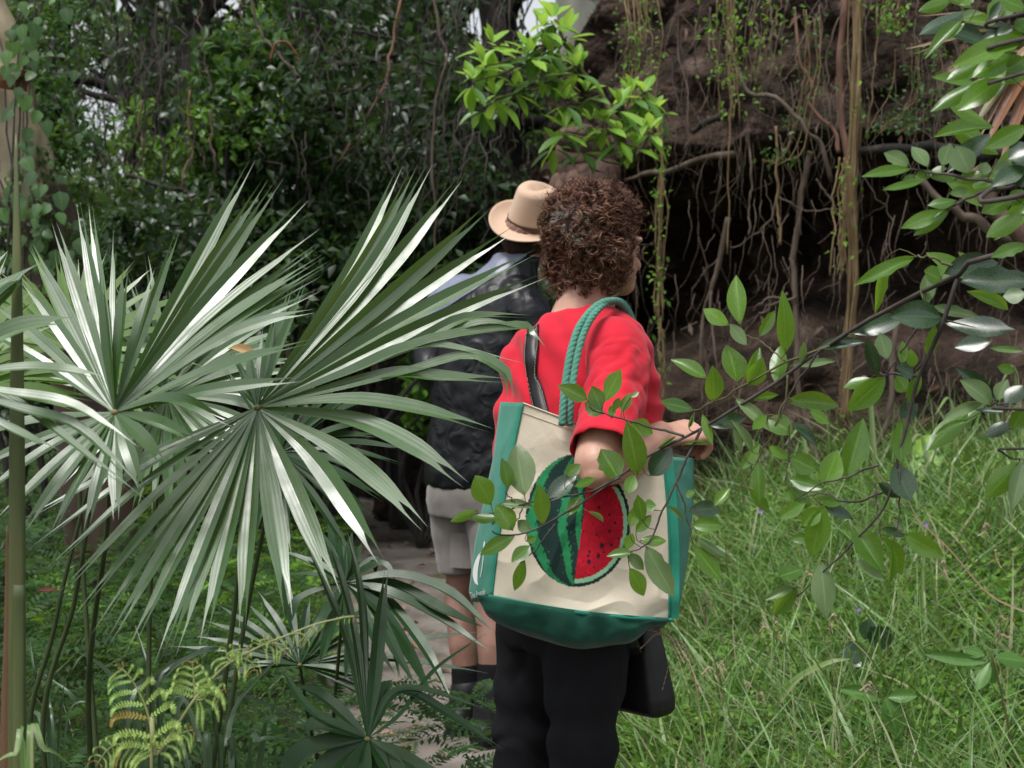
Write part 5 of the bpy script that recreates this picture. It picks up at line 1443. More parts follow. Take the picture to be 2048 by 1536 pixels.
R2 = [((1420, 905), (1290, 840), 80, 'leaf_pale'), ((1520, 915), (1445, 800), 82, 'leaf_pale'), ((1600, 910), (1640, 795), 78, 'leaf_pale'), ((1430, 925), (1185, 950), 58), ((1540, 935), (1625, 925), 42, 'leaf_pale'), ((1450, 975), (1550, 940), 60), ((1380, 990), (1480, 975), 50, 'leaf_pale'), ((1500, 990), (1280, 1050), 44), ((1750, 950), (1690, 800), 130, 'leaf_pale'),
      ((1530, 970), (1670, 985), 44), ((1665, 990), (1840, 950), 60), ((1820, 960), (1840, 890), 64, 'leaf_pale'), ((1870, 950), (2010, 900), 80, 'leaf_pale'), ((1680, 1100), (1535, 1110), 62), ((1640, 1060), (1740, 1040), 50), ((1620, 1150), (1385, 1250), 72), ((1640, 1150), (1455, 1275), 60), ((1990, 1090), (1820, 1170), 80), ((2050, 1170), (1860, 1280), 90), ((2060, 910), (1890, 1000), 90, 'leaf_dark'), ((2100, 820), (1970, 850), 120, 'leaf_dark'),
      ((2070, 690), (1850, 800), 90), ((1710, 110), (1520, 270), 62), ((1700, 112), (1830, 45), 50, 'leaf_pale'), ((2048, 210), (1680, 345), 112), ((2010, 290), (1790, 390), 104), ((1800, 350), (1640, 420), 62), ((1930, 430), (1705, 580), 112), ((1840, 430), (1560, 575), 74), ((1650, 5), (1490, 50), 62), ((1850, 100), (2000, -20), 130), ((1930, 0), (1860, 100), 44, 'leaf_dark'), ((1990, 150), (1830, 200), 84, 'leaf_dark'), ((2060, 370), (1950, 440), 92),
      ((2060, 240), (1950, 190), 100), ((2060, 320), (1960, 380), 90), ((2060, 50), (1900, -10), 100), ((2010, 100), (2080, 180), 100), ((2060, 960), (2010, 1010), 80, 'leaf_dark'), ((2070, 1050), (1960, 1110), 80), ((1780, -20), (1700, 20), 60)]
L1(R2, Z2, parent=BR[21])
R3 = [((845, 175), (940, 5), 92), ((755, 165), (610, 85), 78), ((830, 220), (780, 95), 78), ((840, 240), (745, 180), 90), ((885, 265), (890, 190), 38), ((900, 220), (930, 155), 38), ((940, 235), (985, 130), 48), ((990, 150), (1035, 120), 26, 'leaf_pale'), ((985, 290), (1120, 340), 80), ((1030, 575), (990, 320), 112), ((925, 600), (835, 440), 128), ((1100, 580), (1205, 440), 100, 'leaf_dark'), ((1010, 570), (975, 680), 62),
      ((410, 690), (355, 410), 142, 'leaf_pale'), ((320, 650), (300, 495), 72), ((225, 740), (150, 595), 112), ((150, 770), (0, 830), 46), ((110, 810), (250, 810), 50), ((345, 880), (265, 750), 100), ((280, 730), (450, 740), 46, 'leaf_pale'), ((510, 850), (495, 645), 82), ((530, 720), (680, 570), 92, 'leaf_dark'), ((640, 580), (710, 520), 60), ((680, 640), (800, 600), 46), ((650, 800), (710, 690), 58), ((440, 885), (370, 830), 62, 'leaf_pale'), ((360, 905), (170, 1005), 72),
      ((440, 965), (345, 1045), 68), ((410, 1040), (345, 1210), 60), ((1060, 830), (1030, 690), 60), ((985, 860), (1040, 740), 60), ((1020, 890), (1100, 800), 56), ((1060, 750), (1125, 740), 60), ((1045, 935), (1180, 930), 58), ((1000, 1000), (870, 1010), 50), ((965, 985), (1000, 900), 52), ((970, 1010), (1070, 1090), 60, 'leaf_pale'), ((1075, 965), (1220, 1230), 112, 'leaf_pale'), ((985, 1085), (1070, 1235), 78), ((1330, 215), (1165, 180), 66),
      ((1310, 770), (1475, 760), 84, 'leaf_dark'), ((1330, 850), (1495, 850), 72), ((1350, 920), (1515, 1025), 46, 'leaf_pale'), ((1335, 960), (1470, 1150), 102), ((1290, 690), (1340, 670), 42), ((1385, 240), (1440, 390), 46), ((420, 940), (470, 920), 40), ((280, 760), (230, 850), 40, 'leaf_pale')]
L1(R3, Z3, .36452, parent=main)
for e in (((755, 775), (840, 830), 40), ((1190, 750), (1280, 825), 38), ((1310, 315), (1340, 235), 36), ((1145, 425), (1235, 365), 36), ((1280, 410), (1420, 410), 32)):
    leaf(Z3(*e[0]), Z3(*e[1]), e[2] * .2, 'leaf_pale', kind='r', parent=main)
R4 = [((350, 100), (430, 0), 52), ((540, 0), (650, 130), 52), ((850, 80), (720, 160), 62), ((910, 70), (1105, 160), 82, 'leaf_dark'), ((930, 110), (840, 200), 82), ((950, 90), (890, 370), 112), ((1105, 200), (1270, 430), 112), ((870, 270), (780, 280), 52), ((840, 440), (705, 490), 82), ((935, 400), (970, 690), 112, 'leaf_pale'), ((800, 545), (680, 700), 72), ((790, 545), (645, 600), 42, 'leaf_pale'), ((1120, 400), (1280, 490), 62, 'leaf_pale'),
      ((1265, 270), (1410, 465), 92), ((1330, 310), (1325, 540), 36), ((1390, 250), (1600, 370), 102), ((1270, 220), (1400, 260), 42, 'leaf_dark'), ((1320, 170), (1390, 230), 42, 'leaf_pale'), ((1380, 110), (1435, 140), 46), ((755, 5), (890, 90), 100)]
L1(R4, Z4, parent=s2)
# extra leaves crowding behind at the right edge
for k in range(26):
    px, py = _lr.uniform(1930, 2090), _lr.choice([_lr.uniform(-30, 320), _lr.uniform(330, 640), _lr.uniform(680, 1000)])
    an = _lr.uniform(2.4, 4.0)
    L = _lr.uniform(70, 120)
    leaf((px, py), (px + L * math.cos(an), py - L * math.sin(an)), L * .33, _lr.choice(['leaf', 'leaf_dark', 'leaf']), dd=_lr.uniform(.12, .4), parent=main)

ST.build('leaf_stalks', M['twig_green'], main)['kind'] = 'stuff'
# ------------------------------------------------------------------ strappy plant behind the shrub, brown at the edges
sb = P(2120, 900, 4.2); sb.z = gz(sb.x, sb.y)
strap = thing('strappy_plant', sb, 'strap leaved plant with drying brown tipped leaves above the black hollow', 'plant')
M['strap'] = leaf_mat('strap_leaf', [(.05, .09, .03), (.10, .10, .03), (.20, .09, .04)], rough=.4, spec=.6, transl=.15, per='obj')
g = MB(); g.add(*tube_geo([sb, P(2110, 500, 4.1), P(2090, 120, 4.0)], [.05, .04, .03], 8)); g.build('stem', M['bark_dark'], strap)
for (b_, w, mt) in (((1945, 258), 30, 'strap'), ((1972, 292), 34, 'strap'), ((1812, 98), 22, 'dead'), ((1830, 108), 16, 'strap'), ((1835, 32), 10, 'dead'), ((1975, 210), 18, 'straw'), ((1925, 195), 14, 'straw'), ((1955, 285), 14, 'dead'), ((2000, 330), 30, 'strap'), ((1890, 150), 20, 'dead')):
    A_ = P(2095, 100 + random.uniform(-40, 60), 3.95); B_ = P(b_[0], b_[1], 3.75); C_ = A_.lerp(B_, .5) + Vector((0, -.03, .05))
    g = MB(); q = catmull([A_, C_, B_], 12); ww = w * 3.8 / F_PX
    ribbon(g, q, [ww * min(1, .4 + 2 * i / 12) * (1 - .9 * max(0, (i / 12 - .5) * 2) ** 1.6) for i in range(13)], (-.3, -.6, .7), fold=.3)
    g.build('leaf_blade', M[mt], strap)
# ------------------------------------------------------------------ forest behind
LEAF4 = (np.array([(0, 0, 0), (-.5, .45, .12), (0, .5, 0), (.5, .45, .12), (0, 1, -.12)], dtype=np.float32), np.array([(0, 2, 1), (0, 3, 2), (1, 2, 4), (2, 3, 4)]))
SKY_GAPS = [(205, 215, 34, 62), (190, 130, 16, 30), (235, 240, 22, 40), (450, 20, 40, 28), (262, 12, 26, 18), (1110, 30, 60, 60), (960, 50, 34, 30), (1140, 10, 50, 60), (880, 90, 24, 20), (155, 60, 14, 24), (760, 60, 20, 16), (980, 20, 24, 20)]
def in_gap(p, k=1.0):
    if p[1] <= 0: return False
    d = p[1]; px = 1024 + p[0] / d * F_PX; py = 630 - (p[2] - CAM_H) / d * F_PX
    return any(((px - a) / (c * k)) ** 2 + ((py - b) / (e * k)) ** 2 < 1 for a, b, c, e in SKY_GAPS)

def leaf_cloud(name, blobs, per, size, mat, parent=None, gap=0.0, asp=.5, hang=.3):
    """leaves gathered in clumps: blobs = (centre, radius xyz, weight)"""
    T = []
    wsum = sum(b[2] for b in blobs)
    for c, rad, w in blobs:
        n = max(4, int(per * 1.35 * w / wsum))
        nc = max(2, n // 28)
        cc = RNG.normal(size=(nc, 3)); cc /= np.linalg.norm(cc, axis=1, keepdims=True); cc *= RNG.random((nc, 1)) ** .4
        cc = cc * np.array(rad) + np.array(tuple(c))
        pick = RNG.integers(0, nc, n)
        T.append(cc[pick] + RNG.normal(size=(n, 3)) * np.array(rad) * .16)
    T = np.concatenate(T)
    if gap: T = np.array([t for t in T if not in_gap(t, gap)])
    n = len(T)
    D = RNG.normal(size=(n, 3)); D[:, 2] -= hang
    Nn = RNG.normal(size=(n, 3)) * .55 + np.array([-.1, -.35, .9])
    L = RNG.uniform(size[0], size[1], n) * .78
    me = scatter_mesh(name, LEAF4[0], LEAF4[1], frames_np(D, Nn, L, L * asp * RNG.uniform(.8, 1.2, n)), T, False)
    return obj(name, me, mat, parent)

def tree(label, pts, r, mat, crown=None, per=1800, size=(.08, .14), cmat='far_dark', limbs=5, seed=1, gap=0.0, name='forest_tree', cat='tree', group='trees in the forest behind'):
    rnd = random.Random(seed)
    W_ = [P(*q) for q in pts]
    b0 = W_[0].copy(); b0.z = gz(b0.x, b0.y) - .05
    W_ = [b0] + W_[1:]
    t = thing(name, b0, label, cat, group)
    q = wobble(W_, 40, r[0] * .22, 3, seed * 3.3)
    rad = [np.interp(i / 40, [0, 1], r) * (1 + .10 * noise.noise(Vector((i * .4, seed, 0)))) for i in range(41)]
    rad[0] *= 1.5; rad[1] *= 1.2
    g = MB(); g.add(*tube_geo(q, rad, 14)); tr = g.build('trunk', mat, t)
    blobs = []
    for k in range(limbs):
        i = rnd.randint(16, 39); a = q[i]
        ang = rnd.uniform(0, 6.28); L = rnd.uniform(.8, 2.2)
        e = a + Vector((math.cos(ang) * L, math.sin(ang) * L * .7, rnd.uniform(.2, 1.0) * L))
        g = MB(); g.add(*tube_geo(wobble([a, a.lerp(e, .5) + Vector((0, 0, .1)), e], 14, .06, 3, k + seed), [r[1] * .45, r[1] * .12], 7)); g.build('limb', mat, tr)
        blobs.append((e, (.7, .7, .5), 1))
    for c in (crown or []): blobs.append((P(c[0], c[1], c[2]), (c[3], c[3], c[4]), c[3]))
    if blobs: leaf_cloud('crown', blobs, per, size, M[cmat], t, gap)
    return t, tr, q

m, nt, bs, out = mat_base('bark_gum')                       # rough brown stocking below, smooth cream bark above
tcn = nt.nodes.new('ShaderNodeTexCoord'); sx = nt.nodes.new('ShaderNodeSeparateXYZ'); nt.links.new(tcn.outputs['Object'], sx.inputs[0])
mpn = nt.nodes.new('ShaderNodeMapping'); mpn.inputs['Scale'].default_value = (1, 1, .35); nt.links.new(tcn.outputs['Object'], mpn.inputs['Vector'])
nz = N(nt, 'ShaderNodeTexNoise', Scale=7.0, Detail=6.0); nt.links.new(mpn.outputs[0], nz.inputs['Vector'])
cs = ramp(nt, nz.outputs[0], [(.3, (.19, .15, .09)), (.5, (.34, .28, .18)), (.72, (.44, .38, .27))])
cb = ramp(nt, nz.outputs[0], [(.3, (.03, .02, .016)), (.6, (.09, .055, .04)), (.8, (.13, .09, .06))])
ma = N(nt, 'ShaderNodeMath', operation='MULTIPLY_ADD'); nt.links.new(nz.outputs[0], ma.inputs[0]); ma.inputs[1].default_value = 1.2; nt.links.new(sx.outputs[2], ma.inputs[2])
mr = N(nt, 'ShaderNodeMapRange'); nt.links.new(ma.outputs[0], mr.inputs[0]); mr.inputs[1].default_value = 2.55; mr.inputs[2].default_value = 2.75
nt.links.new(mixc(nt, mr.outputs[0], cb, cs), bs.inputs['Base Color']); bs.inputs['Roughness'].default_value = .75
nb = N(nt, 'ShaderNodeTexNoise', Scale=20.0, Detail=6.0); nt.links.new(mpn.outputs[0], nb.inputs['Vector'])
bpn = N(nt, 'ShaderNodeBump', Strength=.4, Distance=.015); nt.links.new(nb.outputs[0], bpn.inputs['Height']); nt.links.new(bpn.outputs[0], bs.inputs['Normal'])
M['bark_gum'] = m
euc, euc_tr, euc_q = tree('pale smooth barked gum tree leaning out of view, wrapped in a heart leaved vine', [(215, 1150, 6.3), (165, 700, 6.2), (85, 450, 6.1), (18, 250, 6.0), (-34, 60, 6.0), (-110, -200, 6.0)], (.155, .135), M['bark_gum'], None, 400, limbs=0, seed=2, cat='tree', name='gum_tree', group=None)
for k, (a0, b0, w0, cl) in enumerate((((-30, 138), (52, 150), .045, .03), ((-40, 150), (48, 162), .05, .02), ((20, 130), (55, 140), .03, .03))):
    g = MB(); A_, B_ = P(a0[0], a0[1], 5.80), P(b0[0], b0[1], 5.78)
    q = catmull([A_, A_.lerp(B_, .5) + Vector((0, -.03, -.01)), B_ + Vector((0, .05, 0))], 12)
    ribbon(g, q, [w0] * 13, (0, -1, .5), fold=-1.0); g.build('peeling_bark', M['bark_peel'], euc_tr)
# brown flaky patch lower on the trunk
tree('broken reddish brown trunk standing behind the curly hair', [(1150, 950, 8.05), (1150, 600, 8.0), (1160, 420, 7.95), (1168, 340, 7.9), (1176, 285, 7.9)], (.24, .15), M['bark_red'], None, 0, limbs=0, seed=5, name='broken_trunk', group=None)
tree('pale trunk far off in the bright gap above the shrub', [(1150, 760, 19), (1158, 300, 19), (1150, -300, 19)], (.34, .30), M['bark_pale'], [(1200, -600, 19, 2.5, 2)], 900, seed=6, cmat='far', limbs=2, gap=1.2)
tree('dark slim trunk with hanging runners behind the left fan', [(430, 900, 9.0), (418, 470, 9.0), (395, 220, 9.0), (372, -160, 9.0)], (.15, .11), M['bark_dark'], [(420, 60, 9.0, .9, .5), (380, -150, 9, 1.4, .5)], 2200, seed=7, gap=1.0)
tree('thin dark trunk beside the slim one', [(470, 900, 10.5), (470, 500, 10.5), (485, 240, 10.5), (525, -120, 10.5)], (.10, .08), M['bark_dark'], [(560, 40, 10.5, 1.0, .5), (520, -200, 10.5, 1.4, .5)], 2000, seed=8, gap=1.0)
tree('dark tree leaning left with bare crossing limbs', [(820, 900, 9.5), (745, 430, 9.5), (650, 210, 9.5), (585, -100, 9.5)], (.10, .07), M['bark_dark'], [(690, 60, 9.4, 1.0, .45), (600, -200, 9.5, 1.2, .4)], 2200, seed=9, gap=1.0)
tree('dark creeper hung tree behind the felt hat', [(1000, 900, 11.2), (1008, 300, 11.2), (985, -120, 11.2)], (.17, .14), M['bark_dark'], [(900, 80, 11, 1.1, .6), (980, -150, 11, 1.6, .5), (850, 0, 11.5, 1.0, .5)], 2600, seed=10, gap=1.1)
tree('slim dark tree left of the creeper hung tree', [(885, 900, 12), (878, 400, 12), (858, -140, 12)], (.11, .09), M['bark_dark'], [(820, 120, 12, 1.2, .7), (760, -100, 12, 1.4, .6)], 2200, seed=11, gap=1.0)
tree('slim dark tree in the gap right of the gum', [(330, 900, 13), (305, 300, 13), (292, -120, 13)], (.10, .08), M['bark_dark'], [(330, 60, 13, .8, .6), (270, -180, 13, 1.5, .5)], 1500, seed=12, gap=1.2)
tree('dark tree close behind the gum', [(60, 900, 10), (95, 250, 10), (120, -140, 10)], (.14, .11), M['bark_dark'], [(90, 60, 9.5, .7, .8), (110, 330, 9.5, .6, .7), (60, -150, 10, 1.4, .5)], 2600, seed=13, gap=1.0)
# unseen trees added on top of the bank so that their crowns shade it
for k, (x, y, zc, lb) in enumerate(((.9, 10.5, 6.2, 'tree on top of the bank above the pale soil'), (2.8, 9.6, 6.4, 'tree on top of the bank above the tan vines'), (4.6, 9.2, 6.4, 'tree on top of the bank above the hollow'))):
    b0 = Vector((x, y, 4.6))
    t = thing('forest_tree', b0, lb, 'tree', 'trees on top of the bank')  # added unseen tree, here only for its shade
    g = MB(); g.add(*tube_geo(wobble([b0, b0 + Vector((.1, -.1, 1.2)), b0 + Vector((.2, -.5, 2.6))], 16, .06, 3, k), [.16, .10, .05], 10)); g.build('trunk', M['bark_dark'], t)
    leaf_cloud('crown', [(Vector((x + dx, y - .6 + dy, zc + dz)), (1.1, 1.3, .6), 1) for dx, dy, dz in ((0, -1.2, 0), (.8, -.4, .4), (-.8, -.3, .3), (0, .6, .7), (.2, -2.2, -.2))], 4200, (.10, .17), M['far_dark'], t)

# understorey shrubs
def bush(label, px, py, d, rx, rz, per, size, cmat, seed, gap=0.0, cat='shrub', group='understorey shrubs'):
    c = P(px, py, d); b0 = Vector((c.x, c.y, gz(c.x, c.y)))
    t = thing('understorey_shrub', b0, label, cat, group)
    rnd = random.Random(seed)
    blobs = []
    for k in range(7):
        e = c + Vector((rnd.gauss(0, rx * .55), rnd.gauss(0, rx * .4), rnd.gauss(0, rz * .5)))
        g = MB(); g.add(*tube_geo(wobble([b0, b0.lerp(e, .5) + Vector((rnd.gauss(0, .1), 0, .1)), e], 14, .05, 3, k + seed), [.022, .006], 6)); g.build('stem', M['bark_dark'], t)
        blobs.append((e, (rx * .55, rx * .45, rz * .5), 1))
    leaf_cloud('foliage', blobs, per, size, M[cmat], t, gap)
    return t
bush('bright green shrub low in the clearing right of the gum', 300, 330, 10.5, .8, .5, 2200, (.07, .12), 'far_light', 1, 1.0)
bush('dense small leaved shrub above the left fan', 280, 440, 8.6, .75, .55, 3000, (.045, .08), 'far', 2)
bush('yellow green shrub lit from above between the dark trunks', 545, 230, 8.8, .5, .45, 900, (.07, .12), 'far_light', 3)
bush('light green shrub in the middle of the dark forest', 700, 330, 9.0, .45, .35, 700, (.07, .12), 'far_light', 33)  # this shrub and the next: lit patches put into the leaf colour
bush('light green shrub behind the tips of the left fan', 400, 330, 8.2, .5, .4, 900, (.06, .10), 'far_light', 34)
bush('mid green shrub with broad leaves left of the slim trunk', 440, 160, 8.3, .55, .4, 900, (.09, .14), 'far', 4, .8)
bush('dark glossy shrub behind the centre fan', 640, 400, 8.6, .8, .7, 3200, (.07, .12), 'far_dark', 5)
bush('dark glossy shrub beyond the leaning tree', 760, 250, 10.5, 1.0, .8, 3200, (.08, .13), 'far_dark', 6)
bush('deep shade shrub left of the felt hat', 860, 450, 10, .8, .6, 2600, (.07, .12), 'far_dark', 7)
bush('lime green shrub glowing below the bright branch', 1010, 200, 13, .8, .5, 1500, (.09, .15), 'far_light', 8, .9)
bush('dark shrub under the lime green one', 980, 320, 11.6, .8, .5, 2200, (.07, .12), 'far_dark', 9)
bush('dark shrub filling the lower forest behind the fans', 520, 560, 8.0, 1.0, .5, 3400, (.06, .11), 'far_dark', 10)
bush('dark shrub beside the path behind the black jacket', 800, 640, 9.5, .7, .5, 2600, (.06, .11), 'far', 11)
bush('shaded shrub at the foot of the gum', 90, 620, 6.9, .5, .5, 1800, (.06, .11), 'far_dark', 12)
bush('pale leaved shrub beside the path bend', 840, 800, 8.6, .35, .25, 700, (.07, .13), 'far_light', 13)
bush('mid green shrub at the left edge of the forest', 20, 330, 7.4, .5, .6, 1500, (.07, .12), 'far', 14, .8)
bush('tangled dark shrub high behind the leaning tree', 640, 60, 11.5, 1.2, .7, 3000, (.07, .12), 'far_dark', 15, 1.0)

# the wood closing the view, a single mass
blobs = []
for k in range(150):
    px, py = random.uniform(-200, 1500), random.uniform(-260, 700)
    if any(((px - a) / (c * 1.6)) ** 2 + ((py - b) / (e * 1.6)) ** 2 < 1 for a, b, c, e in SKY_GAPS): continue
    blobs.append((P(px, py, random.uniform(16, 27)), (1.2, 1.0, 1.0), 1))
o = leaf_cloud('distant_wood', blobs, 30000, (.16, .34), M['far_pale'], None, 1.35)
tag(o, 'distant wood closing the view behind the trunks', 'forest', kind='stuff')

# lianas and runners hanging in the forest
G2 = 'thin lianas hanging in the forest'
def liana(pts, r, mat='root', label='thin grey liana hanging among the dark trees', amp=.05, n=30):
    q = wobble([P(*p) for p in pts], n, amp, 3, pts[0][0] * .13)
    g = MB(); g.add(*tube_geo(q, [r, r * .7], 6)); o = g.build('liana', M[mat], None)
    return tag(o, label, 'vine', G2)
liana([(808, -30, 8), (785, 70, 8), (775, 150, 8), (720, 260, 8), (670, 330, 8)], .009, 'root_red', 'reddish liana slanting down through the dark forest', .03)
liana([(865, -30, 8), (880, 60, 8), (895, 120, 8), (870, 220, 8), (868, 380, 8), (872, 560, 8)], .010, 'root', 'long wavering grey liana left of the bright branch', .03)
liana([(640, 20, 8.2), (700, 60, 8.2), (790, 80, 8.2), (880, 130, 8.2)], .010, 'bark_dark', 'dark bare limb crossing above the leaning tree', .03)
liana([(600, 175, 8.2), (700, 185, 8.2), (780, 150, 8.2)], .012, 'bark_dark', 'dark level limb sagging between two trunks', .03)
liana([(250, 350, 7.4), (330, 370, 7.4), (375, 383, 7.4)], .014, 'bark_dark', 'straight dark stick lying across the green clearing', .02)
liana([(500, -20, 7), (520, 60, 7), (560, 110, 7), (600, 150, 7)], .008, 'root', 'grey bent liana at the top of the forest', .02)
liana([(487, -20, 7), (480, 20, 7), (488, 45, 7), (478, 65, 7)], .006, 'root', 'short kinked grey liana tip', .015)
liana([(540, 120, 7), (555, 85, 7), (575, 85, 7), (592, 105, 7), (600, 122, 7)], .006, 'bark_peel', 'curled rust coloured dead leaf stalk', .008)
liana([(408, -40, 7.6), (405, 60, 7.6), (412, 150, 7.6)], .005, 'root', 'pale thread like liana in front of the slim trunk')
liana([(205, 60, 7.4), (215, 200, 7.4), (190, 330, 7.4)], .006, 'bark_dark', 'dark liana hanging across the sky gap')
liana([(285, 200, 7.6), (275, 330, 7.6), (240, 480, 7.6)], .007, 'root', 'pale liana trailing into the green clearing')
liana([(330, -20, 7.6), (325, 180, 7.6), (290, 340, 7.6)], .005, 'bark_dark', 'dark liana dropping beside the green clearing')
liana([(380, 180, 7.4), (376, 350, 7.4), (372, 520, 7.4)], .005, 'vine_tan', 'straight tan liana behind the left fan tips')
liana([(420, 220, 7.6), (425, 330, 7.6), (420, 440, 7.6)], .006, 'root', 'pale kinked liana against the slim trunk')
liana([(830, 100, 9), (840, 230, 9), (800, 400, 9)], .006, 'root', 'grey liana behind the tips of the centre fan')
liana([(930, 240, 9), (925, 380, 9), (905, 520, 9)], .007, 'bark_dark', 'dark liana left of the felt hat')
liana([(790, 200, 8.6), (735, 380, 8.6), (700, 520, 8.6)], .009, 'bark_dark', 'dark liana sweeping down behind the centre fan')
M['tangle'] = noisy_mat('twig_tangle', [(.3, (.02, .017, .015)), (.7, (.10, .085, .075))], scale=3, rough=.9, bump=0)
g = MB()
for k in range(640):
    x = random.choice([random.gauss(200, 70), random.gauss(330, 40), random.uniform(0, 1080), random.gauss(940, 80), random.gauss(650, 120)])
    y0 = random.uniform(-60, 300); L = random.uniform(60, 260); d = random.uniform(7.0, 11.5)
    dx = random.gauss(0, 60)
    g.add(*tube_geo(wobble([P(x, y0, d), P(x + dx * .3, y0 + L * .5, d), P(x + dx, y0 + L, d)], 9, .06, 3, k * 1.7), [random.uniform(.002, .006), .0015], 4, False))
tag(g.build('twig_tangle', M['tangle']), 'tangle of bare twigs and thin runners in the dark forest', 'twigs', kind='stuff')

# heart leaved vine climbing the gum tree
vb = euc_q[4]
vine = thing('climbing_vine', (vb.x, vb.y - .18, gz(vb.x, vb.y)), 'heart leaved vine climbing the pale gum trunk', 'vine')
rv = random.Random(11)
HEART = fast_mesh('leaf', *(lambda r: (r[0], r[1], True, r[2]))(leaf_geo(6, .10, .15, .01, .32, .8, 0, 3)))
M['vine_leaf'] = leaf_mat('vine_leaf', [(.03, .08, .025), (.05, .12, .035), (.09, .19, .045)], rough=.4, spec=.6, transl=.35, tcol=(.22, .40, .06), vein=.4, per='obj')
HEART.materials.append(M['vine_leaf'])
stems = []
for k in range(7):
    px0 = rv.uniform(-10, 190)
    pts = [P(px0 + rv.gauss(0, 20), 760, 5.9), P(px0 + rv.gauss(0, 30) * .7, 500, 5.85), P(px0 * .8 + rv.gauss(0, 30), 250, 5.8), P(px0 * .8 + 20 + rv.gauss(0, 30), -40, 5.8)]
    q = wobble(pts, 40, .03, 3, k); stems.append(q)
    g = MB(); g.add(*tube_geo(q, [.006, .003], 5)); g.build('stem', M['twig'], vine)
for k in range(260):
    q = rv.choice(stems); i = rv.randrange(41)
    c = q[i] + Vector((rv.gauss(0, .09), rv.uniform(-.16, .02), rv.gauss(0, .05)))
    if c.x < -1.98 and c.z > 1.95: continue
    L = rv.choice([rv.uniform(.03, .055), rv.uniform(.05, .085)])
    d = Vector((rv.gauss(0, .6), -.3, -1 + rv.gauss(0, .3))).normalized()
    o = bpy.data.objects.new('leaf', HEART)
    link(o, vine, leaf_matrix(c, c + d * L, Vector((rv.gauss(0, .4), -1, .55)), L * .78))

fo = leaf_cloud('foliage', [(P(x, y, 5.95), (.16, .12, .22), 1) for x, y in ((110, 20), (120, 90), (150, 20), (130, 170), (150, 270), (95, 330), (170, 400), (60, 430), (120, 480), (20, 380), (160, 560), (90, 620))], 1500, (.025, .055), M['far'], vine)
fo['kind'] = 'stuff'
# ------------------------------------------------------------------ bright green shrub on the bank
def bdepth(px, py): return float(np.interp(px, [900, 1100, 1320], [6.0, 6.15, 6.3]))
sb = P(1262, 330, 6.9)
bright = thing('leafy_shrub', sb, 'bright lime green broad leaved shrub leaning out above the felt hat', 'shrub')
BSM = [fast_mesh('leaf', *(lambda r: (r[0], r[1], True, r[2]))(leaf_geo(7, fo, dr, .008, .52, 1.0, 0, sd))) for fo, dr, sd in ((.12, .10, 1), (.16, .28, 2), (.08, .2, 3))]
BV = {}
def bl(me_i, mat):
    if (me_i, mat) not in BV:
        me = BSM[me_i].copy(); me.name = 'leaf'; me.materials.append(M[mat]); BV[(me_i, mat)] = me
    return BV[(me_i, mat)]
trunk_px = [(1262, 330), (1235, 260), (1200, 190), (1160, 130), (1125, 80), (1105, 40)]
g = MB(); g.add(*tube_geo(wobble([P(q[0], q[1], bdepth(*q) + (.6 if i == 0 else .15)) for i, q in enumerate(trunk_px)], 24, .02, 3, 4), [.022, .012, .006], 8)); bt = g.build('trunk', M['twig_green'], bright)
WH = [(1105, 42, 1.2), (1132, 72, 1.2), (1085, 60, .9), (985, 92, 1.1), (968, 132, 1.0), (945, 165, .9), (1012, 118, .9), (1062, 112, 1.0), (1078, 150, .9), (990, 195, 1.0), (965, 215, .8), (1030, 180, .9), (1110, 150, 1.0), (1152, 140, 1.0), (1132, 205, .9), (1172, 190, .9), (1240, 215, 1.0), (1262, 190, 1.0), (1290, 190, 1.1), (1312, 225, 1.0), (1210, 250, .9), (1180, 245, .9), (1130, 262, 1.0), (1108, 290, .9), (1165, 300, .9), (1240, 275, 1.0), (1272, 292, .9), (1300, 262, .9), (1100, 100, .9)]
rw = random.Random(3)
for wx, wy, sc in WH:
    d = bdepth(wx, wy) + rw.uniform(-.15, .15)
    C = P(wx, wy, d)
    j = min(range(len(trunk_px)), key=lambda k: (trunk_px[k][0] - wx) ** 2 + (trunk_px[k][1] - wy - 40) ** 2)
    A_ = P(trunk_px[j][0], trunk_px[j][1], bdepth(*trunk_px[j]) + .15)
    g = MB(); g.add(*tube_geo(wobble([A_, A_.lerp(C, .55) + Vector((0, 0, -.02)), C], 12, .01, 3, wx), [.007, .003], 5)); br_ = g.build('branch', M['twig_green'], bright)
    n = 10
    for k in range(n):
        an = 2 * math.pi * k / n * 1.62 + rw.random()
        new = k < 5
        el = rw.uniform(.5, 1.25) if new else rw.uniform(-.9, .15)
        dv = Vector((math.cos(an) * math.cos(el), math.sin(an) * math.cos(el), math.sin(el)))
        L = (rw.uniform(.07, .12) if new else rw.uniform(.10, .17)) * sc
        o = bpy.data.objects.new('leaf', bl(rw.randrange(3), 'leaf_bright' if new or rw.random() < .45 else 'leaf_old'))
        s0 = C + Vector((0, 0, .01 if new else -.015))
        link(o, br_, leaf_matrix(s0 + dv * .008, s0 + dv * L, Vector((0, -.35, 1)) if abs(dv.z) < .8 else Vector((-dv.x, -dv.y - .3, .3)), L * (.40 if new else .34)))
# ------------------------------------------------------------------ grass, herbs and ferns
BLADE = None
def blade_template(nseg=4, bend=.35):
    v, f = [], []
    for i in range(nseg + 1):
        t = i / nseg; w = .5 * (1 - t ** 1.5) + .03
        v += [(-w, t * (1 - .25 * bend * t), -bend * t * t), (w, t * (1 - .25 * bend * t), -bend * t * t)]
    for i in range(nseg): f.append((2 * i, 2 * i + 1, 2 * i + 3, 2 * i + 2))
    return np.array(v, dtype=np.float32), np.array(f)

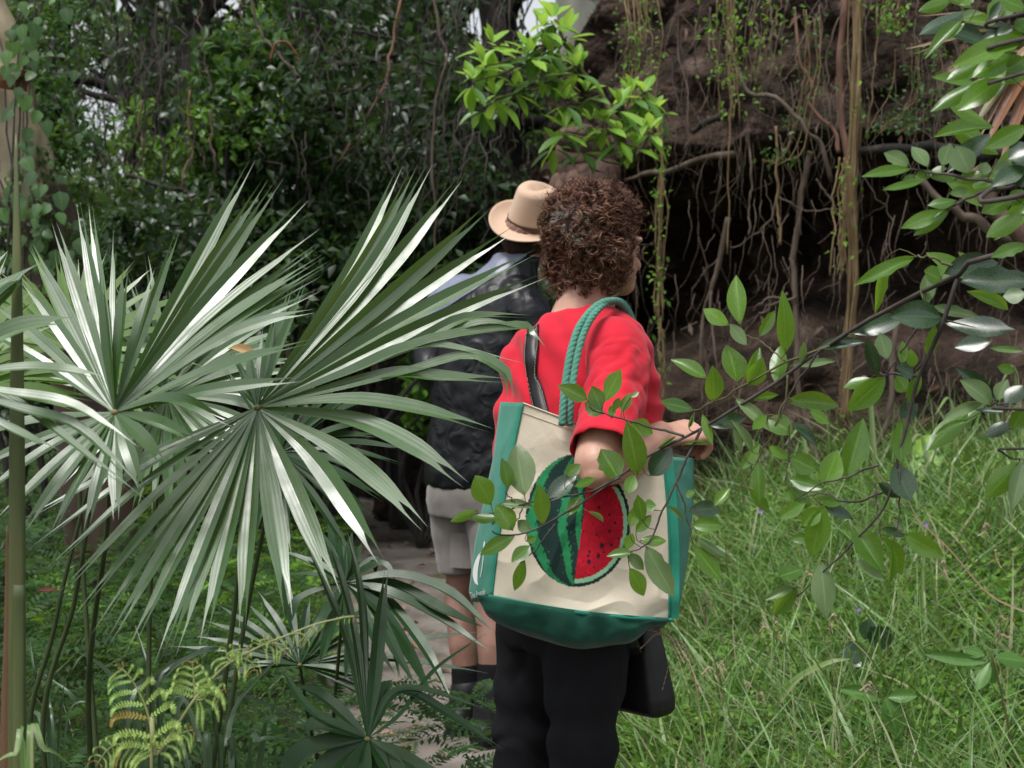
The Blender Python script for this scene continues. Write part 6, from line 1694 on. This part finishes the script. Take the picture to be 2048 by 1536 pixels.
def spots(n, x0, x1, y0, y1, cond, clump=0.0):
    out = []
    while len(out) < n:
        m = n * 2
        xs_, ys_ = RNG.uniform(x0, x1, m), RNG.uniform(y0, y1, m)
        for x, y in zip(xs_, ys_):
            if clump and noise.noise(Vector((x * 2.2, y * 2.2, clump))) < RNG.uniform(-.5, .45): continue
            if cond(x, y): out.append((x, y, gz(x, y)))
            if len(out) >= n: break
    return np.array(out)

def blades(name, T, lmin, lmax, w, mat, lean=.45, bend=.6, label=None, seg=4):
    n = len(T)
    D = np.stack([RNG.normal(0, lean, n), RNG.normal(0, lean, n), np.ones(n)], 1)
    Nn = -D * 0 + np.stack([RNG.normal(0, 1, n), RNG.normal(0, 1, n), RNG.normal(0, .2, n)], 1)
    L = RNG.uniform(lmin, lmax, n)
    tv, tf = blade_template(seg, bend)
    o = obj(name, scatter_mesh(name, tv, tf, frames_np(D, Nn, L, np.full(n, w) * RNG.uniform(.6, 1.5, n)), T), mat)
    tag(o, label, 'grass', kind='stuff'); return o

def right_side(x, y): return x - path_x(y) > .36 + .12 * noise.noise(Vector((x * 3, y * 3, 0))) and y < 7.2 - .1 * x
def seen(x, y, m=1.15): return abs(x) < y * .353 * m + .3
R = lambda x, y: right_side(x, y) and seen(x, y)
blades('tall_grass', spots(15000, -.3, 3.3, 2.9, 8.0, R, 1.0), .14, .38, .0062, M['grass'], .55, 1.0, 'tall meadow grass covering the slope below the bank')
blades('broad_grass', spots(3600, -.3, 3.3, 2.9, 7.6, R, 5.0), .18, .44, .012, M['grass'], .5, .8, 'broader drooping grass blades among the meadow grass')
# leafy ground herbs between the blades
T = spots(42000, -.4, 3.3, 2.9, 7.8, R, 3.0); T[:, 2] += RNG.random(len(T)) ** 1.4 * .17
n = len(T); D = RNG.normal(size=(n, 3)); D[:, 2] = np.abs(D[:, 2]) * .5; Nn = RNG.normal(size=(n, 3)) * .4 + np.array([0, -.3, 1]); L = RNG.uniform(.016, .042, n)
tag(obj('ground_herbs', scatter_mesh('ground_herbs', LEAF4[0], LEAF4[1], frames_np(D, Nn, L, L * .55), T, False), M['herb']), 'small leaved green herbs carpeting the slope', 'herbs', kind='stuff')
# grass verge along the left and far side of the path
Lf = lambda x, y: x - path_x(y) < -.42 and seen(x, y)
T = spots(26000, -3.6, .1, 2.7, 10.5, Lf, 7.0); hgt = .10 + .16 * RNG.random(len(T)); T[:, 2] += RNG.random(len(T)) ** 1.2 * hgt * 1.5
n = len(T); D = RNG.normal(size=(n, 3)); D[:, 2] = np.abs(D[:, 2]) * .4; Nn = RNG.normal(size=(n, 3)) * .4 + np.array([0, -.3, 1]); L = RNG.uniform(.014, .036, n)
tag(obj('ground_herbs', scatter_mesh('ground_herbs', LEAF4[0], LEAF4[1], frames_np(D, Nn, L, L * .6), T, False), M['fern']), 'small green herbs under the palms left of the path', 'herbs', kind='stuff')
blades('path_grass', spots(3500, -3.6, .1, 2.7, 10.5, Lf, 2.0), .10, .30, .005, M['grass'], .5, .8, 'fine grass among the ferns left of the path')
Vg = lambda x, y: (.30 < x - path_x(y) < .7) and seen(x, y)
blades('verge_grass', spots(2600, -1.6, .9, 4.4, 11, Vg, 0.0), .12, .30, .006, M['grass'], .5, .9, 'grass verge between the path and the bank')

# fern ground cover: many small pinnate fronds
def fern_template(n=9):
    v, f = [], []
    for i in range(n):
        t = .12 + .86 * i / n
        L = .24 * math.sin(math.pi * (t * .85 + .12)) ** .8 + .02; z = -.30 * t * t
        for s in (-1, 1):
            b = len(v); dx, dy = s * L * .93, L * .30; w = .035
            v += [(0, t - w * .4, z), (dx * .55, t + dy * .55 - w, z - .02 * L), (dx, t + dy, z - .12 * L), (dx * .55, t + dy * .55 + w, z - .02 * L)]
            f.append((b, b + 1, b + 2, b + 3))
    b = len(v); v += [(-.006, 0, 0), (.006, 0, 0), (.002, 1, -.3), (-.002, 1, -.3)]; f.append((b, b + 1, b + 2, b + 3))
    return np.array(v, dtype=np.float32), np.array(f)
fv_, fq_ = fern_template()
def fern_cover(name, T, lmin, lmax, mat, label, up=.35):
    n = len(T); an = RNG.uniform(0, 6.283, n)
    D = np.stack([np.cos(an), np.sin(an), np.full(n, up) + RNG.normal(0, .25, n)], 1)
    Nn = np.stack([RNG.normal(0, .25, n), RNG.normal(-.2, .25, n), np.ones(n)], 1)
    L = RNG.uniform(lmin, lmax, n)
    return tag(obj(name, scatter_mesh(name, fv_, fq_, frames_np(D, Nn, L, L * .9), T, False), mat), label, 'ferns', kind='stuff')
T = spots(1500, -3.0, -.1, 2.6, 6.5, lambda x, y: x - path_x(y) < -.45 and seen(x, y), 4.0); T[:, 2] += RNG.uniform(.05, .42, len(T))
fern_cover('fern_cover', T, .10, .22, M['fern'], 'dark fine leaved ferns under the palms')
T = spots(600, -3.0, -.1, 5.0, 9.5, lambda x, y: -1.5 < x - path_x(y) < -.42 and seen(x, y), 6.0); T[:, 2] += RNG.uniform(.05, .30, len(T))
fern_cover('fern_cover', T, .12, .24, M['herb'], 'light green ferns along the left edge of the path')
T = spots(160, -1.3, .9, 5, 10, lambda x, y: .38 < x - path_x(y) < .7, 0); T[:, 2] += RNG.uniform(.05, .25, len(T))
fern_cover('fern_cover', T, .10, .2, M['herb'], 'light green ferns between the path and the bank')
T = np.array([tuple(P(random.uniform(560, 1010), random.uniform(1380, 1600), random.uniform(3.2, 4.3))) for _ in range(150)])
fern_cover('fern_cover', T, .09, .18, M['fern'], 'feathery dark ferns at the near edge of the path')

# dry leaves and bark on the path
T = spots(420, -1.6, .6, 4.3, 13, lambda x, y: abs(x - path_x(y)) < .55, 2.0); T[:, 2] += .022
n = len(T); an = RNG.uniform(0, 6.283, n); D = np.stack([np.cos(an), np.sin(an), RNG.normal(0, .12, n)], 1); Nn = RNG.normal(size=(n, 3)) * .25 + np.array([0, 0, 1]); L = RNG.uniform(.03, .10, n)
tag(obj('leaf_litter', scatter_mesh('leaf_litter', LEAF4[0], LEAF4[1], frames_np(D, Nn, L, L * RNG.uniform(.15, .45, n)), T, False), M['dead']), 'dry brown leaves and bark strips littering the path', 'leaf litter', kind='stuff')
T = spots(500, -.2, 3.2, 3.2, 7.8, R, 2.0); T[:, 2] += RNG.uniform(.02, .12, len(T))
n = len(T); D = RNG.normal(size=(n, 3)); Nn = RNG.normal(size=(n, 3)) * .5 + np.array([0, 0, 1]); L = RNG.uniform(.02, .06, n)
tag(obj('leaf_litter', scatter_mesh('leaf_litter', LEAF4[0], LEAF4[1], frames_np(D, Nn, L, L * .35), T, False), M['dead']), 'dead brown leaves caught in the meadow grass', 'leaf litter', kind='stuff')

# ------------------------------------------------------------------ tall grass stems with seed heads, each a plant
M['seed'] = leaf_mat('grass_seed', [(.42, .30, .22), (.5, .38, .28)], rough=.7, spec=.3, transl=.2)
def seed_stem(base_px, d0, via, head_, label, n_spike=6, col='straw', r=.0012, droop=1.0, spread=.06):
    b0 = P(base_px[0], base_px[1], d0); b0.z = gz(b0.x, b0.y)
    t = thing('seeding_plant', b0, label, 'grass', 'tall grass stems with seed heads')
    pts = [b0] + [P(q[0], q[1], d0) for q in via] + [P(head_[0], head_[1], d0)]
    q = catmull(pts, 30); g = MB(); g.add(*tube_geo(q, [r * 1.4, r, r * .5], 5)); g.build('stem', M[col], t)
    rr = random.Random(head_[0])
    H = q[-1]
    for k in range(n_spike):
        a = q[30 - int(k * 1.3)]
        an = rr.uniform(0, 6.28); L = rr.uniform(.6, 1.2) * spread
        e = a + Vector((math.cos(an) * L, math.sin(an) * L * .4, -abs(math.sin(an)) * L * droop + .02))
        g = MB(); sp = catmull([a, a.lerp(e, .5) + Vector((0, 0, .012)), e], 10); g.add(*tube_geo(sp, [.0008, .0005], 4))
        for i in range(3, 11):
            c = sp[i]
            for s in (-1, 1):
                v = (sp[min(i, 10)] - sp[i - 1]).normalized(); x = v.orthogonal().normalized()
                v2 = [c, c + v * .006 + x * s * .0022, c + v * .011, c + v * .006 - x * s * .0003 + Vector((0, -.0012, 0))]
                g.add(v2, [(0, 1, 2, 3)])
        g.build('seed_head', M['seed'], t)
seed_stem((1420, 1700), 2.7, [(1400, 1450), (1360, 1300)], (1318, 1262), 'pinkish branched grass seed head in front of the black shoulder bag', 8, 'straw', .0012, 1.3, .085)
PLACE = ['just right of the tote bag', 'below the hanging branch tip', 'under the drooping branch', 'beside the small violet flower', 'next to the rusty orange leaf', 'under the lowest branch leaf', 'beside the black shoulder bag', 'below the right hand twig', 'above the wilted plant', 'leaning towards the shoulder bag']
for k, (bx_, hx_, hy_, vx) in enumerate(((1510, 1400, 1195, 1470), (1560, 1545, 1240, 1560), (1620, 1600, 1170, 1615), (1690, 1655, 1210, 1680), (1760, 1750, 1380, 1755), (1830, 1880, 1090, 1850), (1480, 1430, 1330, 1460), (1900, 1985, 1060, 1950), (1960, 1990, 1250, 1975), (1640, 1500, 1370, 1600))):
    seed_stem((bx_, 1680), 3.0 + .12 * k, [(vx, 1500), ((vx + hx_) / 2, (1500 + hy_) / 2)], (hx_, hy_), 'tall thin %s grass stem with sparse seed head %s' % ('straw coloured' if k % 3 == 0 else 'green', PLACE[k]), 4, 'straw' if k % 3 == 0 else 'grass', .0011, 1.0, .035)
# single long arching grass blades and stems
def arch(name, pts, w, mat, label, cat, group, n=20, fold=.3):
    q = catmull([P(*p) for p in pts], n); g = MB(); ww = w * pts[0][2] / F_PX
    ribbon(g, q, [ww * (1 - .93 * (i / n) ** 1.8) for i in range(n + 1)], (0, -.6, .8), fold=fold)
    b0 = q[0].copy(); o = g.build(name, M[mat]); tag(o, label, cat, group); return o
GB = 'long single grass blades'
arch('long_bladed_plant', [(1290, 1640, 3.0), (1250, 1530, 2.95), (1180, 1470, 2.9), (1112, 1425, 2.88)], 13, 'grass', 'stiff green grass blade crossing the black trousers', 'grass', GB)
arch('long_bladed_plant', [(1560, 1400, 4.2), (1600, 1355, 4.15), (1660, 1325, 4.1), (1700, 1318, 4.1)], 20, 'grass', 'broad arching green blade beside the crumpled dark leaves', 'grass', GB)
arch('long_bladed_plant', [(2080, 1235, 3.4), (1980, 1190, 3.4), (1900, 1100, 3.4), (1790, 990, 3.4), (1670, 815, 3.4)], 6, 'straw', 'long pale stem slanting across the meadow', 'grass', GB)
arch('long_bladed_plant', [(1860, 1450, 4.6), (1845, 1200, 4.6), (1850, 1050, 4.6)], 12, 'grass', 'upright grass blade at the foot of the bank', 'grass', GB)
for k, (x, y) in enumerate(((1735, 760), (1840, 870), (1900, 800), (2030, 740), (1600, 860), (1500, 880), (1960, 850), (1780, 900), (1690, 860))):
    d = 6.0 + .1 * k
    arch('long_bladed_plant', [(x + 30, 1000, d), (x + 15, 930, d), (x, y, d), (x - 30, y + 30, d - .1)], 14, 'grass', 'long bent grass blade at the foot of the bank', 'grass', 'grass tufts at the foot of the bank')

T = spots(120, -.1, 3.2, 3.2, 7.0, R, 2.0)
blades('dry_stems', T, .3, .6, .0022, M['straw'], .35, .35, 'thin dry stems standing through the meadow grass')
# small plants in the meadow
def sapling(label, base_px, d, leaves, mat, stem_to, cat='plant', group=None):
    b0 = P(base_px[0], base_px[1], d); b0.z = gz(b0.x, b0.y)
    t = thing('meadow_plant', b0, label, cat, group)
    top = P(stem_to[0], stem_to[1], d)
    g = MB(); g.add(*tube_geo(wobble([b0, b0.lerp(top, .5), top], 14, .01, 3, base_px[0]), [.005, .0025], 6)); st = g.build('stem', M['twig_green'], t)
    for a, b_, w in leaves:
        leaf(a, b_, w, mat, dep=lambda x, y, d=d: d, parent=t)
    return t
sapling('small plant with dark crumpled leaves in the meadow', (1775, 1420), 4.3, [((1735, 1310), (1685, 1300), 38), ((1740, 1290), (1778, 1258), 44), ((1730, 1280), (1740, 1240), 30), ((1725, 1315), (1700, 1325), 24)], 'leaf_dark', (1735, 1290))
sapling('wilted grey green plant at the right of the meadow', (2060, 1440), 3.6, [((1975, 1325), (1860, 1310), 22), ((1985, 1320), (1990, 1365), 30), ((1980, 1325), (1955, 1375), 22), ((1990, 1315), (2060, 1320), 30), ((1970, 1310), (1930, 1300), 20)], 'leaf_old', (1985, 1320))
sapling('plant with large rounded pale green leaf at the foot of the bank', (1840, 1010), 6.2, [((1820, 930), (1880, 925), 70), ((1825, 950), (1790, 1000), 40), ((1830, 915), (1860, 870), 30)], 'leaf_bright', (1825, 930))
sapling('toothed grey green leaf plant low in the meadow', (1790, 1560), 3.8, [((1770, 1395), (1800, 1470), 44), ((1765, 1400), (1690, 1375), 26), ((1775, 1395), (1830, 1390), 24)], 'leaf_old', (1775, 1400))
o = obj('fallen_leaf', leaf_mesh(3, 'dead').copy(), None, None, leaf_matrix(P(1735, 1328, 4.6), P(1835, 1345, 4.6), (0, -.7, .7), .035)); M['rust'] = leaf_mat('rust_leaf', [(.42, .12, .04), (.5, .15, .05)], rough=.6, transl=.2, per='obj')
o.data.materials.clear(); o.data.materials.append(M['rust']); tag(o, 'rusty orange dead leaf lying in the meadow', 'leaf')
o = obj('fallen_leaf', leaf_mesh(3, 'dead').copy(), None, None, leaf_matrix(P(70, 1186, 3.0), P(118, 1174, 3.0), (.3, -.4, .9), .011)); o.data.materials.clear()
M['rust2'] = leaf_mat('red_leaf', [(.12, .025, .02), (.16, .035, .03)], rough=.6, transl=.2, per='obj'); o.data.materials.append(M['rust2']); tag(o, 'red dead leaf hanging in the ferns at the left', 'leaf')
o = obj('fallen_leaf', leaf_mesh(3, 'dead').copy(), None, None, leaf_matrix(P(455, 697, 2.55), P(520, 705, 2.5), (0, -.7, .7), .018)); o.data.materials.clear()
M['tan'] = leaf_mat('tan_leaf', [(.42, .28, .13), (.5, .35, .18)], rough=.6, transl=.2, per='obj'); o.data.materials.append(M['tan']); tag(o, 'tan dead leaf resting on the palm fans', 'leaf')
M['flower'] = noisy_mat('violet_petal', [(.3, (.30, .14, .55)), (.7, (.42, .24, .66))], scale=30, rough=.6, bump=0)
for k, (x, y) in enumerate(((1716, 1218), (1898, 1252), (1522, 1022), (1852, 1048))):
    t = thing('meadow_flower', P(x, y + 10, 4.6), 'tiny violet flower in the meadow grass', 'flower', 'tiny violet flowers')
    g = MB(); c = P(x, y, 4.6)
    for i in range(5):
        an = i * 1.2566
        v = [c, c + Vector((math.cos(an - .4), -.2, math.sin(an - .4))) * .007, c + Vector((math.cos(an), -.3, math.sin(an))) * .011, c + Vector((math.cos(an + .4), -.2, math.sin(an + .4))) * .007]
        g.add(v, [(0, 1, 2, 3)])
    g.build('petals', M['flower'], t)
    g = MB(); e = c.copy(); e.z = gz(c.x, c.y); g.add(*tube_geo([e, c], .0012, 4)); g.build('stem', M['grass'], t)

# ------------------------------------------------------------------ bracken with bright new fronds
def Z9(x, y): return (150 + x * .2783, 1220 + y * .2783)
fd = 1.78
fb = P(300, 1700, fd); fb.z = gz(fb.x, fb.y)
fern = thing('bracken_fern', fb, 'bright yellow green bracken frond unrolling beside the young palm', 'fern')
def FP(q, dd=0): return P(*Z9(*q), fd + dd)
main_r = [fb, FP((550, 1140)), FP((588, 1045)), FP((720, 850)), FP((860, 640)), FP((1000, 480)), FP((1120, 375)), FP((1330, 262)), FP((1550, 172)), FP((1720, 105)), FP((1880, 65)), FP((2010, 42))]
mq = catmull(main_r, 60)
g = MB(); g.add(*tube_geo(mq, [.0022, .0019, .0014, .0008], 6)); g.build('rachis', M['fern_stalk'], fern)
rf = random.Random(4)
def pinna(pts, n, lens, dd=0.0, side=(1, -1), stalk=.0016, curl=1.0, tipk=.8):
    q = catmull([FP(p, dd) for p in pts], 40)
    g = MB(); g.add(*tube_geo(q, [stalk, stalk * .4], 5)); pn = g.build('pinna', M['fern_stalk'], fern)
    s = fd / F_PX * .2783
    for k in range(n):
        t = .05 + .92 * k / (n - 1)
        i = int(t * 40); c = q[i]; ax = (q[min(40, i + 1)] - q[max(0, i - 1)]).normalized()
        L = float(np.interp(t, np.linspace(0, 1, len(lens)), lens)) * s
        for sd in side:
            x = Vector((ax.z, 0, -ax.x)).normalized() * sd
            d0 = (x * .93 + ax * .32 + Vector((0, -.1, .12))).normalized()
            e1 = c + d0 * L * .6; e2 = c + d0 * L + Vector((0, -.01, -L * .10 * curl)); e3 = c + d0 * L * 1.12 + Vector((0, -.012, -L * .42 * curl))
            pq = catmull([c, e1, e2, e3], 16)
            g = MB(); g.add(*tube_geo(pq, [.0006, .0003], 4))
            for j in range(1, 16):
                p = pq[j]; tv_ = (pq[j + 1] - pq[j - 1]).normalized(); y = Vector((-tv_.z, 0, tv_.x)).normalized()
                l = L * .17 * math.sin(math.pi * (.15 + .80 * j / 16)) ** .7 * rf.uniform(.85, 1.1)
                for s2 in (-1, 1):
                    yy = y if y.z > 0 else -y
                    dv = (yy * .8 * s2 + Vector((0, .62 * s2, 0)) + tv_ * .55 + Vector((0, -.1, -.1))).normalized()
                    w = tv_ * L * .030
                    g.add([p - w, p + dv * l * .6 - w * 1.1, p + dv * l, p + dv * l * .6 + w * 1.1, p + w], [(0, 1, 2, 3), (0, 3, 4)] if False else [(0, 1, 3, 4), (1, 2, 3)])
            g.build('pinnule', M['fern_tip'] if (t > .9 or rf.random() < .02) else M['fern_new'], pn)
    return pn
pinna([(582, 1040), (555, 900), (515, 720), (460, 590), (400, 490), (345, 430), (310, 418)], 9, [230, 240, 230, 190, 150, 120, 80, 40])
pinna([(862, 640), (858, 560), (850, 460), (842, 365)], 6, [200, 150, 130, 100, 50])
pinna([(580, 1040), (500, 985), (350, 960), (240, 1000), (150, 1120)], 11, [130, 120, 110, 90, 50], curl=1.4)
pinna([(590, 1040), (680, 940), (780, 880), (850, 860)], 6, [110, 120, 90, 40], curl=1.3)
pinna([(1120, 372), (1090, 330), (1150, 290), (1260, 280)], 6, [90, 90, 70, 30], curl=1.4)
pinna([(1120, 375), (1210, 350), (1280, 390), (1290, 440)], 6, [80, 90, 70, 30], curl=1.6)
pinna([(1330, 260), (1420, 240), (1500, 260), (1510, 320)], 6, [70, 90, 60, 30], curl=1.6)
pinna([(1330, 260), (1340, 220), (1420, 205)], 4, [60, 60, 30], curl=1.2)
pinna([(1550, 172), (1620, 170), (1660, 200), (1640, 230)], 5, [40, 50, 40, 20], curl=1.6)
pinna([(860, 640), (920, 640), (1000, 560), (1060, 590)], 7, [110, 130, 110, 50], curl=1.5)
pinna([(1700, 112), (1720, 140), (1722, 165)], 3, [30, 30, 15], curl=1.4)
pinna([(1880, 66), (1950, 50), (2010, 50)], 4, [22, 24, 14], curl=1.4)

# ------------------------------------------------------------------ sedge clumps and other strap leaves at the lower left
def sedge(label, base_px, d, blades_, mat='sedge', w=16, group='sedge clumps at the lower left'):
    b0 = P(base_px[0], base_px[1], d); b0.z = gz(b0.x, b0.y)
    t = thing('sedge_clump', b0, label, 'sedge', group)
    for pts in blades_:
        q = catmull([b0 + Vector((random.gauss(0, .03), random.gauss(0, .03), 0))] + [P(p[0], p[1], d + random.uniform(-.06, .06)) for p in pts], 18)
        g = MB(); ww = w * d / F_PX * random.uniform(.7, 1.2)
        ribbon(g, q, [ww * (1 - .92 * (i / 18) ** 2.2) for i in range(19)], (random.gauss(0, .3), -.6, .7), fold=.35)
        g.build('blade', M[mat], t)
sedge('dark sedge clump with folded blades below the new bracken', (450, 1760), 2.5, [[(420, 1536), (400, 1480), (370, 1400), (345, 1395)], [(415, 1560), (412, 1460), (408, 1400)], [(440, 1540), (432, 1470), (420, 1400), (412, 1350)], [(470, 1540), (455, 1490), (480, 1400), (580, 1300), (620, 1310)], [(500, 1540), (520, 1480), (600, 1480)], [(465, 1560), (455, 1470), (450, 1460)], [(520, 1530), (545, 1430), (560, 1380)], [(380, 1560), (350, 1490), (330, 1440)]])
sedge('dark sedge clump arching behind the new bracken', (330, 1700), 2.9, [[(250, 1450), (330, 1350), (420, 1300), (560, 1300)], [(300, 1420), (390, 1310), (450, 1297), (640, 1310)], [(280, 1480), (220, 1350), (150, 1300)], [(320, 1450), (300, 1350), (270, 1250)], [(350, 1450), (420, 1380), (560, 1420), (660, 1480)], [(200, 1500), (150, 1400), (90, 1350)]])
sedge('thin sedge clump among the leaf stalks at the left', (120, 1680), 2.8, [[(100, 1480), (70, 1350), (60, 1280)], [(120, 1450), (150, 1330), (200, 1290)], [(130, 1480), (180, 1400), (230, 1390)], [(90, 1500), (60, 1420), (10, 1400)], [(110, 1500), (100, 1400), (90, 1300)]], w=9)
sedge('bright leaf tuft at the bottom left corner', (70, 1680), 1.85, [[(60, 1560), (90, 1500), (150, 1536)], [(50, 1560), (30, 1510), (-20, 1530)], [(60, 1560), (70, 1505), (75, 1490)]], 'grass', 18, None)
